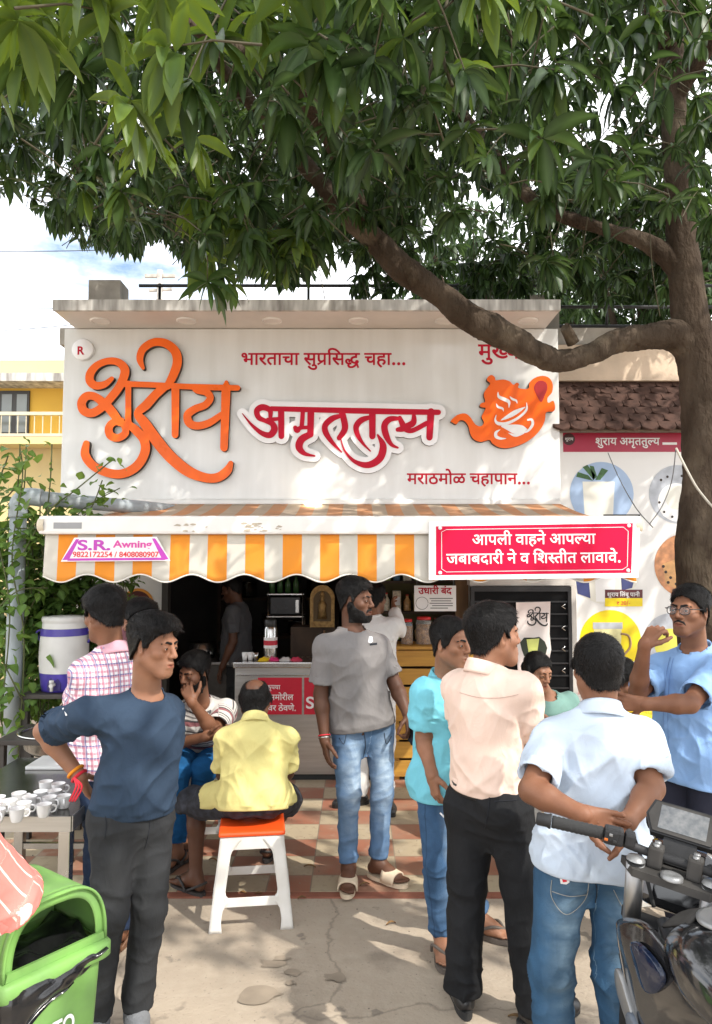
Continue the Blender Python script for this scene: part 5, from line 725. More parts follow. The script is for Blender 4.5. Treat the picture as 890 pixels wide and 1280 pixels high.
S2 = [[(160, 105, 16), (158, 78, 22), (128, 66, 26), (105, 80, 24), (112, 108, 22), (140, 122, 18), (168, 134, 24), (176, 158, 28), (158, 180, 26), (125, 172, 20), (85, 140, 12), (45, 92, 3)], [(150, 118, 18), (205, 112, 14)], [(204, 80, 26), (205, 185, 24)], [(165, 72, 20), (400, 78, 22), (620, 83, 24), (848, 87, 22)],
      [(293, 82, 18), (291, 115, 18), (288, 148, 18)], [(262, 150, 18), (270, 160, 24), (286, 150, 16), (330, 150, 15)], [(326, 80, 28), (324, 178, 26)], [(322, 178, 26), (288, 198, 30), (278, 230, 30), (300, 256, 18), (342, 266, 6)],
      [(455, 100, 14), (415, 112, 24), (385, 140, 24), (388, 172, 24), (415, 212, 16), (452, 250, 5)], [(452, 82, 26), (466, 150, 26), (442, 192, 20)], [(580, 105, 14), (535, 118, 24), (512, 145, 24), (518, 180, 20), (540, 215, 12), (570, 246, 5)], [(578, 84, 28), (578, 185, 26)],
      [(600, 180, 8), (622, 225, 28), (608, 276, 30), (560, 303, 26), (505, 288, 16), (465, 245, 8), (448, 195, 5)], [(690, 112, 14), (650, 115, 24), (628, 140, 26), (634, 180, 26), (655, 218, 16), (682, 232, 8)], [(690, 110, 18), (705, 150, 26), (682, 158, 18)], [(748, 95, 14), (745, 130, 26), (710, 150, 24), (740, 162, 20), (800, 132, 20)], [(818, 85, 30), (812, 190, 26)]]
px_strokes(S2, 290, 490, 3.296, .030, [white_ac, side_m], 'letter_backing', sb, grow=42)
px_strokes(S2, 290, 490, 3.296, .004, [crimson, crimson], 'red_lettering', sb, base=.0325)
deva('tag1', (511-301)/FOC*SY, SP(301, 456), crimson, sb, bold=.05); deva('main', .36, SP(598, 448), crimson, sb, bold=.05); deva('tag2', (664-509)/FOC*SY, SP(509, 605), crimson, sb, bold=.05)
# teapot emblem
q3 = lambda x, y: SP(555+x/5.933, 460+y/5.933)
pot = [(45, 400), (90, 358), (150, 345), (190, 375), (225, 425), (265, 440), (290, 412), (272, 370), (290, 332), (300, 305), (272, 300), (258, 288), (272, 268), (298, 258), (288, 200), (318, 150), (335, 125), (310, 100), (320, 75), (345, 62), (370, 80), (376, 102), (430, 95), (480, 110), (505, 135), (530, 119), (548, 130), (540, 155), (580, 165), (618, 160), (625, 120), (660, 85), (720, 68), (770, 85), (795, 130), (790, 190), (757, 230), (762, 268), (800, 252), (813, 300), (800, 330), (747, 338), (737, 400), (700, 470), (640, 530), (560, 575), (470, 600), (400, 595), (350, 565), (330, 540), (270, 555), (220, 540), (190, 500), (175, 440), (150, 405), (115, 395), (85, 425), (58, 412)]
emb = sheet([q3(*p) for p in spline(pot, 3, True)], .05, [orange, side_m], 'teapot_emblem', sb)
drop = spline([(710, 262), (672, 200), (658, 155), (675, 118), (710, 104), (745, 120), (755, 160), (738, 208)], 4, True); sheet([q3(*p) for p in drop], .003, M('deep_red_vinyl', (.36, .006, .006), rough=.4), 'drop', emb, base=.0505)
CUP = [[(392, 188, 4), (398, 222, 20), (440, 243, 26), (472, 262, 22), (472, 302, 4)], [(480, 222, 4), (498, 240, 16), (526, 252, 14), (532, 272, 3)], [(380, 275, 4), (392, 298, 16), (425, 310, 14), (432, 330, 3)], [(378, 358, 4), (372, 395, 14), (395, 420, 24), (460, 418, 22), (545, 375, 18), (600, 320, 16), (602, 268, 4)], [(560, 490, 6), (610, 475, 16), (645, 430, 20), (640, 392, 18), (612, 394, 14)], [(408, 465, 4), (378, 485, 20), (378, 515, 24), (410, 530, 18), (450, 530, 4)], [(415, 395, 6), (460, 372, 26), (520, 338, 34), (590, 300, 6)], [(420, 440, 10), (470, 450, 44), (520, 462, 70), (570, 462, 56), (602, 462, 10)], [(470, 490, 4), (520, 508, 20), (580, 494, 6)]]
px_strokes(CUP, 555, 460, 5.933, .003, [white_ac, white_ac], 'cup_mark', emb, base=.0505)
c = SP(105, 438); mb = MB(); mb.lathe([(.095, 0), (.095, .035), (.088, .041), (0, .041)], c, 32, axis=(0, -1, 0)); rb = mb.build('round_badge', [white_ac], sb); latin('R', .062, SP(99, 445)-np.array([0, .0415, 0]), crimson, rb, bold=.03)
mb = MB(); mb.span((X(150, 6.5), 6.43, Z(634, 6.43)), (X(700, 6.43), 6.61, zb-.004)); mb.build('gap_shade', M('painted_gap_shade', (.06, .055, .05), rough=.8, var=.5, scale=9), shop)  # dark strip painting the shade in the gap between sign and awning
o = tag(thing('awning_lamp', 'small lit round lamp under the sign', 'lamp', P(391, 630, 6.3))); c = P(391, 630, 6.30)
mb = MB(); mb.lathe([(.075, .012), (.075, .0), (.06, -.012), (0, -.012)], (c[0], 6.3, c[2]), 24); mb.build('lamp_glass', M('lit_lamp_glass', (.9, .85, .7), emit=(1, .9, .7, 6.)), o)
# ------------------------------------------------------------ awning
AY = 4.75
stripe = None
def stripe_mat(name, c1, c2, per, off, frac, fade=.0):
    m = M(name, c1, rough=.85, var=.06, scale=4, bump=.1, bscale=200); t = m.node_tree; b = t.nodes['Principled BSDF']; L = t.links.new; cur = b.inputs['Base Color'].links[0].from_socket
    tc = _n(t, 'ShaderNodeTexCoord'); sp = _n(t, 'ShaderNodeSeparateXYZ'); L(tc.outputs['Object'], sp.inputs[0]); a = _n(t, 'ShaderNodeMath', operation='ADD'); a.inputs[1].default_value = off+40*per; L(sp.outputs[0], a.inputs[0]); d = _n(t, 'ShaderNodeMath', operation='MODULO'); d.inputs[1].default_value = per; L(a.outputs[0], d.inputs[0]); c = _n(t, 'ShaderNodeMath', operation='LESS_THAN'); c.inputs[1].default_value = per*frac; L(d.outputs[0], c.inputs[0])
    x = _n(t, 'ShaderNodeMix', data_type='RGBA'); L(c.outputs[0], x.inputs[0]); L(cur, x.inputs[6]); x.inputs[7].default_value = (*c2, 1)
    n = _n(t, 'ShaderNodeTexNoise'); n.inputs['Scale'].default_value = 5; n.inputs['Detail'].default_value = 7; L(tc.outputs['Object'], n.inputs['Vector']); r = _n(t, 'ShaderNodeMapRange'); r.inputs[1].default_value = .42; r.inputs[2].default_value = .8; r.inputs[4].default_value = fade; L(n.outputs['Fac'], r.inputs[0])
    y = _n(t, 'ShaderNodeMix', data_type='RGBA'); L(r.outputs[0], y.inputs[0]); L(x.outputs[2], y.inputs[6]); y.inputs[7].default_value = (.42, .33, .24, 1); L(y.outputs[2], b.inputs['Base Color'])
    tr = _n(t, 'ShaderNodeBsdfTranslucent'); L(y.outputs[2], tr.inputs[0]); ms = _n(t, 'ShaderNodeMixShader'); ms.inputs[0].default_value = .25; L(b.outputs[0], ms.inputs[1]); L(tr.outputs[0], ms.inputs[2]); L(ms.outputs[0], t.nodes['Material Output'].inputs[0]); return m
per = 46.8/FOC*AY; x0 = X(72.5, AY)
aw = thing('awning', 'orange and white striped awning with scalloped valance over the shopfront', 'awning', (0, 0, 0))
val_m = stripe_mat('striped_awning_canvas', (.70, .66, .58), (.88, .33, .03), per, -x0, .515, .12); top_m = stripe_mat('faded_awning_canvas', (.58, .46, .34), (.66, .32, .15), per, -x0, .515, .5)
axl, axr = X(50, AY), X(800, AY); zbt, zbb = Z(645, AY), Z(668, AY)
def val(u, w):
    x = axl+.03+(axr-axl-.06)*u; ph = (x-X(78, AY))/.335; sc_ = .5+.5*math.cos(2*math.pi*ph); bot = Z(718, AY)-.05*sc_; z = zbb+.004+(bot-zbb-.004)*w; return (x, AY+.012+.010*math.sin(x*7.5)*w+.006*math.sin(x*23+1)*w-.012*w, z)
mb = MB(); mb.grid(val, 190, 8); mb.build('valance', val_m, aw, solid=.003)
def vtrim(u): p = Vector(val(u, 1)); return p
mb = MB(); mb.tube([vtrim(i/190)+Vector((0, -.001, 0)) for i in range(191)], .005, 6); mb.build('hem_trim', M('white_canvas_trim', (.72, .69, .62), rough=.9), aw)
wy, wz = 6.40, Z(633, 6.40)+.02
mb = MB(); mb.grid(lambda u, w: (axl+.05+(axr-axl-.1)*u, AY+.05+(wy-AY-.05)*w, zbt-.01+(wz-zbt+.01)*w-.05*math.sin(math.pi*w)+.008*math.sin(u*40)*math.sin(math.pi*w)), 60, 12); mb.build('canopy', top_m, aw, solid=.003)
barw = M('chipped_white_enamel', (.74, .71, .67), rough=.4, var=.06, scale=5)
mb = MB(); mb.span((axl, AY-.035, zbb), (axr, AY+.05, zbt), bev=.018); mb.build('front_bar', barw, aw)
for x in (axl, axr): mb = MB(); mb.lathe([(0, 0), (.045, .003), (.058, .02), (.058, .05)], (x-.012*(1 if x < 0 else -1), AY+.008, (zbb+zbt)/2), 18, axis=(1 if x < 0 else -1, 0, 0)); mb.build('end_cap', M('yellowed_plastic_cap', (.55, .48, .36), rough=.5), aw)
mb = MB(); mb.span((axl+.10, AY-.037, zbb+.035), (axl+.28, AY-.034, zbb+.075)); mb.build('maker_plate', M('grey_plate', (.28, .28, .28), rough=.5, metal=.5), aw)
mb = MB(); mb.tube([(axl+.05, wy+.03, wz+.01), (axr-.05, wy+.03, wz+.01)], .04, 14); mb.build('roller', barw, aw)
for s in (-1, 1):
    xx = s*1.5-.1; mb = MB(); mb.tube([(xx, wy-.02, wz-.12), (xx-s*.55, 5.65, 2.10), (xx, AY+.06, zbb+.04)], .022, 8); mb.build('folding_arm', barw, aw)
mb = MB(); rr = random.Random(3)
for k in range(26):
    px = rr.choice([rr.uniform(220, 260), rr.uniform(305, 370), rr.uniform(300, 330)]); c = P(px, rr.uniform(654, 664), AY-.036); s = rr.uniform(.006, .022); mb.poly([(c[0]+s*math.cos(a)*rr.uniform(.6, 1.6), AY-.0362-.0001*k, c[2]+s*.5*math.sin(a)*rr.uniform(.5, 1)) for a in np.linspace(0, 6.28, 8)[:-1]])
mb.build('chipped_paint', M('flaked_paint', (.42, .36, .28), rough=.8), aw)
# red parking notice and the awning maker's sticker
magenta = M('bright_red_print', (.60, .004, .045), rough=.5, var=.05, spec=.15); white_p = M('white_print', (.80, .79, .78), rough=.5, var=.02)
NB = AY-.046
nb = thing('notice_board', 'red notice board with white writing fixed to the right end of the awning', 'sign', P(667, 688, NB))
def NQ(px, py, d=0): return P(px, py, NB)-np.array([0, d, 0])
mb = MB(); mb.prism([NQ(536, 725), NQ(798, 722), NQ(800, 647), NQ(536, 652)], (0, .008, 0)); mb.build('board', white_p, nb)
mb = MB(); mb.prism([NQ(545, 719, .0015), NQ(789, 716, .0015), NQ(791, 654, .0015), NQ(545, 658, .0015)], (0, .0008, 0)); mb.build('red_field', magenta, nb)
mb = MB(); ln = [(552, 665), (552, 711), (558, 715), (778, 712), (784, 708), (785, 664), (779, 659), (558, 662)]; mb.tube([NQ(x, y, .002) for x, y in ln], .0022, 6, closed=True)
for x, y in ((550, 660), (550, 716), (786, 657), (785, 713)): mb.lathe([(0, .003), (.012, .003), (.012, 0)], NQ(x, y, .0022), 14, axis=(0, -1, 0))
mb.build('border_line', white_p, nb)
deva('b1', (744-590)/FOC*NB, NQ(590, 681, .003), white_p, nb, bold=.035, right=(1, 0, .01)); deva('b2', (776-558)/FOC*NB, NQ(558, 705, .003), white_p, nb, bold=.035, right=(1, 0, .01))
st = thing('awning_sticker', 'white and purple awning maker sticker on the left end of valance', 'sticker', P(145, 687, AY)); NS = AY-.022
def SQ(px, py, d=0): return P(px, py, NS)-np.array([0, d, 0])
purple = M('purple_print', (.48, .04, .42), rough=.5); red_p = M('red_print', (.70, .03, .04), rough=.5); pinkp = M('pink_print', (.62, .06, .33), rough=.5)
mb = MB(); mb.prism([SQ(76, 702), SQ(213, 701), SQ(196, 671), SQ(93, 672)], (0, .003, 0)); mb.build('card', white_p, st)
mb = MB(); mb.prism([SQ(78, 700, .001), SQ(86, 700, .001), SQ(99, 674, .001), (SQ(95, 674, .001))], (0, .0005, 0)); mb.prism([SQ(203, 700, .001), SQ(211, 699, .001), SQ(194, 673, .001), SQ(190, 673, .001)], (0, .0005, 0)); mb.prism([SQ(84, 701, .0014), SQ(206, 700, .0014), SQ(205, 697, .0014), SQ(86, 698, .0014)], (0, .0005, 0)); mb.build('side_band', purple, st)
latin('S.R.', .21, SQ(97, 688, .0015), purple, st, bold=.03, height=.068); latin('Awning', .25, SQ(141, 687.5, .0015), pinkp, st, bold=.03, height=.062); latin('9822172254 / 8408080907', .55, SQ(91, 696.5, .0015), red_p, st, bold=.02, height=.036)

# ------------------------------------------------------------ mango tree
def bark_mat():
    m = M('mango_bark', (.088, .066, .048), rough=.95, spec=.15, c2=(.036, .024, .016), scale=5, bump=.0, stretch=(1, 1, .5)); t = m.node_tree; b = t.nodes['Principled BSDF']; L = t.links.new; tc = _n(t, 'ShaderNodeTexCoord'); h = None
    for sc, st, ds in ((24, 1.0, .03), (80, .7, .012)):
        n = _n(t, 'ShaderNodeTexNoise'); n.inputs['Scale'].default_value = sc; n.inputs['Detail'].default_value = 7; mp = _n(t, 'ShaderNodeMapping'); mp.inputs['Scale'].default_value = (1, 1, .45); L(tc.outputs['Object'], mp.inputs[0]); L(mp.outputs[0], n.inputs['Vector']); bp = _n(t, 'ShaderNodeBump'); bp.inputs['Strength'].default_value = st; bp.inputs['Distance'].default_value = ds; L(n.outputs['Fac'], bp.inputs['Height'])
        if h: L(h, bp.inputs['Normal'])
        h = bp.outputs[0]
    L(h, b.inputs['Normal'])
    cur = b.inputs['Base Color'].links[0].from_socket; n = _n(t, 'ShaderNodeTexNoise'); n.inputs['Scale'].default_value = 3.2; n.inputs['Detail'].default_value = 8; L(tc.outputs['Object'], n.inputs['Vector']); r = _n(t, 'ShaderNodeMapRange'); r.inputs[1].default_value = .52; r.inputs[2].default_value = .66; r.inputs[4].default_value = .55; L(n.outputs['Fac'], r.inputs[0])
    x = _n(t, 'ShaderNodeMix', data_type='RGBA'); L(r.outputs[0], x.inputs[0]); L(cur, x.inputs[6]); x.inputs[7].default_value = (.17, .135, .095, 1); L(x.outputs[2], b.inputs['Base Color']); return m
bark = bark_mat()
def limb(mb, pts, n=16, knob=.10):
    A = spline(pts, 14 if n > 12 else 6); V = A[:, :3]; k = len(A); q = noise3(V, 3.1, 5); mb.tube([Vector(v) for v in V], [float(r*(1+knob*q[i])) for i, r in enumerate(A[:, 3])], n)
def limbs(name, mat, parent, L):
    "joined limbs as one surface"
    mb = MB()
    for p in L: limb(mb, p)
    me = mb.mesh()
    return link(name, me, mat, parent)
TY = 5.2
def TP(px, py, Y, r): return (*P(px, py, Y), r)
tree = thing('mango_tree', 'big mango tree with low curving limb in front of the shop sign', 'tree', (*P(886, 700, TY)[:2], 0))
base = P(886, 700, TY)
trunkp = [(base[0]+.06, TY, -.05, .34), (base[0]+.03, TY, .25, .27), (base[0], TY, .8, .225), TP(886, 700, TY, .215), TP(888, 620, TY, .205), TP(888, 540, TY, .185), TP(881, 480, TY, .160), TP(868, 425, TY, .150), TP(860, 370, TY, .125), TP(852, 300, TY, .105), TP(846, 200, TY, .098), TP(841, 100, TY, .092), TP(834, 0, TY+.05, .085), TP(815, -150, TY, .075), TP(830, -330, TY-.2, .055), TP(790, -560, TY-.3, .03)]
arm = [TP(872, 440, TY, .14), TP(845, 420, TY-.02, .120), TP(800, 422, TY-.05, .092), TP(769, 427, TY-.08, .082), TP(733, 444, TY-.12, .078), TP(700, 451, TY-.15, .077), TP(665, 440, TY-.2, .083), TP(648, 427, TY-.22, .088), TP(618, 413, TY-.25, .094), TP(587, 397, TY-.28, .100), TP(560, 376, TY-.3, .094), TP(538, 361, TY-.33, .090), TP(515, 345, TY-.36, .100), TP(497, 332, TY-.38, .095), TP(472, 303, TY-.42, .082), TP(433, 268, TY-.5, .070), TP(390, 215, TY-.7, .06), TP(330, 150, TY-1.1, .045), TP(260, 60, TY-1.7, .03)]
sub = [TP(850, 335, TY, .09), TP(830, 318, TY+.02, .075), TP(800, 300, TY+.05, .066), TP(745, 283, TY+.12, .060), TP(690, 266, TY+.2, .054), TP(650, 235, TY+.3, .048), TP(620, 195, TY+.4, .042), TP(560, 120, TY+.6, .035), TP(480, 30, TY+.8, .025)]
up2 = [TP(838, 60, TY, .07), TP(790, -60, TY-.6, .06), TP(720, -200, TY-1.3, .05), TP(560, -420, TY-2.2, .035)]
up3 = [TP(842, 130, TY, .06), TP(900, 40, TY-.4, .055), TP(1010, -90, TY-1.2, .045), TP(1200, -250, TY-2.2, .03)]
over = [TP(472, 303, TY-.42, .05), TP(380, 120, 3.8, .045), TP(250, 40, 2.9, .03), TP(150, -20, 2.4, .02)]
mb = MB()
for p in (trunkp, arm, sub, up2, up3, over): limb(mb, p, 30)
c = P(712, 424, TY-.2); mb.tube([(c[0]+.03, c[1], c[2]-.03), (c[0]-.01, c[1]-.04, c[2]+.03), (c[0]-.05, c[1]-.07, c[2]+.06)], [.05, .045, .035], 12)
me = mb.mesh(); V = np.array([v.co for v in me.vertices]); Nn = np.array([v.normal for v in me.vertices]); st_ = V*np.array((1, 1, .4)); dd = noise3(st_, 9, 1)*.012+np.abs(noise3(st_, 26, 2))*-.011+noise3(V, 60, 3)*.003; dd = dd*np.clip(V[:, 2]*0+1, 0, 1)
me.vertices.foreach_set('co', (V+Nn*dd[:, None]).astype(np.float32).ravel()); link('trunk', me, bark, tree)
# foliage
def leaf_mat(name, dark, mid, pale, rough=.38):
    m = bpy.data.materials.new(name); m.use_nodes = True; t = m.node_tree; b = t.nodes['Principled BSDF']; L = t.links.new; a = _n(t, 'ShaderNodeAttribute', attribute_name='leaf'); sp = _n(t, 'ShaderNodeSeparateColor'); L(a.outputs['Color'], sp.inputs[0])
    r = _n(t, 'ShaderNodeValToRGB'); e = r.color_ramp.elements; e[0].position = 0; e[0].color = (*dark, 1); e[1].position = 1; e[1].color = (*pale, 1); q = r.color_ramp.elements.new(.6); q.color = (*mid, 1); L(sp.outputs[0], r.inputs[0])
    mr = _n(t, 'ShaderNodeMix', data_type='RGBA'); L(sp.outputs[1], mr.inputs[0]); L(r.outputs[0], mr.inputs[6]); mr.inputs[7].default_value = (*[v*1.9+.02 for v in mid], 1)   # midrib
    L(mr.outputs[2], b.inputs['Base Color']); b.inputs['Roughness'].default_value = rough; b.inputs['Specular IOR Level'].default_value = .28
    hs = _n(t, 'ShaderNodeHueSaturation'); hs.inputs['Value'].default_value = 2.6; hs.inputs['Hue'].default_value = .475; hs.inputs['Saturation'].default_value = 1.1; L(mr.outputs[2], hs.inputs['Color']); tr = _n(t, 'ShaderNodeBsdfTranslucent'); L(hs.outputs[0], tr.inputs[0]); ms = _n(t, 'ShaderNodeMixShader'); ms.inputs[0].default_value = .27; L(b.outputs[0], ms.inputs[1]); L(tr.outputs[0], ms.inputs[2]); L(ms.outputs[0], t.nodes['Material Output'].inputs[0]); MATS[name] = m; return m
def leaves(org, dr, length, ratio=.28, droop=.9, rows=6, seed=0, shape='lance', tone=None):
    "many leaves at once: origins, directions, lengths -> verts, quads, colours"
    rg = np.random.default_rng(seed); n = len(org); org = np.asarray(org); d = dr/np.linalg.norm(dr, axis=1)[:, None]; up = np.array([0, 0, 1.])
    sd = np.cross(d, up); sd /= np.linalg.norm(sd, axis=1)[:, None]+1e-6; tw = rg.normal(0, .5, n)[:, None]; nr = np.cross(sd, d); sd = sd*np.cos(tw)+nr*np.sin(tw); sp = org.copy(); V = np.zeros((n, rows+1, 3, 3)); cur = d.copy(); step = length/rows; dp = droop*rg.uniform(.4, 1.5, n)
    fold = rg.uniform(.15, .5, n)[:, None]; wav = rg.uniform(0, 6.28, n)
    for i in range(rows+1):
        u = i/rows; w = (np.sin(np.pi*min(1, u**.85*.97+.03))**.8 if shape == 'lance' else np.sin(np.pi*(u*.93+.07)**.62)**.9)*ratio/2 if 0 < i < rows else .004; ww = (length*w*(1+.08*np.sin(wav+u*9)))[:, None]; nn = np.cross(sd, cur); V[:, i, 0] = sp+sd*ww+nn*ww*fold; V[:, i, 1] = sp; V[:, i, 2] = sp-sd*ww+nn*ww*fold
        cur = cur-up*(dp/rows)[:, None]; cur /= np.linalg.norm(cur, axis=1)[:, None]; sp = sp+cur*step[:, None]
    k = (rows+1)*3; b = (np.arange(n)*k)[:, None, None]; i = np.arange(rows)[None, :, None]; Q = []
    for j in (0, 1): Q.append(np.stack([b[..., 0]+i[..., 0]*3+j, b[..., 0]+i[..., 0]*3+j+1, b[..., 0]+(i[..., 0]+1)*3+j+1, b[..., 0]+(i[..., 0]+1)*3+j], -1).reshape(-1, 4))
    t0 = rg.beta(2, 2.6, n) if tone is None else tone; col = np.zeros((n, rows+1, 3, 3)); col[..., 0] = t0[:, None, None]; col[:, :, 1, 1] = .55; return V.reshape(-1, 3), np.concatenate(Q), col.reshape(-1, 3)
def leaf_obj(name, parts, mat, parent):
    V, Q = grid_mesh_join([(v, q) for v, q, c in parts]); me = mesh_np(V, Q); set_attr(me, 'leaf', np.concatenate([c for v, q, c in parts])); return link(name, me, mat, parent)
mango_leaf = leaf_mat('mango_leaf', (.006, .016, .005), (.024, .052, .011), (.095, .150, .022), rough=.42)
def whorls(cs, rg, seed, nl=(9, 14), ln=(.13, .23), stem=True, tonemul=1., droop=1.3, rows=6):
    O, D, Ln, T = [], [], [], []; tw = []
    for c in cs:
        n = rg.integers(*nl); ax = np.array([rg.normal(0, .45), rg.normal(0, .45), rg.uniform(-.55, .75)]); ax /= np.linalg.norm(ax)+1e-6; e1 = np.cross(ax, [0.3, .5, .81]); e1 /= np.linalg.norm(e1); e2 = np.cross(ax, e1); t0 = rg.beta(2, 3)
        big = rg.uniform(*ln)
        for i in range(n):
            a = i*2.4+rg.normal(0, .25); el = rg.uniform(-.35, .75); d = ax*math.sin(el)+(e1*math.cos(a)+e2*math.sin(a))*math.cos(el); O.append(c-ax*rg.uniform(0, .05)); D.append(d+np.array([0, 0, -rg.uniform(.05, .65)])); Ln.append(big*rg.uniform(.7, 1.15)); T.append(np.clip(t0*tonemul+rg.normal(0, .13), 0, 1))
        tw.append((c, ax))
    return leaves(np.array(O), np.array(D), np.array(Ln), droop=droop, seed=seed, tone=np.array(T), rows=rows), tw
OUT_X = [-900, -60, 0, 50, 100, 150, 205, 250, 300, 345, 390, 430, 480, 520, 560, 620, 660, 700, 760, 820, 900, 1000, 1500]
OUT_Y = [250, 250, 248, 275, 318, 322, 312, 335, 352, 368, 350, 335, 322, 316, 300, 335, 362, 372, 330, 280, 330, 340, 300]
rg = np.random.default_rng(11)
def crown_points(n, yr, xr, pyr, margin, hole=True):
    o = []
    while len(o) < n:
        Y = rg.uniform(*yr); px, py = rg.uniform(*xr), rg.uniform(*pyr); m = margin*FOC/Y
        if py+m > np.interp(px, OUT_X, OUT_Y): continue
        p = P(px, py, Y)
        if ((p[0]-.9)/6.2)**2+((p[1]-3.6)/5.6)**2+((p[2]-4.6)/3.1)**2 > 1: continue
        if hole:
            # the open places beside the limbs
            if ((px-585)/95)**2+((py-285)/50)**2 < 1 and rg.random() < .82: continue
            if ((px-760)/70)**2+((py-300)/45)**2 < 1 and rg.random() < .75: continue
            if ((px-745)/50)**2+((py-140)/40)**2 < 1 and rg.random() < .6: continue
            if ((px-60)/80)**2+((py-190)/60)**2 < 1 and rg.random() < .5: continue
        o.append(p)
    return o
parts = []; TW = []
for n, yr, xr, pyr, mg, sd, kw in ((380, (3.3, 4.6), (-150, 880), (-80, 360), .12, 1, dict(ln=(.11, .20), tonemul=.8)), (620, (4.5, 6.2), (-150, 900), (-60, 375), .12, 2, dict(tonemul=.45, ln=(.12, .20))), (1100, (6.0, 8.8), (-200, 1000), (-40, 385), .10, 3, dict(tonemul=.25, rows=4, ln=(.13, .21))), (70, (2.3, 3.2), (330, 720), (-150, 190), .25, 4, {}), ):  # deeper layers get darker leaf tones, painting shade inside the crown
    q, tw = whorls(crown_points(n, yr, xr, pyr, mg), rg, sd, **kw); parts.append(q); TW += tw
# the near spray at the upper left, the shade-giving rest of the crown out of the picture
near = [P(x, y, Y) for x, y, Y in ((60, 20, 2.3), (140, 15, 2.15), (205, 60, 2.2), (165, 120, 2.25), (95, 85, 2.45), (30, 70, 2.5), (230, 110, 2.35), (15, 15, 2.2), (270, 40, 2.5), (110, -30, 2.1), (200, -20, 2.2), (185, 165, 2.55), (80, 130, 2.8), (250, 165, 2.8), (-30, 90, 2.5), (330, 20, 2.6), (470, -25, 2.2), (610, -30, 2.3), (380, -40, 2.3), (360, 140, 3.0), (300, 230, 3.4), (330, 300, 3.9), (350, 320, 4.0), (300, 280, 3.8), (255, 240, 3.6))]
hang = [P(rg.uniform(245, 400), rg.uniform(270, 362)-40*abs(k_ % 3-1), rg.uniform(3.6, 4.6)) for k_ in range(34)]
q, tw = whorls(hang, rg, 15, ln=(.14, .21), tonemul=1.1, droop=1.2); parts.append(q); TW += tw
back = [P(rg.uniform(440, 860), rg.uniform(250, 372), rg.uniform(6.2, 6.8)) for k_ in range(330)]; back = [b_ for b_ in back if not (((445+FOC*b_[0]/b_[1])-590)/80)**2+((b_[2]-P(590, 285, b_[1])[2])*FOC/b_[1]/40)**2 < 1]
q, tw = whorls(back, rg, 16, ln=(.12, .19), tonemul=.45, rows=4); parts.append(q); TW += tw  # low leaf tone paints shade into this rear mass
left_low = [P(rg.uniform(-20, 250), rg.uniform(150, 315), rg.uniform(6.0, 7.5)) for k_ in range(190)]; left_low = [b_ for b_ in left_low if 640-FOC*((b_[2]-CAM_H)/b_[1]-_sp/_cp)/(1+(b_[2]-CAM_H)/b_[1]*_sp/_cp)+14 < np.interp(445+FOC*b_[0]/b_[1], OUT_X, OUT_Y)]; q, tw = whorls(left_low, rg, 17, ln=(.12, .18), tonemul=.35, rows=4); parts.append(q); TW += tw  # leaf tone lowered here too, as painted crown shade
q, tw = whorls(near, rg, 5, nl=(12, 17), ln=(.17, .235), tonemul=2.5, droop=1.25); parts.append(q); TW += tw  # paler leaf tone paints sunlight onto the near spray
rest = []
while len(rest) < 1500:
    a, el, r = rg.uniform(0, 6.283), rg.uniform(-.25, 1.35), rg.uniform(.45, 1)**.5; p = np.array([.9+6.2*r*math.cos(a)*math.cos(el), 3.2+5.6*r*math.sin(a)*math.cos(el), 4.6+3.0*r*math.sin(el)])
    if p[2] < 3.5: continue
    if p[1] > .3:
        v = (p[2]-CAM_H)/p[1]; py = 640-FOC*(v-_sp/_cp)/(1+v*_sp/_cp); px = 445+FOC*p[0]/p[1]
        if -40 < px < 930 and py > -60: continue
    rest.append(p)
q, tw = whorls(rest, rg, 6, ln=(.17, .26), rows=3); parts.append(q); TW += tw
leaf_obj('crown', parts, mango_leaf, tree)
mb = MB()
for c, ax in TW:
    ax = np.array(ax); b = c-ax*.30*abs(rg.normal(.8, .3))+np.array([rg.normal(0, .04), rg.normal(0, .04), .12]); mb.tube([Vector(b), Vector((b+c)/2+np.array([0, 0, .02])), Vector(c)], [.0045, .0035, .0025], 4, cap=False)
for pts in ([(562, -40, 2.6), (556, 20, 2.6), (545, 60, 2.62), (533, 105, 2.6), (521, 132, 2.6)], [(540, -30, 2.6), (548, 30, 2.6), (556, 80, 2.6), (566, 108, 2.6)], [(628, -20, 3.2), (640, 60, 3.2), (632, 130, 3.3)], [(812, 285, 5.0), (816, 340, 5.0), (825, 395, 5.0)]): mb.tube(spline([P(*p) for p in pts], 4), .007 if pts[0][2] < 3 else .004, 5)
mb.build('twigs', M('mango_twig', (.07, .06, .035), rough=.9, var=.3), tree)

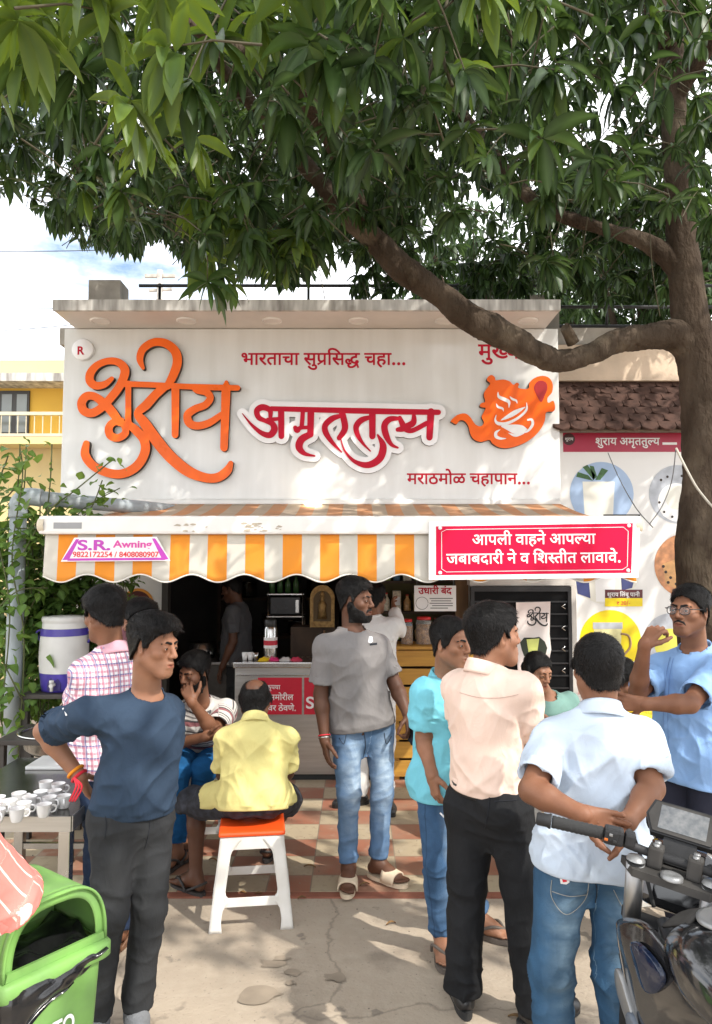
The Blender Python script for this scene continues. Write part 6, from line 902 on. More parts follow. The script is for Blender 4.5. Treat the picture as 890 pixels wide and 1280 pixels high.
# ------------------------------------------------------------ people
def pat_mat(name, base, bands, rough=.8, sheen=.25, wear=None, **kw):
    "cloth whose woven bands follow the garment: bands = (axis 0/1, period, width, phase, colour, strength)"
    if name in MATS: return MATS[name]
    m = M(name, base, rough=rough, sheen=sheen, var=kw.get('var', .08), scale=kw.get('scale', 14), bump=kw.get('bump', .12), bscale=kw.get('bscale', 320)); t = m.node_tree; b = t.nodes['Principled BSDF']; L = t.links.new
    cur = b.inputs['Base Color'].links[0].from_socket; at = _n(t, 'ShaderNodeAttribute', attribute_name='pat'); sp = _n(t, 'ShaderNodeSeparateXYZ'); L(at.outputs['Vector'], sp.inputs[0])
    for ax, per, wid, ph, col, st in bands:
        a = _n(t, 'ShaderNodeMath', operation='ADD'); a.inputs[1].default_value = ph+50*per; L(sp.outputs[ax], a.inputs[0])
        d = _n(t, 'ShaderNodeMath', operation='MODULO'); d.inputs[1].default_value = per; L(a.outputs[0], d.inputs[0])
        c = _n(t, 'ShaderNodeMath', operation='LESS_THAN'); c.inputs[1].default_value = wid; L(d.outputs[0], c.inputs[0])
        q = _n(t, 'ShaderNodeMath', operation='MULTIPLY'); q.inputs[1].default_value = st; L(c.outputs[0], q.inputs[0])
        x = _n(t, 'ShaderNodeMix', data_type='RGBA'); L(q.outputs[0], x.inputs[0]); L(cur, x.inputs[6]); x.inputs[7].default_value = (*col, 1); cur = x.outputs[2]
    L(cur, b.inputs['Base Color']); return m
def denim(name, dark, pale, lo=.08, hi=.55, amt=.8, back=False):
    "washed jeans: worn pale down the thighs and knees, seams left dark"
    if name in MATS: return MATS[name]
    m = M(name, dark, rough=.85, var=.22, scale=10, bump=.25, bscale=260, sheen=.2); t = m.node_tree; b = t.nodes['Principled BSDF']; L = t.links.new
    cur = b.inputs['Base Color'].links[0].from_socket; at = _n(t, 'ShaderNodeAttribute', attribute_name='pat'); sp = _n(t, 'ShaderNodeSeparateXYZ'); L(at.outputs['Vector'], sp.inputs[0])
    ab2 = _n(t, 'ShaderNodeMath', operation='ABSOLUTE'); L(sp.outputs[2], ab2.inputs[0]); lt = _n(t, 'ShaderNodeMath', operation='LESS_THAN'); lt.inputs[1].default_value = .0035; L(ab2.outputs[0], lt.inputs[0])
    r = _n(t, 'ShaderNodeValToRGB'); r.color_ramp.interpolation = 'B_SPLINE'; e = r.color_ramp.elements; e[0].position = lo-.06; e[0].color = (.05,)*3+(1,); e[1].position = (lo+hi)/2; e[1].color = (1, 1, 1, 1); q = r.color_ramp.elements.new(hi+.12); q.color = (.06,)*3+(1,); L(sp.outputs[1], r.inputs[0])
    sd = _n(t, 'ShaderNodeMapRange'); sd.inputs[1].default_value = .085; sd.inputs[2].default_value = .015; ab = _n(t, 'ShaderNodeMath', operation='ABSOLUTE'); L(sp.outputs[0], ab.inputs[0]); L(ab.outputs[0], sd.inputs[0])
    nz = _n(t, 'ShaderNodeTexNoise'); nz.inputs['Scale'].default_value = 14; nz.inputs['Detail'].default_value = 6; tc = _n(t, 'ShaderNodeTexCoord'); mp = _n(t, 'ShaderNodeMapping'); mp.inputs['Scale'].default_value = (1, 1, 2.2); L(tc.outputs['Object'], mp.inputs[0]); L(mp.outputs[0], nz.inputs['Vector'])
    nr = _n(t, 'ShaderNodeMapRange'); nr.inputs[1].default_value = .15; nr.inputs[2].default_value = .75; L(nz.outputs['Fac'], nr.inputs[0])
    a = _n(t, 'ShaderNodeMath', operation='MULTIPLY'); L(r.outputs[0], a.inputs[0]); L(sd.outputs[0], a.inputs[1]); c = _n(t, 'ShaderNodeMath', operation='MULTIPLY'); L(a.outputs[0], c.inputs[0]); L(nr.outputs[0], c.inputs[1]); d = _n(t, 'ShaderNodeMath', operation='MULTIPLY'); d.inputs[1].default_value = amt*1.5; d.use_clamp = True; L(c.outputs[0], d.inputs[0])
    x = _n(t, 'ShaderNodeMix', data_type='RGBA'); L(d.outputs[0], x.inputs[0]); L(cur, x.inputs[6]); x.inputs[7].default_value = (*pale, 1)
    y = _n(t, 'ShaderNodeMix', data_type='RGBA'); ml = _n(t, 'ShaderNodeMath', operation='MULTIPLY'); ml.inputs[1].default_value = .6; L(lt.outputs[0], ml.inputs[0]); L(ml.outputs[0], y.inputs[0]); L(x.outputs[2], y.inputs[6]); y.inputs[7].default_value = (*[v*.5 for v in dark], 1); L(y.outputs[2], b.inputs['Base Color']); return m
def pose(**k):
    J = {}
    for n, v in k.items(): J[n] = P(*v) if len(v) == 3 else A3(*v[:3])
    return J
def ankle(px, Y, lift=.0, g=1., z0=0.): p = P(px, 700, Y); return A3(p[0], Y, .082*g+lift+z0)
def stand(x, y, yaw, g=1., z0=0.):
    a = R(yaw); f = A3(math.sin(a), -math.cos(a), 0); r = np.cross(f, A3(0, 0, 1)); B = A3(x, y, z0); U = A3(0, 0, 1); T = lambda a, b, c: B+g*(r*a+f*b+U*c); J = {}
    J['C'] = T(0, .05, 1.59); J['N'] = T(0, -.005, 1.43); J['PV'] = T(0, 0, .91)
    for s, q in (('R', 1), ('L', -1)): J['S'+s] = T(q*.172, -.005, 1.385); J['E'+s] = T(q*.215, -.02, 1.10); J['W'+s] = T(q*.225, .08, .86); J['H'+s] = T(q*.085, 0, .90); J['K'+s] = T(q*.10, .02, .47); J['A'+s] = T(q*.11, -.02, .082)
    return J, f
def seat(x, y, yaw, sz=.46, g=1., lean=.08, z0=0.):
    a = R(yaw); f = A3(math.sin(a), -math.cos(a), 0); r = np.cross(f, A3(0, 0, 1)); B = A3(x, y, z0); U = A3(0, 0, 1); T = lambda a, b, c: B+g*(r*a+f*b)+U*c; J = {}; h = sz+.095*g
    J['C'] = T(0, lean+.09, h+.66*g); J['N'] = T(0, lean, h+.50*g); J['PV'] = T(0, 0, h)
    for s, q in (('R', 1), ('L', -1)): J['S'+s] = T(q*.168, lean, h+.455*g); J['E'+s] = T(q*.215, lean+.06, h+.19*g); J['W'+s] = T(q*.10, lean+.27, h+.13*g); J['H'+s] = T(q*.085, .02, h-.01); J['K'+s] = T(q*.12, .43, h+.01); J['A'+s] = T(q*.12, .40, .10)
    return J, f
WHITEC = (.78, .77, .75)
shoe_black = M('black_shoe_leather', (.018, .017, .017), rough=.35, var=.3, bump=.15); rubber = M('black_rubber', (.022, .022, .022), rough=.8, var=.3)
shoe_grey = M('grey_sneaker_mesh', (.16, .165, .175), rough=.9, bump=.5, bscale=150); sole_grey = M('pale_sole', (.32, .32, .32), rough=.8)
# A: young man in a navy T-shirt, hand on his hip
navy = M('navy_jersey', (.030, .048, .078), rough=.85, var=.10, scale=5, bump=.15, bscale=350, sheen=.3)
charcoal = M('charcoal_trouser_cloth', (.030, .031, .033), rough=.85, var=.14, scale=8, bump=.15, bscale=380, sheen=.2)
JA = pose(C=(192, 807, 2.95), N=(183, 870, 3.0), SR=(106, 895, 2.88), SL=(207, 888, 3.10), ER=(55, 914, 3.06), WR=(99, 970, 3.02), EL=(206, 968, 3.2), WL=(190, 1030, 3.12), PV=(166, 1022, 3.0), HR=(143, 1023, 2.95), HL=(187, 1023, 3.05), KR=(137, 1140, 2.90), KL=(188, 1136, 3.0))
JA['AR'] = ankle(133, 2.93, .004); JA['AL'] = ankle(180, 3.0, .004)
A_ = dict(J=JA, look=(68, -6, 2), skin='mid', g=.96, slim=.95, seed=1, stubble=.12, hair=dict(top=.030, side=.013, front=.014), shoe='sneaker', shoemat=shoe_grey, solemat=sole_grey, toe=dict(R=(-.1, -1), L=(.45, -.9)),
     torso=.88, shirt=dict(mat=navy, hem=.05, ease=.022, flare=.0, sleeve=.66, sr=(.064, .074), collar='rib', fold=1.15), trousers=dict(mat=charcoal, ease=.012, rk=.068, ra=.056, waist=.13, fold=.9, len=.97),
     handR=dict(d=A3(.35, .25, -.8), n=A3(.8, .2, .3), side=-1, curl=(.25, .3, .2)))
person('young man in navy T-shirt and charcoal trousers standing with right hand on hip', A_)
# B: man in a plaid shirt at the drinks table
plaid = pat_mat('plaid_cotton', (.72, .70, .72), [(0, .024, .010, .0, (.45, .16, .22), .75), (1, .026, .011, .0, (.45, .16, .22), .75), (0, .048, .006, .016, (.10, .10, .25), .8), (1, .052, .006, .018, (.10, .10, .25), .8), (0, .012, .002, .004, (.75, .7, .75), .5)])
jeans_dark = denim('dark_blue_jeans', (.020, .032, .065), (.05, .08, .14)); brown_strap = M('brown_sandal_leather', (.13, .06, .03), rough=.6, var=.2)
JB = pose(C=(130, 768, 3.6), N=(140, 815, 3.62), SL=(107, 842, 3.55), SR=(174, 836, 3.72), EL=(99, 902, 3.6), WL=(112, 922, 3.84), ER=(182, 900, 3.75), WR=(160, 922, 3.96), PV=(141, 945, 3.62), HL=(121, 947, 3.57), HR=(160, 947, 3.66), KL=(124, 1050, 3.56), KR=(162, 1052, 3.63))
JB['AL'] = ankle(126, 3.52, .022); JB['AR'] = ankle(156, 3.60, .022)
person('man in red and white plaid shirt with his back turned beside the water cooler', dict(J=JB, look=(-122, -12, 0), skin='brown', g=1., seed=2, hair=dict(top=.030, side=.012), shoe='sandal', shoemat=brown_strap, toe=dict(L=(-.5, .8), R=(-.35, -.9)),
     shirt=dict(mat=plaid, hem=-.14, ease=.028, sleeve=.86, sr=(.068, .074), collar='shirt', neck=.066), trousers=dict(mat=jeans_dark, len=.98)))
# C: man behind him
JC, fC = stand(X(174, 4.45), 4.45, -60, .99, .01)
JC['C'] = P(174, 778, 4.42)
person('dark-haired man mostly hidden behind the man in plaid shirt', dict(J=JC, look=(-100, -12, 0), skin='brown', g=.99, seed=3, near=False, hair=dict(top=.032, side=.014), shoe='shoe', shoemat=shoe_black, toe=dict(L=fC, R=fC), shirt=dict(mat=M('maroon_cotton', (.09, .02, .03), rough=.85), hem=-.12, collar='shirt'), trousers=dict(mat=charcoal)))
# D: seated man in a striped polo
striped = pat_mat('striped_jersey', (.60, .57, .54), [(1, .105, .028, .0, (.26, .075, .09), .9), (1, .105, .010, .040, (.06, .055, .06), .9), (1, .105, .008, .062, (.10, .09, .10), .8), (1, .105, .010, .082, (.05, .05, .055), .9)])
blue_jeans = denim('bright_blue_jeans', (.012, .085, .23), (.03, .15, .34), amt=.5); maroon = M('maroon_collar_knit', (.10, .018, .025), rough=.9)
JD = pose(C=(243, 841, 4.55), N=(251, 882, 4.66), SR=(220, 892, 4.66), SL=(282, 888, 4.70), ER=(211, 930, 4.56), WR=(258, 921, 4.42), EL=(267, 914, 4.48), WL=(240, 878, 4.38), PV=(253, 938, 4.97), HR=(237, 943, 4.93), HL=(269, 943, 4.95), KR=(222, 962, 4.50), KL=(256, 960, 4.53))
JD['AR'] = ankle(226, 4.52, .02, z0=.012); JD['AL'] = ankle(246, 4.72, .02, z0=.012)
sandal_dark = M('dark_sandal', (.035, .030, .028), rough=.7)
person('bearded man in striped polo and blue jeans sitting with hand on his mouth', dict(J=JD, look=(-32, -10, 3), skin='brown', g=.97, seed=4, tmin=-.12, hair=dict(top=.026, side=.010, beard=.008, moustache=1.2), slim=.97, stubble=.5, shoe='sandal', shoemat=sandal_dark, toe=dict(R=(-.35, -.9), L=(-.2, -1)),
     shirt=dict(mat=striped, hem=-.03, ease=.026, sleeve=.80, sr=(.070, .076), collar='polo', collarmat=maroon, neck=.066), trousers=dict(mat=blue_jeans, len=.90, rk=.072), handL=dict(d=A3(-.3, .12, .6), n=A3(.1, 1, -.1), side=-1, curl=(.7, .9, .6)), handR=dict(d=A3(.95, .05, .05), n=A3(0, .5, .8), side=1, curl=(.5, .6, .4))))
# E: man in yellow on the stool
yellow = M('yellow_pique', (.66, .58, .235), rough=.9, var=.06, scale=6, bump=.2, bscale=420, sheen=.25); shorts_m = M('navy_printed_shorts', (.022, .024, .034), rough=.8, var=.7, scale=30)
JE = pose(C=(319, 876, 4.13), N=(319, 902, 4.07), SL=(284, 925, 4.03), SR=(356, 923, 4.05), EL=(280, 968, 4.10), WL=(296, 985, 4.36), ER=(358, 966, 4.14), WR=(340, 985, 4.38), PV=(317, 993, 3.98), HL=(299, 997, 3.99), HR=(335, 997, 4.01), KL=(243, 1006, 4.24), KR=(356, 1000, 4.40))
JE['AL'] = ankle(250, 4.18, .02); JE['AR'] = ankle(338, 4.62, .02, z0=.012)
person('balding man in yellow polo sitting on the stool with his back turned', dict(J=JE, look=(176, -14, 0), skin='dark', g=.97, seed=5, tmin=-.21, torso=.98, hair=dict(top=.008, side=.011, bald=-.045), eyes=False, shoe='sandal', shoemat=sandal_dark, toe=dict(L=(-.75, .55), R=(.1, 1)),
     shirt=dict(mat=yellow, hem=-.20, ease=.018, flare=.02, sleeve=.80, sr=(.062, .067), collar='polo', fold=1.1), trousers=dict(mat=shorts_m, len=.06, rk=.095, ra=.10), handL=dict(d=A3(.4, .8, -.3), n=A3(0, 0, -1)), handR=dict(d=A3(-.4, .8, -.3), n=A3(0, 0, -1), side=-1)))
# F: man in the grey T-shirt
greyt = M('grey_jersey', (.185, .172, .168), rough=.85, var=.07, scale=5, bump=.15, bscale=350, sheen=.3); washed = denim('washed_blue_jeans', (.085, .155, .27), (.42, .52, .62), .0, .62, .95); cream = M('cream_foam_slider', (.62, .50, .36), rough=.75, var=.05)
JF = pose(C=(444, 750, 4.32), N=(440, 790, 4.34), SR=(407, 808, 4.26), SL=(473, 808, 4.42), ER=(401, 868, 4.27), WR=(406, 925, 4.19), EL=(494, 856, 4.38), WL=(510, 894, 4.28), PV=(453, 905, 4.34), HR=(434, 908, 4.30), HL=(473, 908, 4.38), KR=(435, 992, 4.24), KL=(478, 994, 4.34))
JF['AR'] = ankle(436, 4.28, .022, z0=.012); JF['AL'] = ankle(472, 4.34, .022, z0=.012)
F_ = dict(J=JF, look=(66, -2, 0), skin='dark', g=1., slim=.93, seed=6, stubble=.5, hair=dict(top=.026, side=.008, front=.006, beard=.008, moustache=1.2), shoe='slide', shoemat=cream, toe=dict(R=(-.04, -1), L=(.78, -.62)),
     shirt=dict(mat=greyt, hem=-.03, ease=.028, flare=.02, sleeve=.76, sr=(.062, .074), collar='rib', fold=.85), trousers=dict(mat=washed, ease=.004, rk=.062, ra=.050, len=.93, stack=.8), handR=dict(d=A3(.12, -.1, -1), n=A3(.9, .3, 0), side=1, curl=(.25, .4, .3)), handL=dict(d=A3(.15, -.2, -.9), n=A3(-.7, .5, .1), side=-1, curl=(.7, .9, .6)))
rF = person('tall bearded man in grey T-shirt, washed jeans and cream sliders standing centrally', F_)
# G: the shopkeeper in the dark; H: helper in white reaching for the shelf
JG, fG = stand(X(297, 7.1), 7.1, -95, .97, .012)
person('shopkeeper in dark T-shirt standing inside the dim shop', dict(J=JG, look=(-100, -14, 0), skin='dark', g=.97, seed=7, near=False, hair={}, shoe='shoe', shoemat=shoe_black, toe=dict(L=fG, R=fG), shirt=dict(mat=M('slate_jersey', (.07, .07, .075), rough=.9), hem=-.1, collar='rib'), trousers=dict(mat=charcoal)))
JH, fH = stand(X(466, 5.62), 5.62, 160, .96, .012)
JH['ER'] = P(499, 787, 5.66); JH['WR'] = P(493, 763, 5.80)
white_c = M('white_cotton', (.66, .65, .63), rough=.9, var=.05)
person('helper in white long sleeves and trousers reaching to the jar shelf', dict(J=JH, look=(150, 0, 0), skin='brown', g=.96, seed=8, near=False, hair={}, shoe='shoe', shoemat=shoe_black, toe=dict(L=(-1, -.4), R=(.2, -1)), shirt=dict(mat=white_c, hem=-.16, sleeve=1.85, collar='rib', sr=(.066, .062)), trousers=dict(mat=white_c, rk=.07, ra=.066)))
# I: man in the turquoise shirt
cyan = M('turquoise_cotton', (.17, .50, .60), rough=.8, var=.06, scale=5, bump=.12, bscale=350, sheen=.2); pale_jeans = denim('pale_blue_jeans', (.045, .095, .18), (.34, .44, .54), .02, .7, .9)
JI = pose(C=(564, 804, 3.55), N=(557, 852, 3.62), SR=(532, 866, 3.50), SL=(580, 862, 3.78), ER=(530, 922, 3.52), WR=(540, 968, 3.42), EL=(592, 920, 3.86), WL=(600, 965, 3.76), PV=(555, 970, 3.62), HR=(543, 973, 3.53), HL=(569, 972, 3.70), KR=(545, 1075, 3.50), KL=(582, 1072, 3.66))
JI['AR'] = ankle(549, 3.58, .022, .97); JI['AL'] = ankle(590, 3.74, .022, .97)
person('man in turquoise half-sleeve shirt and jeans with flip-flops, cigarette in lowered hand', dict(J=JI, look=(46, -3, 0), skin='mid', g=.97, seed=9, stubble=.3, hair=dict(top=.018, side=.008, line=[-.075, -.07, -.035, -.012, .026, .030, -.014, .004, .050, .080, .09]), slim=1.04, torso=.98, belly=.03, shoe='flipflop', shoemat=M('grey_brown_rubber', (.11, .09, .075), rough=.8), toe=dict(R=(-.05, -1), L=(.85, -.5)),
     shirt=dict(mat=cyan, hem=-.17, ease=.024, sleeve=.78, sr=(.064, .074), collar='shirt', neck=.066), trousers=dict(mat=pale_jeans, ease=.004, rk=.064, ra=.056, len=.97, stack=1.5), handR=dict(d=A3(.1, -.12, -1), n=A3(.75, .5, 0), side=1, curl=(.5, .7, .5))))
# J: man in the pale pink shirt
pink = M('pale_pink_cotton', (.76, .575, .48), rough=.8, var=.04, scale=5, bump=.12, bscale=350, sheen=.2); black_tr = M('black_trouser_cloth', (.016, .0165, .018), rough=.75, var=.25, scale=5, bump=.12, bscale=380, sheen=.3); belt_m = M('black_belt_leather', (.02, .019, .019), rough=.5)
JJ = pose(C=(617, 795, 3.12), N=(607, 838, 3.1), SR=(655, 862, 2.97), SL=(573, 858, 3.24), ER=(668, 915, 3.04), WR=(632, 903, 3.28), EL=(580, 908, 3.38), WL=(648, 898, 3.40), PV=(611, 1003, 3.12), HR=(635, 1005, 3.05), HL=(589, 1004, 3.19), KL=(585, 1105, 3.15), KR=(653, 1108, 3.04))
JJ['AL'] = ankle(574, 3.14, .004); JJ['AR'] = ankle(660, 3.04, .004)
J_ = dict(J=JJ, look=(108, 2, 0), skin='mid', g=1., hg=1.04, seed=10, stubble=.3, hair=dict(top=.026, side=.013, front=.010), slim=1.02, torso=.92, belly=.02, shoe='shoe', shoemat=shoe_black, solemat=rubber, toe=dict(L=(-.05, 1), R=(.9, .42)),
     shirt=dict(mat=pink, hem=.10, ease=.020, sleeve=1.3, sr=(.066, .066), collar='shirt', neck=.066, fold=1.1), trousers=dict(mat=black_tr, ease=.014, rk=.080, ra=.070, waist=.14, len=1.03, belt=belt_m, stack=1.4, fold=.9))
person('man in pale pink shirt tucked into black trousers, seen from behind', J_)
# K: man in the white polo beside the motorbike
polo = M('pale_blue_white_pique', (.47, .54, .63), rough=.85, var=.05, scale=6, bump=.2, bscale=450, sheen=.25); mid_jeans = denim('mid_blue_jeans', (.035, .085, .155), (.25, .36, .44), .0, .6, .75)
JK = pose(C=(747, 836, 2.62), N=(750, 890, 2.60), SL=(692, 924, 2.60), SR=(801, 921, 2.60), EL=(664, 988, 2.46), WL=(728, 1018, 2.36), ER=(815, 985, 2.48), WR=(784, 1028, 2.38), PV=(737, 1064, 2.58), HL=(705, 1068, 2.58), HR=(769, 1068, 2.58), KL=(690, 1215, 2.57), KR=(767, 1213, 2.56))
JK['AL'] = ankle(684, 2.62, .004); JK['AR'] = ankle(770, 2.60, .004)
K_ = dict(J=JK, look=(184, -3, 0), skin='brown', g=.97, seed=11, torso=.92, hair=dict(top=.014, side=.009), eyes=False, shoe='shoe', shoemat=shoe_black, toe=dict(L=(-.2, 1), R=(.2, 1)),
     shirt=dict(mat=polo, hem=-.13, ease=.020, flare=.01, sleeve=.76, sr=(.061, .068), collar='polo', fold=1.1), trousers=dict(mat=mid_jeans, ease=.006, rk=.072, ra=.064, waist=.08, stack=1.5, fold=1.1), handL=dict(d=A3(.9, -.05, -.25), n=A3(.1, -1, .2), side=1, curl=(.4, .5, .4)), handR=dict(d=A3(-.9, .05, -.2), n=A3(0, -1, .1), side=-1, curl=(.6, .7, .5)))
rK = person('man in pale polo and blue jeans with hands clasped behind, beside motorbike', K_)
# L: man with glasses in the blue shirt
blue = M('sky_blue_oxford', (.22, .36, .60), rough=.8, var=.06, scale=5, bump=.15, bscale=350, sheen=.2); navy_tr = M('navy_trouser_cloth', (.024, .025, .038), rough=.8, var=.2, sheen=.2)
JL = pose(C=(862, 764, 3.50), N=(869, 815, 3.56), SR=(828, 834, 3.67), SL=(897, 838, 3.43), ER=(797, 866, 3.50), WR=(806, 806, 3.38), EL=(862, 880, 3.25), WL=(806, 880, 3.27), PV=(862, 945, 3.57), HR=(841, 948, 3.63), HL=(883, 948, 3.49), KR=(840, 1065, 3.55), KL=(886, 1068, 3.42))
JL['AR'] = ankle(840, 3.62, .004); JL['AL'] = ankle(890, 3.48, .004)
L_ = dict(J=JL, look=(-54, 4, 0), skin='brown', g=.97, seed=12, stubble=.2, hair=dict(top=.020, side=.009, moustache=.9), shoe='shoe', shoemat=shoe_black, toe=dict(R=(-.5, -.8), L=(-.4, -.9)),
     shirt=dict(mat=blue, hem=-.22, ease=.022, flare=.02, sleeve=.80, sr=(.064, .072), collar='shirt', neck=.068), trousers=dict(mat=navy_tr, ease=.012, rk=.076, ra=.068), handR=dict(d=A3(.60, .08, .78), n=A3(.65, .6, -.45), side=-1, curl=(.75, .9, .6), thumb=(.8, .5, .5)), handL=dict(d=A3(-.95, .25, .05), n=A3(.1, 1, 0), side=1, curl=(.5, .6, .5)))
rL = person('man in glasses and sky blue shirt thinking with hand at chin', L_)
# M, N: two sitting further back
JM, fM = seat(X(672, 4.72), 4.72, 20, .43, .93, .08); JM['C'] = P(672, 839, 4.58)
person('woman in sea-green top with tied hair sitting before the black shutter', dict(J=JM, look=(28, -16, 0), skin='mid', g=.92, slender=.85, seed=13, tmin=-.12, slim=.95, jaw=.85, stubble=0, hair=dict(top=.013, side=.010, bun=True, brow=.004, line=[-.075, -.07, -.045, -.030, .0, .012, .004, .016, .050, .070, .078]), shoe='sandal', shoemat=sandal_dark, toe=dict(L=fM, R=fM),
     shirt=dict(mat=M('sea_green_cotton', (.13, .24, .21), rough=.85), hem=-.12, sleeve=.9, collar='rib', sr=(.060, .064)), trousers=dict(mat=M('black_cotton', (.02, .02, .02), rough=.9), len=.9)))
JN, fN = seat(X(776, 3.98), 3.98, 60, .46, .95, .06); JN['C'] = P(774, 852, 3.96)
person('dark-haired person in yellow top sitting behind man in pale polo', dict(J=JN, look=(70, -20, 0), skin='brown', g=.94, seed=14, tmin=-.12, near=False, hair=dict(top=.026, side=.016), shoe='sandal', shoemat=sandal_dark, toe=dict(L=fN, R=fN),
     shirt=dict(mat=M('bright_yellow_cotton', (.72, .48, .02), rough=.85), hem=-.14, sleeve=.9, collar='rib'), trousers=dict(mat=charcoal, len=.9)))
# O: somebody in a striped coral shirt, leaning in from the left
coral = pat_mat('coral_striped_cotton', (.72, .20, .17), [(0, .032, .0035, .0, (.8, .62, .55), .9)], var=.06)
JO = pose(C=(-150, 925, 1.95), N=(-110, 1010, 1.90), SR=(-48, 1066, 1.70), SL=(-170, 1040, 2.05), ER=(8, 1130, 1.80), WR=(-130, 1120, 2.05), EL=(-190, 1120, 2.0), WL=(-130, 1180, 1.80), PV=(-180, 1180, 1.84), HR=(-150, 1185, 1.78), HL=(-210, 1185, 1.92), KR=(-170, 1330, 1.78), KL=(-200, 1320, 1.90))
JO['AR'] = ankle(-165, 1.80, .02); JO['AL'] = ankle(-200, 1.95, .02)
person('person in coral striped shirt cut off at the left edge by the bin', dict(J=JO, look=(60, -25, 0), skin='brown', g=.95, seed=15, tmin=-.2, hair={}, shoe='sandal', shoemat=sandal_dark, toe=dict(L=(.6, -.6), R=(.6, -.6)),
     shirt=dict(mat=coral, hem=-.25, ease=.03, sleeve=1.05, sr=(.078, .084), collar='shirt', fold=1.1), trousers=dict(mat=charcoal)))

# ------------------------------------------------------------ worn and held small things
thread_o = M('orange_thread', (.75, .26, .01), rough=.8); thread_r = M('red_thread', (.62, .02, .04), rough=.8)
def band(S, side, fr, r, mat, name, w=.006, tails=0):
    E, Wr = S['J']['E'+side], S['J']['W'+side]; c = E+(Wr-E)*fr; d = unit(Wr-E); a = unit(np.cross(d, A3(0, 0, 1))); b = np.cross(d, a); mb = MB(); mb.tube([c+r*(a*math.cos(t)+b*math.sin(t)*.92) for t in np.linspace(0, 6.2832, 25)[:-1]], w, 8, closed=True)
    for k in range(tails): q = c-b*r*.3+a*r; mb.tube(spline([q-A3(.0, .02, 0), q+A3(.012*(k+1), -.03, -.03), q+A3(.01*k-.01, -.035, -.085)], 4), w*.55, 6)
    return mb.build(name, mat, S['_root'])
band(A_, 'R', .90, .0335, thread_o, 'wrist_thread', .0065); band(A_, 'R', 1.0, .031, thread_r, 'wrist_thread', .007, 3)
band(F_, 'R', .95, .033, M('steel_bangle', (.6, .6, .58), rough=.2, metal=1.), 'bangle', .0035); band(F_, 'R', .90, .034, thread_r, 'wrist_thread', .003)
dark_st = M('dark_stitching', (.012, .014, .02), rough=.9); pale_st = M('pale_stitching', (.30, .30, .28), rough=.9); white_mk = M('white_cloth_mark', (.72, .72, .72), rough=.8)
patch(A_, '_shirt', [(78, 886), (80, 885), (85, 894), (83, 895)], white_mk, 'sleeve_mark')
seam(A_, '_trousers', [[(186, 1008), (187, 1030), (184, 1050), (181, 1060)], [(130, 1010), (133, 1030), (131, 1048)]], dark_st)
patch(F_, '_shirt', [(461, 796), (465, 796), (466, 802), (463, 804), (460, 803)], white_mk, 'chest_mark'); patch(F_, '_shirt', [(462, 804.5), (471, 803.5), (471, 806), (462, 807)], dark_st, 'chest_mark')
seam(F_, '_trousers', [[(455, 916), (457, 932), (454, 946)], [(424, 922), (430, 930), (433, 916)], [(489, 920), (483, 930), (480, 916)]], dark_st)
seam(K_, '_trousers', [[(690, 1100), (690, 1122), (708, 1143), (731, 1124), (736, 1100)], [(767, 1112), (782, 1138), (793, 1122)], [(690, 1114), (712, 1120), (733, 1118)]], pale_st, 'pocket_stitching', .0014); seam(K_, '_trousers', [[(742, 1098), (746, 1112), (744, 1128)]], dark_st)
patch(K_, '_trousers', [(700, 1096), (710, 1094), (712, 1102), (708, 1105), (701, 1104)], white_mk, 'pocket_label'); patch(K_, '_trousers', [(703, 1097), (708, 1096), (709, 1101), (704, 1102)], thread_r, 'pocket_label', .004)
seam(J_, '_trousers', [[(618, 1002), (632, 1001), (646, 1000)]], dark_st, 'pocket_slit'); seam(J_, '_trousers', [[(612, 985), (611, 1010), (606, 1035)]], dark_st)
seam_pink = M('pink_seam_thread', (.52, .36, .30), rough=.9); seam(J_, '_shirt', [[(575, 866), (600, 872), (628, 872), (648, 868)]], seam_pink, 'yoke_seam', .0013)  # darker pink thread for the yoke seam
blue_th = M('blue_seam_thread', (.14, .24, .44), rough=.9); seam(L_, '_shirt', [[(838, 822), (832, 850), (830, 900), (832, 950), (833, 966)], [(842, 823), (837, 850), (835, 900), (837, 950), (838, 966)], [(868, 852), (866, 880)]], blue_th, 'placket', .0013)
# spectacles
T = L_['_T']; HB = L_['_HB']; mb = MB(); fr_m = M('black_spectacle_frame', (.012, .012, .013), rough=.3)
def lens(s, n=26, k=1.): return [T(s*.0335+.0245*k*math.copysign(abs(math.cos(t))**.75, math.cos(t)), .107-.007*abs(math.cos(t)+s*.3), .000+.0185*k*math.copysign(abs(math.sin(t))**.75, math.sin(t))) for t in np.linspace(0, 2*math.pi, n+1)[:-1]]
for s in (-1, 1): mb.tube(lens(s), .0021, 8, closed=True); mb.tube(spline([T(s*.058, .100, .008), T(s*.074, .085, .010), T(s*.080, .02, .010), T(s*.078, -.015, .004)], 5), .0022, 7)
mb.tube(spline([T(-.0105, .108, .004), T(0, .113, .007), T(.0105, .108, .004)], 4), .0021, 7); gl_ = thing('spectacles', 'black rimmed spectacles worn by the man in sky blue shirt', 'glasses', T(0, .11, 0)); mb.build('frame', fr_m, gl_)
for s in (-1, 1): mb = MB(); mb.prism(lens(s, 22, .96), HB[1]*.001); mb.build('lens', M('spectacle_lens', (.9, .9, .9), rough=.02, alpha=.05, spec=.3), gl_)
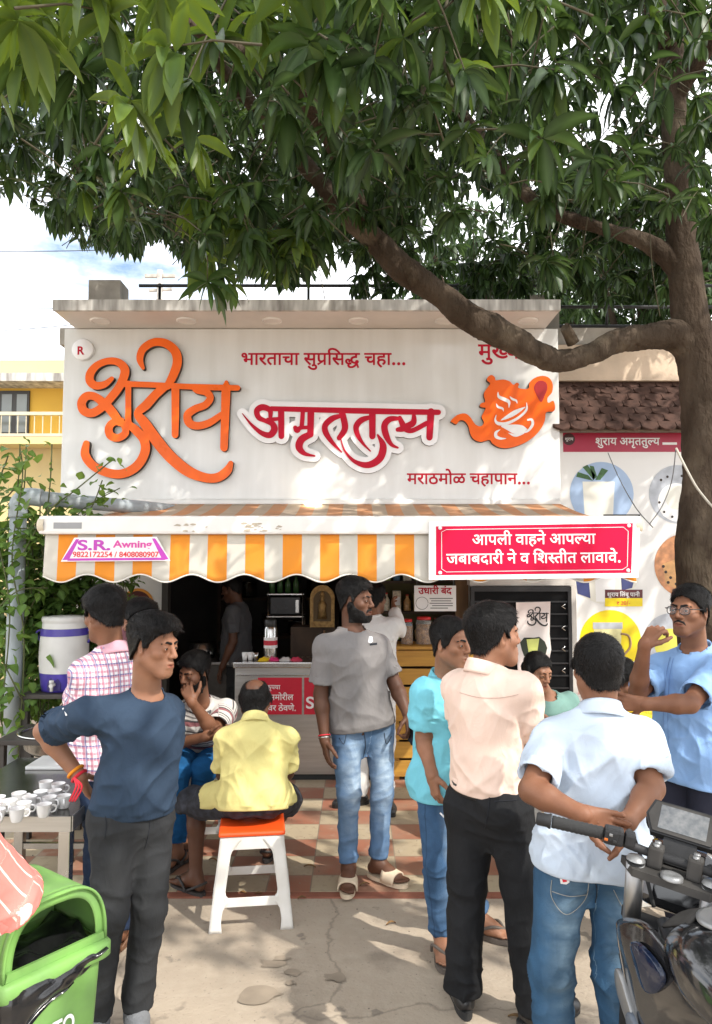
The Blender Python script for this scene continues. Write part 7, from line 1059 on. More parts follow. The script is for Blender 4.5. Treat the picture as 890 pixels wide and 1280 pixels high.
# telephone in the grey man's hand, cigarette in the turquoise man's
w = JF['WL']; ph = tag(MB().box(w+A3(.02, -.05, -.085), (.012, .07, .13), bev=.004, rx=.5, rz=.4).build('mobile_phone', M('phone_black_glass', (.012, .012, .014), rough=.12)), 'dark mobile phone held low in the hand of the man in grey', 'phone')
w = JI['WR']; mb = MB(); mb.tube([w+A3(.03, -.045, -.155), w+A3(.07, -.065, -.19)], .0042, 8); tag(mb.build('cigarette', white_mk), 'cigarette held by the man in turquoise shirt', 'cigarette')

# ------------------------------------------------------------ shop front and inside
steel = M('brushed_steel', (.50, .49, .47), rough=.34, var=.10, scale=3, metal=1., stretch=(1, 1, 14), bump=.05, bscale=60)
steel_p = M('plain_steel', (.55, .54, .52), rough=.25, var=.1, metal=1.); red_board = M('red_board_print', (.50, .008, .03), rough=.4, var=.06)
CYf = 6.22
ct = thing('service_counter', 'stainless steel service counter with red notices on its front', 'counter', (-.4, 6.5, .012)); ctop = Z(828, CYf)
mb = MB(); mb.span((X(295, CYf), CYf+.02, .06), (.27, 6.60, ctop-.05), bev=.004); mb.build('cabinet', steel, ct)
mb = MB(); mb.span((X(293, CYf), CYf, ctop-.049), (.29, 6.61, ctop), bev=.008); mb.build('worktop', steel_p, ct)
mb = MB(); mb.span((X(297, CYf), CYf+.04, .012), (.25, 6.58, .058)); mb.build('plinth', M('black_plinth', (.02, .02, .02), rough=.8), ct)
mb = MB(); mb.span((X(297, CYf), CYf+.008, ctop-.115), (.268, CYf+.0195, ctop-.10)); mb.build('drip_rail', steel_p, ct)
def CPt(px, py, d=.0): return P(px, py, CYf+.018-d)
for k, (xa, xb) in enumerate(((322, 377.5), (380, 437))):
    mb = MB(); a, b = CPt(xa, 893), CPt(xb, 847); mb.span((a[0], CYf+.014, a[2]), (b[0], CYf+.0198, b[2])); o = mb.build('red_notice', red_board, ct)
    if k == 0:
        deva('k1', .115, CPt(333, 861.5, .006), white_p, o, bold=.03); deva('k2', .20, CPt(336.5, 875, .006), white_p, o, bold=.03); deva('k3', .235, CPt(335, 888.5, .006), white_p, o, bold=.03)
    else: latin('SERV', .34, CPt(382.5, 886, .006), white_p, o, bold=.02, height=.10)
# things on the counter
def put_jar(name, label, cat, prof, c, mats, group=None, lid=None, lidm=None):
    t = thing(name, label, cat, c, group); mb = MB(); mb.lathe(prof, c, 18); mb.build('body' if lid else 'shell', mats, t)
    if lid: mb = MB(); mb.lathe(lid, c, 18); mb.build('lid', lidm, t)
    return t
red_lid = M('red_plastic_lid', (.55, .02, .02), rough=.35)
c = P(338, 828, 6.4); c[2] = ctop
t = put_jar('flask', 'tall steel vacuum flask with red and white label on the counter', 'flask', [(0, 0), (.055, 0), (.058, .01), (.058, .26), (.050, .28)], c, steel_p, lid=[(.050, .281), (.052, .285), (.052, .335), (.045, .345), (0, .345)], lidm=M('black_plastic', (.02, .02, .02), rough=.4))
mb = MB(); mb.lathe([(.0588, .10), (.0588, .19)], c, 18); mb.build('label_band', white_p, t); mb = MB(); mb.lathe([(.0594, .125), (.0594, .165)], c, 18); mb.build('label_stripe', red_board, t)
c = P(405, 828, 6.45); c[2] = ctop; t = put_jar('tea_kettle', 'steel tea kettle with domed lid on the counter behind the man in grey', 'kettle', [(0, 0), (.09, 0), (.10, .02), (.10, .14), (.07, .19)], c, steel_p, lid=[(.072, .191), (.06, .21), (.015, .225), (.015, .245), (0, .25)], lidm=steel_p)
mb = MB(); mb.tube(spline([c+A3(.09, -.02, .05), c+A3(.15, -.03, .10), c+A3(.17, -.03, .16)], 5), [.018]*6+[.012]*5, 8); mb.build('spout', steel_p, t)
for k, (px, col, nm, w) in enumerate(((306, white_p, 'white paper cup at the left end of the counter', 0), (313, white_p, 'white paper cup second from the left end of the counter', 0), (319.5, steel_p, 'small steel tumbler beside the paper cups on the counter', 0))):
    c = P(px, 828, 6.36); c[2] = ctop; put_jar('cup' if k < 2 else 'tumbler', nm, 'cup', [(0, .002), (.018, .002), (.026, .065), (.024, .065), (.016, .008)], c, col)
for k, (px, colr, nm) in enumerate(((331, (.75, .50, .02), 'yellow snack packet lying on the counter'), (342, (.60, .03, .15), 'pink snack packet lying on the counter'), (357, (.62, .60, .58), 'crumpled white packet lying on the counter'), (370, (.55, .05, .10), 'red biscuit packet lying on the counter'))):
    c = P(px, 828, 6.33); c[2] = ctop+.002; mb = MB(); sx, sy = .055, .035
    mb.grid(lambda u, w: c+A3((u-.5)*2*sx, (w-.5)*2*sy, .03*(math.sin(math.pi*u)*math.sin(math.pi*w))**.6+.004*math.sin(u*17+k)*math.sin(math.pi*w)), 10, 8); mb.span(c-A3(sx, sy, .001), c+A3(sx, sy, .002)); tag(mb.build('snack_packet', M('packet_foil_%s' % 'abcd'[k], colr, rough=.25, spec=.6)), nm, 'packet')
# slatted yellow crate wood to the right of the counter
wood = M('yellow_pine', (.56, .30, .045), rough=.6, c2=(.36, .17, .025), scale=3.5, stretch=(.6, 1, 7), bump=.15, bscale=20)
cr = thing('crate_counter', 'yellow slatted wooden counter to the right of the steel counter', 'counter', (.65, 6.4, .012)); WY = 6.24; xa, xb = .30, 1.0
zz = Z(812, WY); n = 7; hgt = (zz-.03)/n
for k in range(n): mb = MB(); mb.span((xa, WY-.002*(k % 2), .03+k*hgt+.012), (xb, WY+.022, .03+(k+1)*hgt-.008), bev=.003); mb.build('slat', wood, cr)
mb = MB(); mb.span((xa, WY-.02, zz+.002), (xb, 6.62, zz+.028), bev=.003); mb.build('worktop', wood, cr)
for x in (xa+.03, xb-.03): mb = MB(); mb.span((x-.03, WY+.0235, .012), (x+.03, WY+.07, zz)); mb.build('upright', wood, cr)
mb = MB(); mb.span((xa, 6.4, .03), (xb, 6.42, zz-.01)); mb.build('back_board', M('dark_board', (.03, .02, .012), rough=.9), cr)
nail = M('dark_nail', (.03, .02, .015), rough=.6)
cookie = M('brown_biscuits', (.42, .22, .08), rough=.8, c2=(.12, .05, .02), scale=38); jarg = M('clear_jar', (.75, .75, .72), rough=.05, alpha=.18)
JR = 'jars on the slatted counter'
for px, r, h, nm in ((509, .052, .21, 'biscuit jar with red lid nearest the grey shirt'), (530, .070, .23, 'biscuit jar with red lid in the middle of the slatted counter'), (551, .065, .22, 'biscuit jar with red lid under the white notice by the man in turquoise')):
    c = P(px, 812, 6.40); c[2] = zz+.029; t = thing('biscuit_jar', nm, 'jar', c, JR); mb = MB(); mb.lathe([(0, .003), (r*.9, .003), (r*.92, h*.72), (0, h*.74)], c, 18); mb.build('biscuits', cookie, t); mb = MB(); mb.lathe([(0, 0), (r*.96, 0), (r, .01), (r, h*.82), (r*.8, h*.9)], c, 20); mb.build('glass', jarg, t); mb = MB(); mb.lathe([(r*.80, h*.90), (r*.86, h*.905), (r*.86, h), (0, h+.004)], c, 20); mb.build('lid', red_lid, t)
# shelf of goods behind
dw = M('dark_shelf_wood', (.07, .045, .03), rough=.8, var=.3)
sh = thing('wall_shelf', 'dark shelf rack of packets and bottles behind the slatted counter', 'shelf', (.5, 7.4, .012)); SX0, SX1, SYY = .02, 1.0, 7.3
for k, z in enumerate((1.02, 1.30, 1.60, 1.92)): mb = MB(); mb.span((SX0, SYY, z), (SX1, SYY+.25, z+.025)); mb.build('board', dw, sh)
for x in (SX0, SX1): mb = MB(); mb.span((x-.02, SYY, .012), (x+.02, SYY+.27, 2.3)); mb.build('upright', dw, sh)
mb = MB(); mb.span((SX0, SYY+.26, .9), (SX1, SYY+.275, 2.2)); mb.build('back_board', M('olive_board', (.10, .085, .03), rough=.8), sh)
rr = random.Random(8); cols = [(.55, .36, .03), (.30, .42, .06), (.55, .10, .04), (.62, .55, .40), (.10, .25, .42), (.50, .30, .12)]
for k, z in enumerate((1.046, 1.326, 1.626)):
    for j in range(9):
        x = SX0+.07+j*.105; cc = rr.choice(cols); h = rr.uniform(.14, .22); t = thing('bottle' if (j+k) % 2 else 'carton', ('small %s on the %s board of the dark wall shelf' % (('bottle' if (j+k) % 2 else 'carton'), ('lowest', 'middle', 'top')[k])), 'bottle' if (j+k) % 2 else 'carton', (x, SYY+.1, z), 'goods on the %s board of the wall shelf' % ('lowest', 'middle', 'top')[k]+(' bottles' if (j+k) % 2 else ' cartons'))
        m = M('goods_colour_%s' % 'abcdef'[cols.index(cc)], cc, rough=.35, var=.3, scale=40); mb = MB()
        if (j+k) % 2: mb.lathe([(0, 0), (.034, 0), (.036, .01), (.036, h*.6), (.014, h*.8), (.014, h*.93)], (x, SYY+.1, z), 12); mb.build('glass', m, t); mb = MB(); mb.lathe([(.016, h*.931), (.016, h), (0, h)], (x, SYY+.1, z), 12); mb.build('cap', red_lid if j % 3 else white_p, t)
        else: mb.span((x-.04, SYY+.05, z), (x+.04, SYY+.15, z+h), bev=.003); mb.build('box', m, t); mb = MB(); mb.span((x-.03, SYY+.046, z+h*.3), (x+.03, SYY+.0495, z+h*.7)); mb.build('label_panel', white_p if j % 2 else red_lid, t)
for k, px in enumerate((470, 478, 486)):   # strips of sachets hanging in front of the shelf
    c = P(px, 735, 6.75); mb = MB()
    for i in range(6): z = 2.2-i*.085; mb.box((c[0], 6.75+.004*(i % 2), z), (.055, .012, .078), bev=.004)
    tag(mb.build('sachet_strip', M(('green_sachets', 'blue_sachets', 'lime_sachets')[k], ((.25, .45, .08), (.05, .14, .30), (.45, .50, .06))[k], rough=.3, var=.4, scale=60)), 'hanging strip of %s sachets above the slatted counter' % ('green', 'blue', 'lime')[k], 'sachets')
# back of the room: shelves, steel rack, gold plaque
for k, (x, y, z0_, z1_) in enumerate(((-1.55, 9.0, .9, 2.2),)):
    t = thing('kitchen_shelf', 'dim shelf with steel vessels at the back of the shop', 'shelf', (x, y, 0)); 
    for z in (.9, 1.35, 1.8): mb = MB(); mb.span((-1.65, 8.85, z), (-.2, 9.2, z+.03)); mb.build('board', dw, t)
    for xx in (-1.63, -.22): mb = MB(); mb.span((xx-.02, 8.84, .012), (xx+.02, 9.21, 2.1)); mb.build('upright', dw, t)
    for j, (x_, z_, r_, h_) in enumerate(((-1.4, .931, .11, .22), (-1.05, .931, .09, .25), (-.7, .931, .12, .16), (-1.3, 1.381, .10, .18), (-.9, 1.381, .08, .24), (-.5, 1.381, .10, .2), (-1.1, 1.831, .12, .2))):
        mb = MB(); mb.lathe([(0, 0), (r_*.9, 0), (r_, .02), (r_, h_), (r_*1.08, h_+.005), (r_*.95, h_)], (x_, 9.0, z_), 18); tag(mb.build('steel_vessel', steel_p), 'steel vessel on the dim shelf at the back of the shop', 'vessel', 'steel vessels on the kitchen shelf')
rk = thing('steel_rack', 'open steel rack with a dark appliance behind the counter', 'rack', (X(357, 7.3), 7.3, .012)); ra, rb_ = X(334, 7.3), X(380, 7.3)
for z in (Z(827, 7.3), Z(770, 7.3), Z(742, 7.3)): mb = MB(); mb.span((ra, 7.3, z-.015), (rb_, 7.65, z), bev=.003); mb.build('shelf', steel_p, rk)
for x in (ra+.012, rb_-.012):
    for y in (7.31, 7.64): mb = MB(); mb.tube([(x, y, .012), (x, y, Z(740, 7.3))], .012, 8); mb.build('upright', steel_p, rk)
mb = MB(); mb.span((ra+.03, 7.32, Z(769, 7.3)+.003), (rb_-.03, 7.62, Z(746, 7.3)), bev=.01); t = thing('microwave', 'dark appliance on the steel rack', 'appliance', (0, 7.5, 1.3)); mb.build('case', M('black_enamel', (.015, .015, .016), rough=.25), t); mb = MB(); mb.span((rb_-.08, 7.314, Z(766, 7.3)), (rb_-.05, 7.319, Z(750, 7.3))); mb.build('keypad', steel_p, t)
for k in range(4): c = P(340+k*10, 742, 7.45); put_jar('small_bottle', 'small green bottle standing on top of the steel rack', 'bottle', [(0, 0), (.03, 0), (.03, .10), (.012, .14), (.012, .16), (0, .16)], (c[0], 7.45, Z(742, 7.3)+.001), M('green_glass', (.05, .12, .04), rough=.2), 'bottles on the steel rack')
gold = M('antique_gold', (.42, .27, .10), rough=.45, c2=(.22, .13, .05), metal=.7, scale=30, bump=.6, bscale=70)
gp = thing('arched_plaque', 'gold arched plaque with a small standing figure behind the counter', 'plaque', P(403, 760, 7.0)); c = P(403, 757, 7.0); w, h = .115, .20
arch = lambda s, n=20: [c+A3(-w*s, 0, -h*s)]+[c+A3(w*s*math.cos(a), 0, h*s*.35+h*s*.62*math.sin(a)) for a in np.linspace(math.pi, 0, n)]+[c+A3(w*s, 0, -h*s)]
mb = MB(); mb.prism(arch(1.0), (0, -.03, 0)); mb.build('board', gold, gp); mb = MB(); mb.prism([p-A3(0, .0305, 0) for p in arch(.72)], (0, -.004, 0)); mb.build('niche', M('dark_gold', (.12, .08, .04), rough=.6, metal=.5), gp)
mb = MB(); mb.lathe([(0, -.12), (.045, -.12), (.035, -.04), (.04, .0), (.03, .04), (.014, .05), (.022, .07), (.020, .095), (.026, .10), (.006, .14), (0, .14)], c-A3(0, .036, 0), 14); mb.build('figure', gold, gp)
mb = MB(); mb.span((c[0]-.3, 7.03, .012), (c[0]+.12, 7.3, c[2]-h-.004)); tag(mb.build('side_cabinet', dw), 'dark cabinet under the gold plaque', 'cabinet')
# dark tea stove behind the seated men
sv = thing('tea_stove', 'dark tea stove with pots just inside the left of the shop', 'stove', (X(255, 7.0), 7.2, .012)); mb = MB(); mb.span((-1.6, 6.95, .012), (-1.08, 7.5, .86), bev=.01); mb.build('stand', M('sooty_steel', (.06, .055, .05), rough=.5, metal=.6, var=.4), sv)
mb = MB(); mb.span((-1.66, 6.9, .862), (-1.04, 7.55, .89), bev=.006); mb.build('top', M('dull_steel', (.20, .19, .18), rough=.4, metal=.9), sv)
for k, x in enumerate((-1.48, -1.2)): put_jar('tea_pan', ('left', 'right')[k]+' steel tea pan on the dark stove', 'pan', [(0, 0), (.11, 0), (.13, .15), (.135, .15), (.12, .02)], (x, 7.2, .891), steel_p)
# white notice on strings
NY = 6.05; nt = thing('credit_notice', 'small white notice with red heading hanging from strings over the jars', 'notice', P(544, 748, NY)); a, b = P(518, 764, NY), P(570, 732, NY)
mb = MB(); mb.span((a[0], NY, a[2]), (b[0], NY+.006, b[2])); mb.build('card', white_p, nt)
deva('credit', .27, P(523, 742.5, NY-.002), crimson, nt, bold=.055)
grey_ink = M('grey_ink', (.18, .18, .17), rough=.7)
mb = MB()
for i, (y0_, x0_, x1_) in enumerate(((748, 537, 566), (751, 539, 564), (754, 537, 566), (757, 540, 566), (760, 538, 560))):
    q, r_ = P(x0_, y0_+.7, NY-.002), P(x1_, y0_-.5, NY-.002); mb.span((q[0], NY-.0015, q[2]), (r_[0], NY-.0005, r_[2]))
q = P(527.5, 754, NY); mb.tube([(q[0]+.05*math.cos(a_), NY-.001, q[2]+.05*math.sin(a_)) for a_ in np.linspace(0, 6.1, 24)], .0022, 5); mb.build('small_print', grey_ink, nt)
mb = MB()
for x in (521, 567): mb.tube([P(x, 732, NY), P(x, 706, NY+.1)], .002, 5)
mb.build('string', grey_ink, nt)
mb = MB(); mb.span((X(575, 6.3), 6.62, .012), (X(592, 6.3), 6.655, 2.46)); tag(mb.build('wooden_post', M('raw_timber', (.20, .12, .06), rough=.8, var=.3, stretch=(3, 3, .4))), 'brown timber post at the right side of the shop opening', 'post')
# black shutter with poster
SHY = 6.40; bs = thing('black_shutter', 'black metal folding shutter standing open beside the menu banner', 'shutter', (X(650, SHY), SHY, .012)); xa, xb = X(588, SHY), X(713, SHY); zt_ = Z(735, SHY); mb = MB(); mb.span((xa, SHY+.02, .02), (xb, SHY+.04, zt_)); mb.build('sheet', M('black_sheet_metal', (.006, .006, .0065), rough=.6, var=.3, spec=.12), bs)
mb = MB(); 
for z in np.arange(.1, zt_, .105): mb.span((xa+.03, SHY+.008, z), (xb-.03, SHY+.0195, z+.012))
mb.build('ribs', blk, bs)
mb = MB(); mb.span((xa, SHY, zt_-.03), (xb, SHY+.05, zt_+.012)); mb.span((xa, SHY, .02), (xa+.03, SHY+.05, zt_-.031)); mb.span((xb-.03, SHY, .02), (xb, SHY+.05, zt_-.031)); mb.build('frame', blk, bs)
for py in (758, 785, 811, 838): q = P(704, py, SHY-.002); mb = MB(); mb.tube([q+A3(.018, 0, .02), q+A3(-.012, 0, 0), q+A3(.018, 0, -.02)], .006, 6); mb.build('hinge_pin', steel_p, bs)
mb = MB(); mb.span((xa, SHY+.05, zt_+.02), (xb+.05, SHY+.24, zt_+.11)); mb.span((xb+.008, SHY+.05, .012), (xb+.055, SHY+.24, zt_+.019)); tag(mb.build('door_frame', white_wall), 'white frame round the black shutter', 'frame')
PY_ = SHY-.004; po = thing('drink_poster', 'torn pink and white drink poster stuck on the black shutter', 'poster', P(667, 790, PY_)); 
def grad_mat():
    m = M('poster_paper', (.74, .70, .66), rough=.5); t = m.node_tree; b = t.nodes['Principled BSDF']; L = t.links.new; tc = _n(t, 'ShaderNodeTexCoord'); sp = _n(t, 'ShaderNodeSeparateXYZ'); L(tc.outputs['Generated'], sp.inputs[0]); r = _n(t, 'ShaderNodeValToRGB'); e = r.color_ramp.elements; e[0].position = .1; e[0].color = (.62, .30, .26, 1); e[1].position = .45; e[1].color = (.76, .73, .70, 1); q = r.color_ramp.elements.new(.97); q.color = (.74, .42, .36, 1); L(sp.outputs[2], r.inputs[0]); L(r.outputs[0], b.inputs['Base Color']); return m
sheet([P(x, y, PY_) for x, y in ((645, 753), (688, 752), (687, 792), (689, 812), (684, 838), (664, 842), (647, 838))], .002, grad_mat(), 'paper', po)
black_ink = M('black_ink', (.01, .01, .01), rough=.6)
def mini_logo(parent, ox, oy, w, Yd, mat):
    k = w/890; return strokes([[(x*k, y*k, max(wd*k*1.1, .5)*1.0) for x, y, wd in s] for s in S1], lambda x, y: P(ox+x, oy+y, Yd), .0008, [mat, mat], 'calligraphy', parent)

mini_logo(po, 657, 757, 30, PY_-.0024, black_ink)
def disc(c, r, y, mat, parent, name, n=40, sx=1., d=.0010):
    mb = MB(); mb.prism([(c[0]+r*sx*math.cos(a), y, c[2]+r*math.sin(a)) for a in np.linspace(0, 2*math.pi, n+1)[:-1]], (0, -d, 0)); return mb.build(name, mat, parent)
def flat(pts, Yd, y, mat, parent, name, d=.0008):
    q = [P(a, b, Yd) for a, b in pts]; mb = MB(); mb.prism([(v[0], y, v[2]) for v in q], (0, -d, 0)); return mb.build(name, mat, parent)
glass_y = M('print_lime_drink', (.55, .60, .16), rough=.4, var=.15); dark_leafp = M('print_dark_green', (.02, .03, .015), rough=.5)
flat([(652, 812), (650, 803), (655, 797), (661, 800), (667, 797), (674, 796), (681, 802), (684, 810), (682, 818), (668, 822), (655, 820)], PY_, PY_-.0024, dark_leafp, po, 'dark_patch'); flat([(658, 799), (674, 798), (671, 818), (661, 818)], PY_, PY_-.0034, glass_y, po, 'drink_print')
# ------------------------------------------------------------ menu banner
BY = 6.64
def BP(px, py): return P(px, py, BY)
ban = thing('menu_banner', 'big white menu banner with red header and round drink pictures on right wall', 'banner', BP(800, 700)); a, b = BP(704, 960), BP(1010, 541)
mb = MB(); mb.span((a[0], BY, a[2]), (b[0], BY+.012, b[2])); mb.build('sheet', M('white_flex_print', (.74, .725, .70), rough=.4, var=.04, scale=2, bump=.15, bscale=4), ban)
y1 = BY-.0006; hd = M('dark_crimson_print', (.36, .012, .045), rough=.4, var=.08)
a, b = BP(704, 565), BP(1010, 541); mb = MB(); mb.span((a[0], y1-.001, a[2]), (b[0], y1, b[2])); mb.build('header', hd, ban)
deva('name', (825-744)/FOC*BY, P(744, 553.5, y1-.0035)+A3(0, 0, -.02), white_p, ban, bold=.045)
c = BP(711, 549); disc(c, .055, y1-.0012, M('badge_brown', (.05, .012, .012), rough=.5), ban, 'badge'); 
deva('ray', .075, (c[0]-.036, y1-.0026, c[2]-.012), white_p, ban, bold=.03)
mb = MB(); q, r_ = P(828, 556, y1), P(846, 553, y1); mb.span((q[0], y1-.002, q[2]), (r_[0], y1-.0012, r_[2])); mb.build('small_print', white_p, ban)
pb = M('print_pale_blue', (.33, .44, .62), rough=.4, var=.08); milk = M('print_cream_milk', (.72, .70, .62), rough=.4, var=.05); mint = M('print_mint', (.04, .11, .03), rough=.5, var=.4, scale=40); greyw = M('print_cool_grey', (.42, .44, .48), rough=.4, var=.2, scale=12); orangep = M('print_biscuit', (.55, .24, .10), rough=.4, var=.35, scale=14); ye = M('print_yellow', (.80, .62, .0), rough=.4); indig = M('print_indigo', (.04, .05, .16), rough=.4, var=.3); beans = M('print_coffee_beans', (.025, .012, .008), rough=.5)
D = lambda px, py, r, m, nm, k: disc(BP(px, py), r*BY/FOC, y1-.001*k, m, ban, nm)
D(752, 617, 40, pb, 'round_picture', 1); flat([(728, 602), (768, 602), (766, 650), (731, 650)], BY, y1-.0022, milk, ban, 'milk_glass')
for q in ([(741, 601), (720, 596), (722, 590), (735, 594)], [(742, 600), (728, 584), (734, 581), (744, 594)], [(744, 600), (752, 585), (760, 588), (750, 600)], [(741, 600), (737, 582), (742, 583), (746, 596)]): flat(q, BY, y1-.0034, mint, ban, 'mint_leaf')
flat([(754, 643), (800, 643), (800, 652), (754, 652)], BY, y1-.0034, black_ink, ban, 'name_strip'); deva('milk', .26, P(759, 650.5, y1-.006), white_p, ban, bold=.03)
D(848, 618, 37, greyw, 'round_picture', 1); D(846, 628, 24, white_p, 'saucer', 2.2); D(846, 622, 15, milk, 'coffee_cup', 3.4); 
for x, y in ((826, 600), (834, 596), (830, 640), (840, 646), (852, 595), (856, 645), (824, 628)): disc(BP(x, y), .012, y1-.0042, beans, ban, 'bean', 8)
D(858, 707, 40, orangep, 'round_picture', 1); flat([(828, 705), (850, 697), (872, 720), (850, 738), (832, 730)], BY, y1-.0022, M('print_cake', (.62, .33, .12), rough=.4, var=.2, scale=20), ban, 'cake')
for x, y in ((832, 715), (838, 722), (845, 730), (852, 722), (835, 728), (842, 738), (829, 708)): disc(BP(x, y), .014, y1-.0034, beans, ban, 'bean', 8)
D(757, 713, 42, milk, 'round_picture', 1); flat([(718, 715), (735, 715), (738, 748), (722, 742)], BY, y1-.0022, indig, ban, 'blue_glass'); flat([(742, 690), (770, 690), (768, 752), (745, 752)], BY, y1-.0022, white_p, ban, 'lime_glass'); flat([(776, 720), (795, 716), (790, 735), (777, 738)], BY, y1-.0022, indig, ban, 'blue_bowl')
flat([(756, 737), (803, 737), (803, 747.5), (756, 747.5)], BY, y1-.0034, M('print_maroon', (.10, .015, .02), rough=.4), ban, 'name_strip'); flat([(756, 747.6), (803, 747.6), (803, 758), (756, 758)], BY, y1-.0034, ye, ban, 'price_strip')
deva('lime', .29, P(759, 745.5, y1-.006), white_p, ban, bold=.035); deva('price', .12, P(771, 756, y1-.006), red_p, ban, bold=.03)
D(763, 801, 38, ye, 'round_picture', 1); flat([(742, 782), (777, 782), (775, 830), (745, 830)], BY, y1-.0022, M('print_glass_mug', (.62, .58, .30), rough=.3, var=.25, scale=10), ban, 'mug'); flat([(741, 778), (778, 778), (778, 786), (741, 786)], BY, y1-.0034, greyw, ban, 'mug_rim')
mb = MB(); q = [P(x, y, y1-.004) for x, y in ((776, 792), (786, 795), (788, 808), (780, 818), (775, 820))]; mb.tube(spline(q, 4), .010, 6); mb.build('mug_handle', M('print_tan', (.35, .22, .12), rough=.5), ban)
D(840, 803, 36, greyw, 'round_picture', 1); D(838, 806, 20, M('print_lemon', (.62, .58, .08), rough=.4), 'lemon_tea', 2.2); flat([(704, 838), (790, 842), (790, 862), (704, 870)], BY, y1-.0012, M('print_fine_red', (.55, .10, .08), rough=.5, c2=(.74, .70, .66), scale=26), ban, 'footer')
# cable and bulb holder from the awning's end
cb = tag(None or bpy.data.objects.new('cable', None)) if 0 else None
mb = MB(); mb.tube(spline([P(760, 566, 6.5), P(775, 600, 6.3), P(795, 635, 5.6), P(815, 658, 5.0), P(812, 655, 4.9)], 6), .004, 5); mb.tube(spline([P(812, 655, 4.9), P(828, 632, 5.0), P(840, 600, 5.02), P(845, 560, 5.0)], 6), .004, 5); tag(mb.build('wire', M('grey_wire', (.12, .12, .12), rough=.6)), 'thin grey wire looping from the banner past the awning end to the tree', 'wire')
mb = MB(); mb.tube(spline([P(845, 560, 4.99), P(860, 590, 4.95), P(875, 615, 4.93), P(900, 640, 4.93), P(930, 640, 5.1)], 6), .008, 6); tag(mb.build('rope', M('pale_rope', (.45, .42, .36), rough=.9)), 'pale rope tied slackly round the tree trunk', 'rope')
# ------------------------------------------------------------ left side: panel, pipe, house, creeper
lp = thing('logo_panel', 'pale marble panel with round brown logo left of the shop opening', 'sign', P(172, 745, 6.5)); PYl = 6.56
a, b = P(118, 905, PYl), P(204, 722, PYl); mb = MB(); mb.span((a[0], PYl, a[2]), (b[0], PYl+.03, 2.3)); mb.build('panel', M('pale_marble', (.58, .56, .53), rough=.3, var=.1, scale=3), lp)
c = P(172, 756, PYl); disc(c, .145, PYl-.001, M('logo_orange', (.55, .22, .03), rough=.4), lp, 'ring', d=.003); o = disc(c, .122, PYl-.0045, M('logo_brown', (.075, .018, .015), rough=.4), lp, 'roundel', d=.002); deva('ray', .17, (c[0]-.085, PYl-.007, c[2]-.03), white_p, o, bold=.045)
mb = MB(); mb.span((b[0]+.005, 6.5, .012), (b[0]+.06, 6.6, 2.4)); tag(mb.build('door_post', M('dark_metal_post', (.05, .045, .04), rough=.5, metal=.5)), 'dark metal post at the left side of the shop opening', 'post')
pipe_m = M('grey_pvc_pipe', (.36, .41, .45), rough=.45, var=.10, scale=2, c2=(.28, .30, .30)); PIY = 5.25; c = P(23, 640, PIY); top = Z(622, PIY)
dp = thing('drain_pipe', 'grey plastic rain pipe rising at left and turning into the wall', 'pipe', (c[0], PIY, 0)); mb = MB(); mb.tube([(c[0], PIY, -.02), (c[0], PIY, top-.07)], .056, 18); mb.build('riser', pipe_m, dp)
el = spline([(c[0], PIY, top-.14), (c[0], PIY, top-.05), (c[0]+.05, PIY+.01, top+.005), (c[0]+.15, PIY+.03, top)], 6); mb = MB(); mb.tube(el, .064, 18); mb.build('elbow', pipe_m, dp); mb = MB(); mb.tube([(c[0]+.10, PIY+.02, top), (c[0]+.75, 6.1, top-.02), (c[0]+.9, 6.6, top-.02)], .054, 18); mb.build('branch', pipe_m, dp)
ylw = M('ochre_paint', (.80, .50, .08), rough=.85, c2=(.70, .42, .07), scale=1.3, bump=.15, bscale=20); ylp = M('peeling_cream_paint', (.74, .60, .28), rough=.9, c2=(.60, .47, .26), scale=1.6, bump=.2, bscale=12)
yh = thing('yellow_house', 'yellow house with balcony window behind the left side of the shop', 'house', (-7, 10, 0)); HY = 10.5
zf = Z(545, HY); mb = MB(); mb.span((-14, HY, zf-.05), (-2.9, HY+.3, Z(474, HY))); mb.build('upper_wall', ylw, yh); mb = MB(); mb.span((-14, HY+.02, 0), (-2.9, HY+.3, zf-.055)); mb.build('lower_wall', ylp, yh)
mb = MB(); mb.span((-14, HY-.45, Z(476, HY-.45)), (-2.9, HY+.3, Z(466, HY-.45))); mb.build('roof_slab', edge_m, yh); mb = MB(); mb.span((-14, HY-.10, Z(466, HY-.45)+.004), (-2.9, HY+.2, Z(450, HY-.1))); mb.build('parapet', ylp, yh)
a, b = P(-20, 545, HY), P(38, 489, HY); mb = MB(); mb.span((a[0], HY-.03, a[2]), (b[0], HY-.004, b[2])); wf = mb.build('window', M('dark_window_frame', (.05, .05, .05), rough=.5), yh)
for k in range(3): x0_ = a[0]+(b[0]-a[0])*k/3; x1_ = a[0]+(b[0]-a[0])*(k+1)/3; mb = MB(); mb.span((x0_+.04, HY-.036, a[2]+.05), (x1_-.03, HY-.0305, b[2]-.05)); mb.build('pane', M('dusty_glass', (.20, .23, .23), rough=.15, spec=.7, var=.2, scale=2), wf)
mb = MB(); mb.span((-14, HY-.42, zf-.18), (-2.9, HY-.004, zf-.08)); mb.build('balcony_floor', ylp, yh)
wr = M('cream_railing_paint', (.58, .52, .38), rough=.5); mb = MB(); mb.span((-14, HY-.42, Z(519, HY-.4)), (-2.9, HY-.38, Z(515, HY-.4))); mb.span((-14, HY-.42, zf-.075), (-2.9, HY-.38, zf-.035))
for k in range(60): x = -9.5+k*.115; mb.span((x, HY-.41, zf-.033), (x+.010, HY-.40, Z(519, HY-.4)-.002))
mb.build('railing', wr, yh)
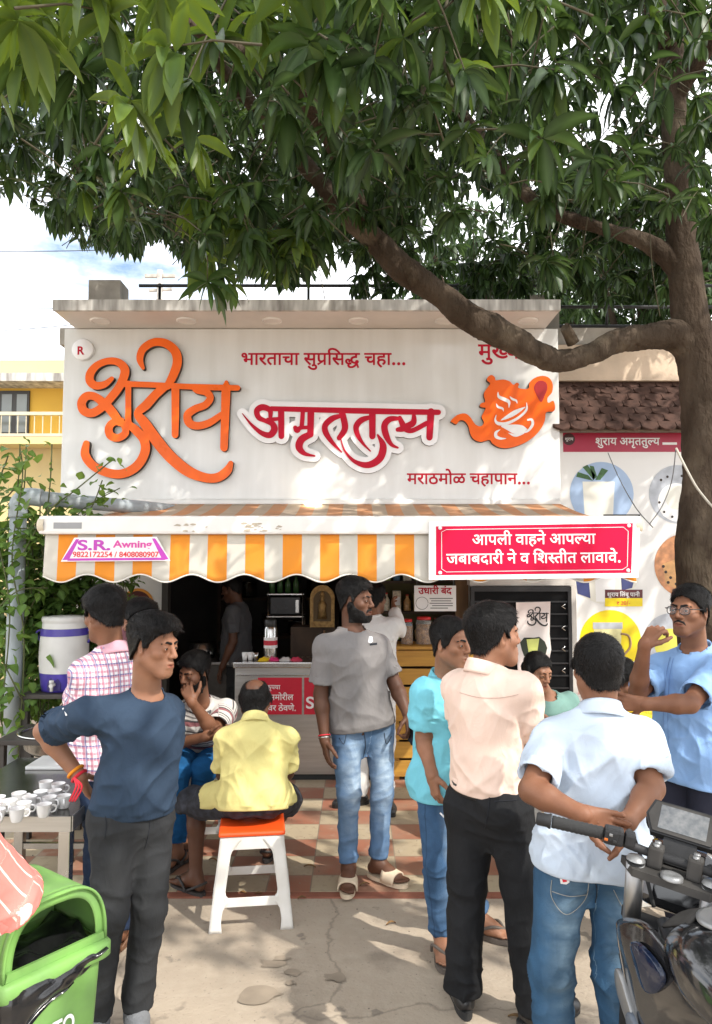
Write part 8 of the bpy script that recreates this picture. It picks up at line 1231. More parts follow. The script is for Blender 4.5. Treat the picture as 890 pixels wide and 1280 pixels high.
# far things: pole and wires
pl = thing('power_pole', 'far thin power pole with crossarm seen over the terrace railing', 'pole', P(206, 700, 24)*A3(1, 1, 0)); mb = MB(); p0, p1 = P(206, 700, 24), P(200, 338, 24); mb.tube([(p1[0], 24, 0), tuple(p1)], [.15, .10], 8); mb.build('post', conc, pl); mb = MB(); q = P(200, 345, 24); mb.bar(q-A3(.5, 0, 0), q+A3(.5, 0, .0), .10, .10); mb.bar(q-A3(.35, 0, .5), q+A3(.4, 0, -.45), .08, .08); mb.build('crossarm', conc, pl)
for k, (y0_, y1_) in enumerate(((386, 384), (418, 398), (314, 312))): mb = MB(); mb.tube(spline([P(-60, y0_, 20), P(60, (y0_+y1_)/2+1, 20), P(160, y1_, 20)], 6), .012, 5); tag(mb.build('power_line', blk), ('level power line just above the left end of the sign', 'slanting power line left of the sign', 'faint power line below the leaves at left')[k], 'power line')
# creeper on and behind the pipe
vine_leaf = leaf_mat('creeper_leaf', (.030, .060, .014), (.070, .135, .026), (.15, .23, .05), rough=.5)
cp = thing('creeper', 'leafy green creeper climbing the grey pipe at left', 'plant', (c[0], 5.4, 0)); rg = np.random.default_rng(21); O, Dd, Ln, To_ = [], [], [], []; VP = []
def vine(pts, per=.020, l=(.06, .11), tone=.5, jit=.05):
    A = spline([P(*p) for p in pts], 10); VP.append(A)
    seg = np.linalg.norm(np.diff(A, axis=0), axis=1).sum(); n = int(seg/per)
    for i in range(n):
        k = rg.integers(0, len(A)); o = A[k]+rg.normal(0, jit, 3); O.append(o); Dd.append(np.array([rg.normal(0, 1), rg.normal(-.5, .8), rg.normal(-.15, .5)])); Ln.append(rg.uniform(*l)); To_.append(np.clip(tone+rg.normal(0, .2), 0, 1))
for pts in ([(22, 960, 5.1), (30, 800, 5.1), (15, 700, 5.1), (28, 600, 5.1), (25, 560, 5.1)], [(0, 900, 5.0), (12, 760, 5.05), (-8, 640, 5.1), (10, 570, 5.1)], [(40, 900, 5.2), (20, 860, 5.0), (5, 830, 5.0)], [(30, 690, 5.1), (60, 640, 5.3), (95, 612, 5.4), (140, 575, 5.5)], [(20, 660, 5.1), (70, 660, 5.3), (110, 640, 5.4), (128, 600, 5.4)], [(40, 700, 5.2), (75, 690, 5.3), (100, 640, 5.4), (150, 610, 5.5)], [(-20, 780, 5.0), (20, 740, 5.0), (60, 735, 5.2)], [(50, 900, 5.4), (60, 860, 5.3), (70, 830, 5.2)]): vine(pts, per=.032, tone=.62)
for i in range(60): x = rg.uniform(10, 150); y = rg.uniform(690, 850); vine([(x, y+60, 5.75), (x+rg.normal(0, 15), y, 5.7), (x+rg.normal(0, 20), y-50, 5.75)], per=.016, tone=.22, l=(.07, .12), jit=.10)
for i in range(26): x = rg.uniform(-60, 60); y = rg.uniform(640, 900); vine([(x, y+50, 5.4), (x+rg.normal(0, 15), y, 5.35), (x+rg.normal(0, 20), y-50, 5.4)], per=.02, tone=.45, l=(.06, .11), jit=.09)
for x in (33, 65, 25): vine([(x-6, 640, 5.3), (x-2, 600, 5.3), (x, 555, 5.3)], per=.05, tone=.6, l=(.035, .06), jit=.015)
q = leaves(np.array(O), np.array(Dd), np.array(Ln), ratio=.72, droop=.7, rows=4, seed=3, shape='heart', tone=np.array(To_)); leaf_obj('foliage', [q], vine_leaf, cp); mb = MB()
for A in VP: mb.tube([Vector(v) for v in A], .005, 4)
mb.build('stems', M('vine_stem', (.09, .10, .04), rough=.9), cp)
# trees beyond the terrace
far_leaf = leaf_mat('far_leaf', (.010, .022, .008), (.024, .050, .012), (.07, .12, .025), rough=.5)  # leaf colours darkened to paint the far trees as backlit
def far_tree(name, label, cx, cy, h, r, n, seed, tonem=1., ln=.3):
    rg2 = np.random.default_rng(seed); t = thing(name, label, 'tree', (cx, cy, 0), 'trees beyond the terrace'); mb = MB(); limb(mb, [(cx, cy, 0, .2), (cx+.1, cy, h*.4, .15), (cx, cy, h*.8, .08)]); 
    for k in range(5): a = k*1.3; limb(mb, [(cx, cy, h*.45, .09), (cx+r*.4*math.cos(a), cy+r*.4*math.sin(a), h*.65, .06), (cx+r*.7*math.cos(a), cy+r*.7*math.sin(a), h*.82, .03)], 8)
    mb.build('trunk', bark, t); cs = []
    lob = [np.array([cx+rg2.normal(0, r*.45), cy+rg2.normal(0, r*.45), h*.8+rg2.normal(0, r*.35)]) for _ in range(9)]
    for _ in range(n): l = lob[rg2.integers(9)]; d = rg2.normal(0, 1, 3); cs.append(l+d/np.linalg.norm(d)*r*.42*rg2.uniform(.3, 1)**.5)
    q, tw = whorls(cs, rg2, seed, nl=(7, 11), ln=(ln*.7, ln), tonemul=tonem, rows=3); leaf_obj('crown', [q], far_leaf, t)
far_tree('background_tree', 'bright green small tree seen through the left terrace railing', P(232, 366, 16)[0], 16, 6.8, .9, 240, 5, 1.6)
far_tree('background_tree', 'dark tree beyond the terrace at centre right', P(610, 350, 13)[0], 13, 8.6, 2.2, 800, 6, .6)
far_tree('background_tree', 'dark leafy tree beyond the terrace behind the mango trunk', P(800, 340, 12.5)[0], 12.5, 8.4, 2.2, 800, 7, .7)
far_tree('background_tree', 'far tree beyond the terrace at the right edge', P(960, 330, 12)[0], 12, 8.2, 2.0, 600, 8, .8)
# ------------------------------------------------------------ drinks stand, tables, cups
dk = M('dark_angle_iron', (.055, .048, .042), rough=.6, var=.3, metal=.3); violet = M('violet_plastic', (.055, .035, .28), rough=.35, var=.08); whp = M('grimy_white_plastic', (.62, .61, .58), rough=.4, var=.10, scale=5)
KY = 5.3; kx = X(84, KY); kz = Z(862, KY)
def table(name, label, lo, hi, legw, top, mtop, mleg, rim=0):
    t = thing(name, label, 'table', ((lo[0]+hi[0])/2, (lo[1]+hi[1])/2, 0)); mb = MB(); mb.span((lo[0], lo[1], top-.03), (hi[0], hi[1], top), bev=.004); mb.build('top', mtop, t)
    for x in (lo[0]+legw/2+.01, hi[0]-legw/2-.01):
        for y in (lo[1]+legw/2+.01, hi[1]-legw/2-.01): mb = MB(); mb.span((x-legw/2, y-legw/2, 0), (x+legw/2, y+legw/2, top-.031), bev=.002); mb.build('leg', mleg, t)
    for y in (lo[1]+legw/2+.01, hi[1]-legw/2-.01): mb = MB(); mb.span((lo[0]+legw, y-.015, top*.28), (hi[0]-legw, y+.015, top*.28+.03)); mb.build('stretcher', mleg, t)
    return t
table('stand', 'tall dark iron stand carrying the water cooler', (kx-.22, KY-.2), (kx+.22, KY+.22), .045, kz, dk, dk)
wc = thing('water_cooler', 'white and violet insulated water cooler drum with tap on its stand', 'water cooler', (kx, KY, kz)); H_ = .50; pf = lambda a, b, g=0: [(.145+.022*math.sin(math.pi*z/H_)+g, z) for z in np.linspace(a, b, 8)]
mb = MB(); mb.lathe([(0, .001)]+[(.13, .001)]+pf(.004, .13), (kx, KY, kz), 32); mb.build('base', violet, wc); mb = MB(); mb.lathe(pf(.1305, .385), (kx, KY, kz), 32); mb.build('drum', whp, wc); mb = MB(); mb.lathe(pf(.3855, .435, .004), (kx, KY, kz), 32); mb.build('band', violet, wc); mb = MB(); mb.lathe(pf(.4355, .475)+[(.152, .48), (.155, .50), (.15, .515), (.05, .52), (0, .52)], (kx, KY, kz), 32); mb.build('lid', whp, wc)
for s in (-1, 1): mb = MB(); mb.tube(spline([(kx+s*.16, KY, kz+.42), (kx+s*.20, KY, kz+.40), (kx+s*.165, KY, kz+.33)], 5), .008, 8); mb.build('handle', violet, wc)
mb = MB(); mb.prism([(kx-.005+.045*math.cos(a), KY-.150, kz+.055+.055*math.sin(a)) for a in np.linspace(0, math.pi, 14)]+[(kx-.05, KY-.150, kz+.02), (kx+.04, KY-.150, kz+.02)], (0, -.006, 0)); mb.build('tap_recess', M('deep_violet', (.025, .016, .12), rough=.5), wc)
mb = MB(); mb.tube([(kx-.005, KY-.15, kz+.06), (kx-.005, KY-.21, kz+.06)], .014, 10); mb.tube([(kx-.005, KY-.195, kz+.075), (kx-.005, KY-.195, kz+.02)], .011, 10); mb.lathe([(0, 0), (.016, 0), (.016, .02), (0, .02)], (kx-.005, KY-.195, kz+.075), 12); mb.build('tap', whp, wc)
t2 = table('stand', 'low dark iron stand with a steel wash basin behind the cup table', (X(24, 4.8), 4.55), (X(118, 4.8), 5.0), .045, .74, dk, dk)
bs_ = thing('wash_basin', 'steel wash basin hanging in the low dark stand', 'basin', (X(72, 4.75), 4.75, .74)); cx_ = X(72, 4.75); mb = MB(); mb.lathe([(.20, .008), (.19, .006), (.17, -.09), (.12, -.13), (0, -.135)], (cx_, 4.77, .742), 28); mb.build('bowl', steel_p, bs_); mb = MB(); mb.lathe([(.20, .008), (.215, .010), (.215, .004)], (cx_, 4.77, .742), 28); mb.build('rim', steel_p, bs_)
mb = MB(); c_ = (cx_+.10, 4.7, .75); mb.grid(lambda u, w: (c_[0]+(u-.5)*.3, c_[1]+(w-.5)*.2, c_[2]+.03*math.sin(math.pi*u)*math.sin(math.pi*w)+.008*math.sin(u*19)*math.sin(w*13)), 16, 10); tag(mb.build('cloth', M('grey_rag', (.42, .44, .47), rough=.9), solid=.004), 'crumpled grey cloth on the low dark stand', 'cloth')
TT_ = .69; tt = table('steel_table', 'stainless steel table carrying rows of white tea cups at left', (-1.95, 3.36), (-1.262, 4.36), .05, TT_, M('wet_steel_top', (.30, .29, .28), rough=.22, metal=1., var=.3, scale=5), steel_p)
mb = MB(); mb.span((-1.951, 3.352, TT_-.06), (-1.262, 3.359, TT_+.006)); mb.build('front_rim', steel, tt); mb = MB(); mb.span((-1.2615, 3.36, TT_-.06), (-1.255, 4.36, TT_+.006)); mb.build('side_rim', steel, tt)
mb = MB(); mb.span((-1.80, 4.10, TT_+.001), (-1.32, 4.33, TT_+.02), bev=.006); tag(mb.build('tray_lid', M('pale_enamel', (.60, .60, .58), rough=.3)), 'pale flat lid lying at the back of the steel cup table', 'lid')
china = M('white_china', (.78, .77, .76), rough=.15, var=.03, spec=.6); tea = M('milk_tea', (.42, .22, .09), rough=.1)
def cup_meshes():
    mb = MB(); mb.lathe([(0, .004), (.018, .004), (.020, 0), (.022, .002), (.024, .006), (.029, .025), (.0325, .056), (.0335, .058), (.031, .056), (.0275, .025), (.022, .012), (0, .010)], (0, 0, 0), 22); a = mb.mesh(); mb = MB(); mb.tube(spline([(.030, 0, .046), (.045, 0, .046), (.052, 0, .034), (.044, 0, .020), (.028, 0, .018)], 5), .0042, 8); b = mb.mesh(); mb = MB(); mb.lathe([(.0295, .038), (0, .038)], (0, 0, 0), 18); return a, b, mb.mesh()
ca, cb_, cc_ = cup_meshes(); [m_.materials.append(china) for m_ in (ca, cb_)]; cc_.materials.append(tea); rr = random.Random(5)
for k, (x, y, tea_) in enumerate(((243, 62, 1), (300, 72, 1), (222, 108, 0), (122, 116, 1), (170, 132, 1), (283, 104, 1), (325, 128, 1), (262, 134, 1), (237, 168, 1), (147, 160, 1), (115, 188, 1), (28, 134, 0), (44, 158, 1), (26, 192, 1), (-20, 150, 1), (-30, 195, 0), (80, 150, 0))):
    px, py = x/3.708, 960+y/3.708+8; Y = (CAM_H-TT_)*FOC/(py-700); t = thing('tea_cup', 'white china tea cup with handle standing on the steel table', 'cup', (X(px, Y), Y, TT_+.001), 'tea cups on the steel table', (0, 0, rr.uniform(-1.2, .6)))
    for nm, me in (('bowl', ca), ('handle', cb_)) + ((('tea', cc_),) if tea_ else ()): o = bpy.data.objects.new(nm, me); COL.objects.link(o); o.parent = t
# ------------------------------------------------------------ plastic stools
def stool(label, x, y, rot, h, seatm, legm, w0=.155, w1=.205):
    t = thing('plastic_stool', label, 'stool', (x, y, 0), 'plastic stools', (0, 0, rot)); hs = h-.026
    mb = MB(); mb.span((-w0-.012, -w0-.012, hs+.002), (w0+.012, w0+.012, h), bev=.011); o = mb.build('seat', seatm, t, world=False)
    for i, (sx, sy) in enumerate(((1, 1), (1, -1), (-1, -1), (-1, 1))):
        mb = MB(); n = 9
        for ax in (0, 1):   # two flat walls meeting at the corner
            def pt(u, v, ax=ax, sx=sx, sy=sy):   # u along the height 0 top..1 bottom, v across the wall from the corner
                w = w0+(w1-w0)*u; cw = .062-.012*u+.055*max(0, (1-u*6))+.030*math.exp(-((u-.68)/.05)**2)+.012*max(0, (u-.9)/.1); q = w-v*cw
                return (sx*(w if ax == 0 else q), sy*(w if ax == 1 else q), hs*(1-u))
            mb.grid(lambda u, v: pt(u, v), 26, 5)
        bmesh.ops.remove_doubles(mb.bm, verts=mb.bm.verts, dist=.0006); mb.build('leg', legm, t, world=False, solid=.007)
    for k in range(4):
        a = k*math.pi/2; Rm = Matrix.Rotation(a, 4, 'Z'); u = .69; w = w0+(w1-w0)*u; mb = MB(); mb.span((-w+.055, w-.004, hs*(1-u)-.022), (w-.055, w+.004, hs*(1-u)+.022), bev=.003); bmesh.ops.transform(mb.bm, matrix=Rm, verts=mb.bm.verts); mb.build('rail', legm, t, world=False)
    for k in range(4):
        a = k*math.pi/2; Rm = Matrix.Rotation(a, 4, 'Z'); mb = MB(); mb.span((-w0+.03, w0-.002, hs-.062), (w0-.03, w0+.005, hs), bev=.003); bmesh.ops.transform(mb.bm, matrix=Rm, verts=mb.bm.verts); mb.build('apron', legm, t, world=False)
    return t
wpl = M('scuffed_white_plastic', (.72, .70, .66), rough=.4, c2=(.60, .57, .52), scale=7); orp = M('orange_red_plastic', (.80, .085, .012), rough=.35, var=.08)
stool('white plastic stool with orange-red seat under the man in yellow', JE['PV'][0]-.005, 3.98, .13, .465, orp, wpl)
stool('white plastic stool under the bearded man in striped polo', JD['PV'][0], 4.95, .1, .45, wpl, wpl)
stool('white plastic stool under the woman in sea-green', JM['PV'][0], 4.72, .3, .43, wpl, wpl)
stool('white plastic stool under the person in yellow top behind the polo', JN['PV'][0], 3.98, .2, .46, wpl, wpl)
# ------------------------------------------------------------ green bin
gpl = M('green_bin_plastic', (.19, .39, .09), rough=.5, var=.10, scale=9, c2=(.15, .28, .09), spec=.3, bump=.03); bag = M('black_bin_bag', (.010, .010, .011), rough=.16, spec=.6, var=.3)
bu, bn = A3(.60, .80, 0), A3(.80, -.60, 0); bc = A3(-.868, 2.22, 0)   # along the opening, out of the opening, foot of its middle
def BL(u, n, z): return bc+bu*u+bn*n+A3(0, 0, z*.935)
bn_ = thing('litter_bin', 'green plastic litter bin with domed hood and black bag at lower left', 'bin', BL(0, -.15, 0))
def ring4(hw, n0, n1, z, r=.03, k=5):
    o = []
    for (cu, cn, a0) in ((hw-r, n1-r, 0), (-hw+r, n1-r, 90), (-hw+r, n0+r, 180), (hw-r, n0+r, 270)):
        for i in range(k): a = R(a0+90*i/(k-1)); o.append(BL(cu+r*math.cos(a), cn+r*math.sin(a), z))
    return o
def loft(mb, rings, mat=0, cap=(True, True)):
    V = [[mb.bm.verts.new(Vector(p)) for p in r] for r in rings]; n = len(V[0])
    for a, b in zip(V, V[1:]):
        for j in range(n): f = mb.bm.faces.new((a[j], a[(j+1) % n], b[(j+1) % n], b[j])); f.smooth = True; f.material_index = mat
    if cap[0]: mb.bm.faces.new(V[0][::-1]).material_index = mat
    if cap[1]: mb.bm.faces.new(V[-1]).material_index = mat
    return mb
mb = MB(); loft(mb, [ring4(.125, -.25, -.03, .03), ring4(.128, -.255, -.025, .05), ring4(.155, -.285, .005, .66), ring4(.155, -.285, .005, .665)], cap=(True, False)); mb.build('body', gpl, bn_)
mb = MB(); loft(mb, [ring4(.172, -.305, .022, .668), ring4(.178, -.31, .028, .675), ring4(.178, -.31, .028, .712), ring4(.170, -.30, .020, .722), ring4(.150, -.28, .002, .724)], cap=(False, False)); mb.build('rim', gpl, bn_)
def archp(s, n, z0=.722, hh=.195, hw=.158):
    a = math.pi*s; c_, s_ = math.cos(a), math.sin(a); e = .62; return BL(hw*math.copysign(abs(c_)**e, c_), n, z0+hh*abs(s_)**.8)
mb = MB(); mb.grid(lambda u, w: archp(u, -.28+.272*w), 28, 10); mb.build('hood', gpl, bn_, solid=.006)
mb = MB(); mb.grid(lambda u, w: archp(u, -.006+.004*w*0, .722, .195-.028*w, .158-.026*w), 28, 3); mb.grid(lambda u, w: archp(u, -.012+.02*w, .722, .197, .160), 28, 2); mb.build('hood_front_frame', gpl, bn_, solid=.007)
mb = MB(); mb.span((0, 0, 0), (.001, .001, .001)) if 0 else None; q = [BL(-.155, -.002, .724), BL(.155, -.002, .724), BL(.15, -.001, .748), BL(-.15, -.001, .748)]; mb.prism(q, bn*.010); mb.build('hood_sill', gpl, bn_)
mb = MB(); q = [archp(u, -.279) for u in np.linspace(0, 1, 24)]; mb.prism(q, bn*.008); mb.build('hood_back', gpl, bn_)
rgb = np.random.default_rng(3)
def bagp(u, w):
    # skirt of the bag folded out over the rim: along the near side and front
    s = u*.52; 
    if s < .22: p = BL(-.158, -.25+s+.02, 0); out = -bu
    else: p = BL(-.158+(s-.22)*1.02, .008, 0); out = bn
    fr_ = max(0, (s-.22)/.30); dep = .20*max(0, 1-fr_)**1.3+.014+.02*math.sin(u*9); z = .668-dep*w; q = noise3(np.array([[u*6, w*3, 1.3], [u*15, w*6, 4.1]]), 1.0, 2); return p+out*(.006+.022*math.sin(math.pi*min(1, w*1.1))+.020*float(q[0])*w+.010*float(q[1]))+A3(0, 0, z+.02*float(q[0])*w)
mb = MB(); mb.grid(bagp, 60, 20); mb.build('bin_bag', bag, bn_)
mb = MB(); mb.grid(lambda u, w: BL(-.14+.28*u, -.26+.25*w, .700+.025*float(noise3(np.array([[u*5, w*5, 9.]]), 1.)[0])+.03*(abs(u-.5)*2)**2), 24, 18); mb.build('bag_mouth', bag, bn_)
tb = latin('BISTO', .128, BL(-.068, .006, .487)+bn*.004*0, white_p, bn_, bold=.03, right=tuple(bu+A3(0, 0, .0)), up=tuple(unit(A3(0, 0, 1)-bn*.05)), height=.050, name='lettering'); tb.location = Vector((0, 0, 0))

# ------------------------------------------------------------ motorbike at the lower right
pbk = M('black_gloss_paint', (.012, .012, .013), rough=.14, var=.2, coat=.8); mbk = M('black_matt_plastic', (.020, .020, .021), rough=.55, spec=.25, var=.25, scale=20, bump=.08, bscale=200); dust = M('dusty_black_plastic', (.045, .042, .039), rough=.7, spec=.2, var=.3, scale=12); alu = M('cast_alloy', (.30, .30, .30), rough=.4, metal=.9, var=.2); silver = M('silver_trim', (.24, .24, .24), rough=.35, metal=.5, var=.1); rubb = M('tyre_rubber', (.020, .020, .020), rough=.9, var=.3, bump=.3, bscale=90); chrome = M('fork_chrome', (.55, .55, .55), rough=.15, metal=1.)
bike = thing('motorbike', 'black naked motorbike parked at the lower right with its bars turned right', 'motorbike', (.965, 2.10, 0), None, (0, R(-6), R(8))); bike.scale = (.97, .97, .955)
STR = Matrix.Translation((0, 0, 1.0)) @ Matrix.Rotation(R(-41), 4, Vector((0, -.34, .94)).normalized()) @ Matrix.Translation((0, 0, -1.0))
def bpart(mb, name, mat, parent=None, steer=False, solid=0):
    if steer: bmesh.ops.transform(mb.bm, matrix=STR, verts=mb.bm.verts)
    return mb.build(name, mat, parent or bike, world=False, solid=solid)
def wheel(name, c, steer, r=.30, w=.055):
    mb = MB(); mb.lathe([(r-.075, -w*.75), (r-.055, -w*.95), (r-.02, -w*.9), (r, -w*.4), (r+.004, 0), (r, w*.4), (r-.02, w*.9), (r-.055, w*.95), (r-.075, w*.75)], c, 40, axis=(1, 0, 0)); o = bpart(mb, name, rubb, None, steer)
    mb = MB(); mb.lathe([(r-.075, -w*.74), (r-.10, -w*.6), (r-.105, 0), (r-.10, w*.6), (r-.075, w*.74)], c, 40, axis=(1, 0, 0)); mb.lathe([(0, -.05), (.05, -.05), (.05, .05), (0, .05)], c, 20, axis=(1, 0, 0))
    for k in range(10): a = k*math.pi/5+(.12 if k % 2 else -.12); mb.bar(Vector(c)+Vector((0, .045*math.cos(a), .045*math.sin(a))), Vector(c)+Vector((0, (r-.10)*math.cos(a), (r-.10)*math.sin(a))), .022, .016)
    bpart(mb, 'rim', alu, o, steer); mb = MB(); mb.lathe([(.06, -.062), (.13, -.062), (.13, -.058), (.06, -.058)], c, 32, axis=(1, 0, 0)); bpart(mb, 'brake_disc', steel_p, o, steer)
wheel('front_wheel', (0, .36, .30), True); wheel('rear_wheel', (0, -1.02, .31), False, .31, .07)
for s in (-1, 1):
    mb = MB(); mb.tube([(s*.10, -.015, 1.03), (s*.10, .10, .74)], .026, 16); o = bpart(mb, 'fork_leg', alu, None, True); mb = MB(); mb.tube([(s*.10, .10, .745), (s*.10, .115, .71)], .033, 16); mb.tube([(s*.10, .115, .71), (s*.10, .30, .36), (s*.095, .345, .30)], .023, 16); bpart(mb, 'fork_slider', mbk, o, True); mb = MB(); mb.lathe([(.0, .012), (.022, .010), (.027, 0)], (s*.10, -.017, 1.035), 16); bpart(mb, 'fork_cap', silver, o, True)
mb = MB(); mb.grid(lambda u, v: ((v-.5)*.13*(1-.2*abs(u-.5)), .36+(.335)*math.cos(R(20+120*u)), .30+.335*math.sin(R(20+120*u))-.03*(2*v-1)**2), 16, 6); bpart(mb, 'front_fender', mbk, None, True, .006)
mb = MB(); mb.prism([(-.145, .02, 1.00), (-.10, -.055, 1.00), (.10, -.055, 1.00), (.145, .02, 1.00), (.06, .06, 1.00), (-.06, .06, 1.00)], (0, 0, .022)); tcl = bpart(mb, 'top_clamp', dust, None, True); mb = MB(); mb.prism([(-.14, .13, .80), (-.10, .05, .80), (.10, .05, .80), (.14, .13, .80)], (0, 0, .03)); bpart(mb, 'lower_clamp', mbk, None, True)
mb = MB(); mb.lathe([(.030, 0), (.030, .010), (.020, .014), (.012, .010), (0, .010)], (0, -.035, 1.0225), 20); bpart(mb, 'ignition_lock', silver, tcl, True)
for s in (-1, 1): mb = MB(); mb.span((s*.052-.020, -.012, 1.0225), (s*.052+.020, .035, 1.085), bev=.008); o = bpart(mb, 'bar_clamp', dust, tcl, True); [(mb := MB(), mb.lathe([(.009, 0), (.009, .006), (0, .006)], (s*.052, y, 1.0855), 10), bpart(mb, 'bolt', silver, o, True)) for y in (.0, .024)]
hb = spline([(-.335, -.070, 1.085), (-.20, -.035, 1.088), (-.14, -.01, 1.07), (-.08, .01, 1.058), (0, .012, 1.057), (.08, .01, 1.058), (.14, -.01, 1.07), (.20, -.035, 1.088), (.335, -.070, 1.085)], 6)
mb = MB(); mb.tube(hb, .0125, 14); hbo = bpart(mb, 'handlebar', mbk, None, True)
for s in (-1, 1):
    d = Vector((s*.97, -.24, -.01)).normalized(); p0 = Vector((s*.195, -.037, 1.0875)); mb = MB(); n = 22; mb.tube([p0+d*(.145*i/n) for i in range(n+1)], [.0172+(.0016 if i % 2 else 0) for i in range(n+1)], 16); g_ = bpart(mb, 'grip', rubb, hbo, True); mb = MB(); mb.tube([p0+d*.146, p0+d*.150, p0+d*.158, p0+d*.185, p0+d*.19], [.021, .0225, .019, .019, .015], 16); bpart(mb, 'bar_end', mbk, hbo, True)
    mb = MB(); mb.box(p0-d*.03, (.055, .045, .048), bev=.010, rz=math.atan2(d.y, d.x)); mb.box(p0-d*.028+Vector((0, -.022, .004)), (.038, .012, .030), bev=.004, rz=math.atan2(d.y, d.x)); mb.box(p0-d*.075, (.030, .040, .040), bev=.008, rz=math.atan2(d.y, d.x)); sg = bpart(mb, 'switch_housing', mbk, hbo, True)
    for q, m_ in (((0, -.030, .010), silver), ((.012*s, -.030, -.006), M('amber_switch', (.5, .12, .01), rough=.4)), ((-.012*s, -.030, -.006), rubb)): mb = MB(); mb.box(p0-d*.028+Vector(q), (.010, .006, .008), bev=.002); bpart(mb, 'switch_button', m_, sg, True)
    mb = MB(); mb.tube(spline([p0-d*.05+Vector((0, .035, -.005)), p0+d*.0+Vector((0, .065, -.012)), p0+d*.09+Vector((0, .070, -.018)), p0+d*.15+Vector((0, .060, -.016))], 5), .0065, 8); bpart(mb, 'lever', mbk, hbo, True)
    mb = MB(); mb.tube(spline([p0-d*.06+Vector((0, .02, 0)), (s*.14, .12, 1.06), (s*.10, .16, .96), (s*.05, .12, .86)], 7), .006, 7); bpart(mb, 'cable', rubb, hbo, True)
    mb = MB(); mb.tube(spline([p0-d*.08+Vector((0, .01, .01)), (s*.22, .06, 1.12), (s*.28, .09, 1.22)], 6), .007, 8) if s > 0 else None
    if s > 0: mb.box((s*.31, .10, 1.25), (.13, .02, .075), bev=.02); bpart(mb, 'mirror', mbk, hbo, True)
    else: mb.bm.free()
mb = MB(); mb.span((.11, -.005, 1.085), (.165, .05, 1.125), bev=.010); o = bpart(mb, 'brake_reservoir', mbk, hbo, True); mb = MB(); mb.span((.112, -.003, 1.1255), (.163, .048, 1.131)); bpart(mb, 'reservoir_cap', M('teal_cap', (.03, .18, .20), rough=.4), o, True)
# instrument cluster
Mi = Matrix.Translation((0, .115, 1.135)) @ Matrix.Rotation(R(52), 4, 'X')
hexa = [(-.105, .0), (-.088, .048), (.088, .048), (.105, .0), (.085, -.052), (-.085, -.052)]
def ipoly(sc, z, d, name, mat, parent, sh=(0, 0)):
    mb = MB(); mb.prism([Mi @ Vector((x*sc[0]+sh[0], y*sc[1]+sh[1], z)) for x, y in hexa], (Mi.to_3x3() @ Vector((0, 0, d)))); return bpart(mb, name, mat, parent, True)
ic = ipoly((1, 1), -.035, .035, 'instrument_cluster', mbk, None); ipoly((.93, .90), .0003, .004, 'bezel', dust, ic)
mb = MB(); mb.prism([Mi @ Vector(v) for v in ((-.066, .036, .0046), (.066, .036, .0046), (.066, -.036, .0046), (-.066, -.036, .0046))], Mi.to_3x3() @ Vector((0, 0, .001))); bpart(mb, 'screen', M('dusty_lcd', (.075, .082, .09), rough=.12, c2=(.16, .16, .16), scale=60, spec=.8), ic, True)
mb = MB(); mb.bar((0, .06, 1.02), (0, .115, 1.10), .09, .03); bpart(mb, 'cluster_bracket', mbk, None, True)
mb = MB(); mb.box((0, .24, .92), (.20, .12, .20), bev=.035, rx=R(-14)); hl_ = bpart(mb, 'headlight', pbk, None, True); mb = MB(); mb.box((0, .302, .905), (.15, .012, .13), bev=.005, rx=R(-14)); bpart(mb, 'lens', M('headlight_glass', (.5, .52, .55), rough=.1), hl_, True)
# tank and body
def sect(y, z, a, b, e=2.6, n=28, top=1.0):
    o = []
    for i in range(n):
        t = 2*math.pi*i/n; c_, s_ = math.cos(t), math.sin(t); o.append((a*math.copysign(abs(c_)**(2/e), c_), y, z+b*math.copysign(abs(s_)**(2/e), s_)*(top if s_ > 0 else 1)))
    return o
mb = MB(); loft(mb, [sect(-.085, .88, .05, .035), sect(-.10, .885, .095, .06), sect(-.16, .895, .135, .085), sect(-.26, .90, .155, .10), sect(-.36, .885, .145, .10), sect(-.46, .85, .11, .085), sect(-.54, .82, .085, .05), sect(-.555, .815, .06, .03)]); tk = bpart(mb, 'fuel_tank', pbk)
mb = MB(); mb.lathe([(.058, 0), (.058, .008), (.045, .012), (0, .012)], (0, -.22, .998), 24); bpart(mb, 'filler_cap', silver, tk)
mb = MB(); mb.grid(lambda u, v: ((v-.5)*.17*(1-.3*u), -.075-.10*u, .955+.052*u-.03*(2*v-1)**2), 8, 8); bpart(mb, 'tank_cover', dust, tk, solid=.008)
def side_panel(s, pts, x0, bulge, name, mat, parent=None, th=.012):
    "a shell panel: outline in (y, z), bulging outward"
    A = spline(pts, 4, True); cy, cz = A.mean(0); mb = MB(); rings = []
    for k in (1, .92, .75, .5, .25): rings.append([(s*(x0+bulge*(1-k*k)), cy+(y-cy)*k, cz+(z-cz)*k) for y, z in A])
    rings = [[(s*(x0-th), y, z) for y, z in A]]+rings; loft(mb, rings, cap=(False, True)); return bpart(mb, name, mat, parent)
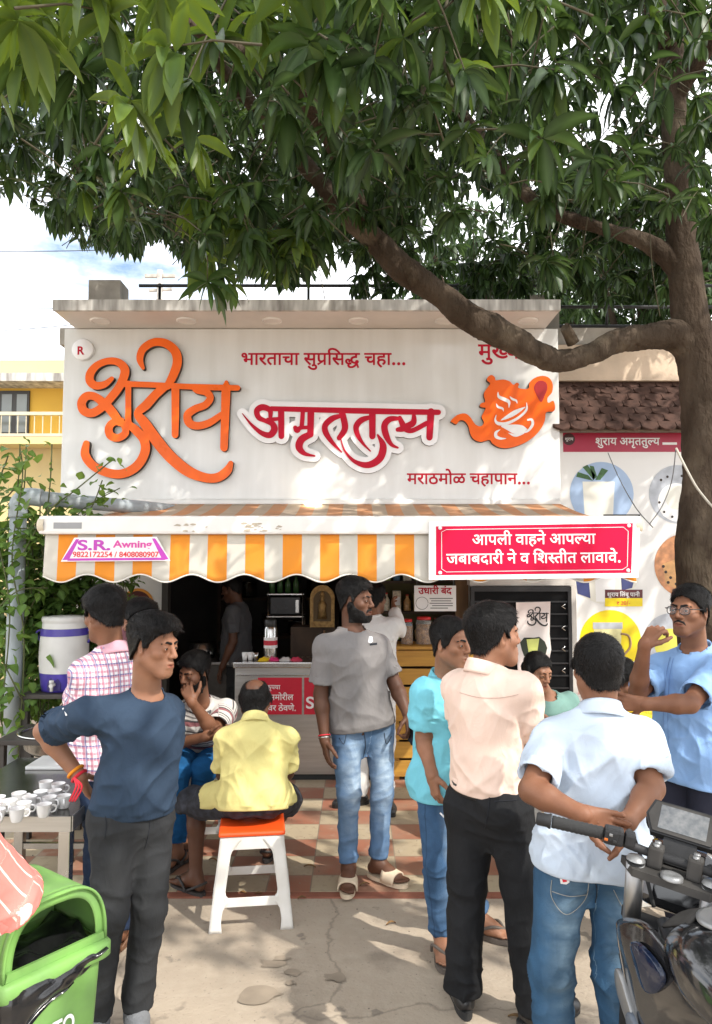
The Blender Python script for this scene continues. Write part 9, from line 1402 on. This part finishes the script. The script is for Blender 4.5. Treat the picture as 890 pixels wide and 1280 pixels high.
for s in (-1, 1):
    o = side_panel(s, [(.13, .80), (.10, .87), (-.06, .93), (-.22, .90), (-.36, .84), (-.30, .72), (-.14, .60), (.0, .50), (.07, .52), (.11, .64)], .125, .035, 'shroud', pbk)
    side_panel(s, [(.10, .66), (.08, .74), (-.02, .62), (-.16, .50), (-.20, .46), (-.16, .44), (-.02, .52)], .158, .008, 'shroud_trim', silver, o)
    side_panel(s, [(.03, .60), (.01, .66), (-.06, .60), (-.16, .50), (-.12, .49)], .170, .006, 'shroud_inlay', M('grey_blue_inlay', (.10, .12, .15), rough=.5), o)
    side_panel(s, [(-.02, .86), (-.08, .89), (-.18, .87), (-.14, .80), (-.06, .77)], .158, .010, 'sky_reflection', M('painted_sky_reflection', (.008, .014, .035), rough=.08), o)  # dark blue panel painting a sky reflection onto the shroud
    side_panel(s, [(-.45, .80), (-.6, .82), (-.95, .86), (-1.0, .80), (-.75, .70), (-.52, .62)], .10, .03, 'tail_panel', pbk)
mb = MB(); mb.box((0, .07, .62), (.24, .05, .26), bev=.006, rx=R(-10)); o = bpart(mb, 'radiator', M('radiator_black', (.03, .03, .03), rough=.6, stretch=(1, 1, 80), var=.6)); mb = MB(); mb.box((0, .098, .62), (.255, .008, .28), rx=R(-10)); bpart(mb, 'radiator_guard', mbk, o)
mb = MB(); mb.box((0, -.22, .45), (.20, .36, .28), bev=.04); mb.box((0, -.02, .56), (.16, .16, .22), bev=.03, rx=R(-25)); mb.lathe([(0, -.14), (.085, -.14), (.09, -.12), (.09, .12), (.085, .14), (0, .14)], (0, -.32, .42), 28, axis=(1, 0, 0)); bpart(mb, 'engine', M('engine_casing', (.05, .05, .05), rough=.5, metal=.5, var=.3))
mb = MB()
for s in (-1, 1): mb.tube([(s*.04, -.0, .90), (s*.11, -.25, .72), (s*.10, -.52, .50), (s*.08, -.54, .36)], .018, 10); mb.tube([(s*.04, .0, .88), (s*.10, .0, .60), (s*.09, -.18, .32)], .016, 10); mb.tube([(s*.09, -.42, .70), (s*.10, -.7, .74), (s*.06, -1.0, .82)], .014, 10)
bpart(mb, 'frame', M('frame_tube_black', (.03, .03, .032), rough=.4))
mb = MB(); mb.tube([(-.09, -.52, .40), (-.11, -.8, .36), (-.10, -1.02, .31)], .024, 10); mb.tube([(.09, -.52, .40), (.11, -.8, .36), (.10, -1.02, .31)], .024, 10); bpart(mb, 'swingarm', alu)
mb = MB(); loft(mb, [sect(-.50, .83, .07, .02), sect(-.54, .835, .11, .035), sect(-.72, .83, .14, .04), sect(-.86, .865, .12, .04), sect(-.92, .90, .11, .04), sect(-1.12, .93, .09, .03), sect(-1.16, .93, .05, .015)]); bpart(mb, 'seat', mbk)
mb = MB(); mb.tube(spline([(.05, -.04, .45), (.08, .02, .32), (.10, -.15, .22), (.12, -.5, .26)], 5), .02, 10); mb.tube([(.13, -.5, .26), (.16, -.8, .36), (.17, -1.0, .46)], [.03, .05, .048], 14); bpart(mb, 'exhaust', M('dull_exhaust', (.10, .10, .10), rough=.5, metal=.8))
mb = MB(); mb.tube([(-.10, -.38, .32), (-.22, -.44, .33)], .014, 8); mb.tube([(-.10, -.30, .28), (-.26, -.26, .03)], .012, 8); bpart(mb, 'side_stand', mbk)
mb = MB(); mb.grid(lambda u, v: ((v-.5)*.15, -1.02-.33*math.cos(R(40+90*u)), .31+.345*math.sin(R(40+90*u))), 12, 4); bpart(mb, 'rear_fender', mbk, None, False, .006)
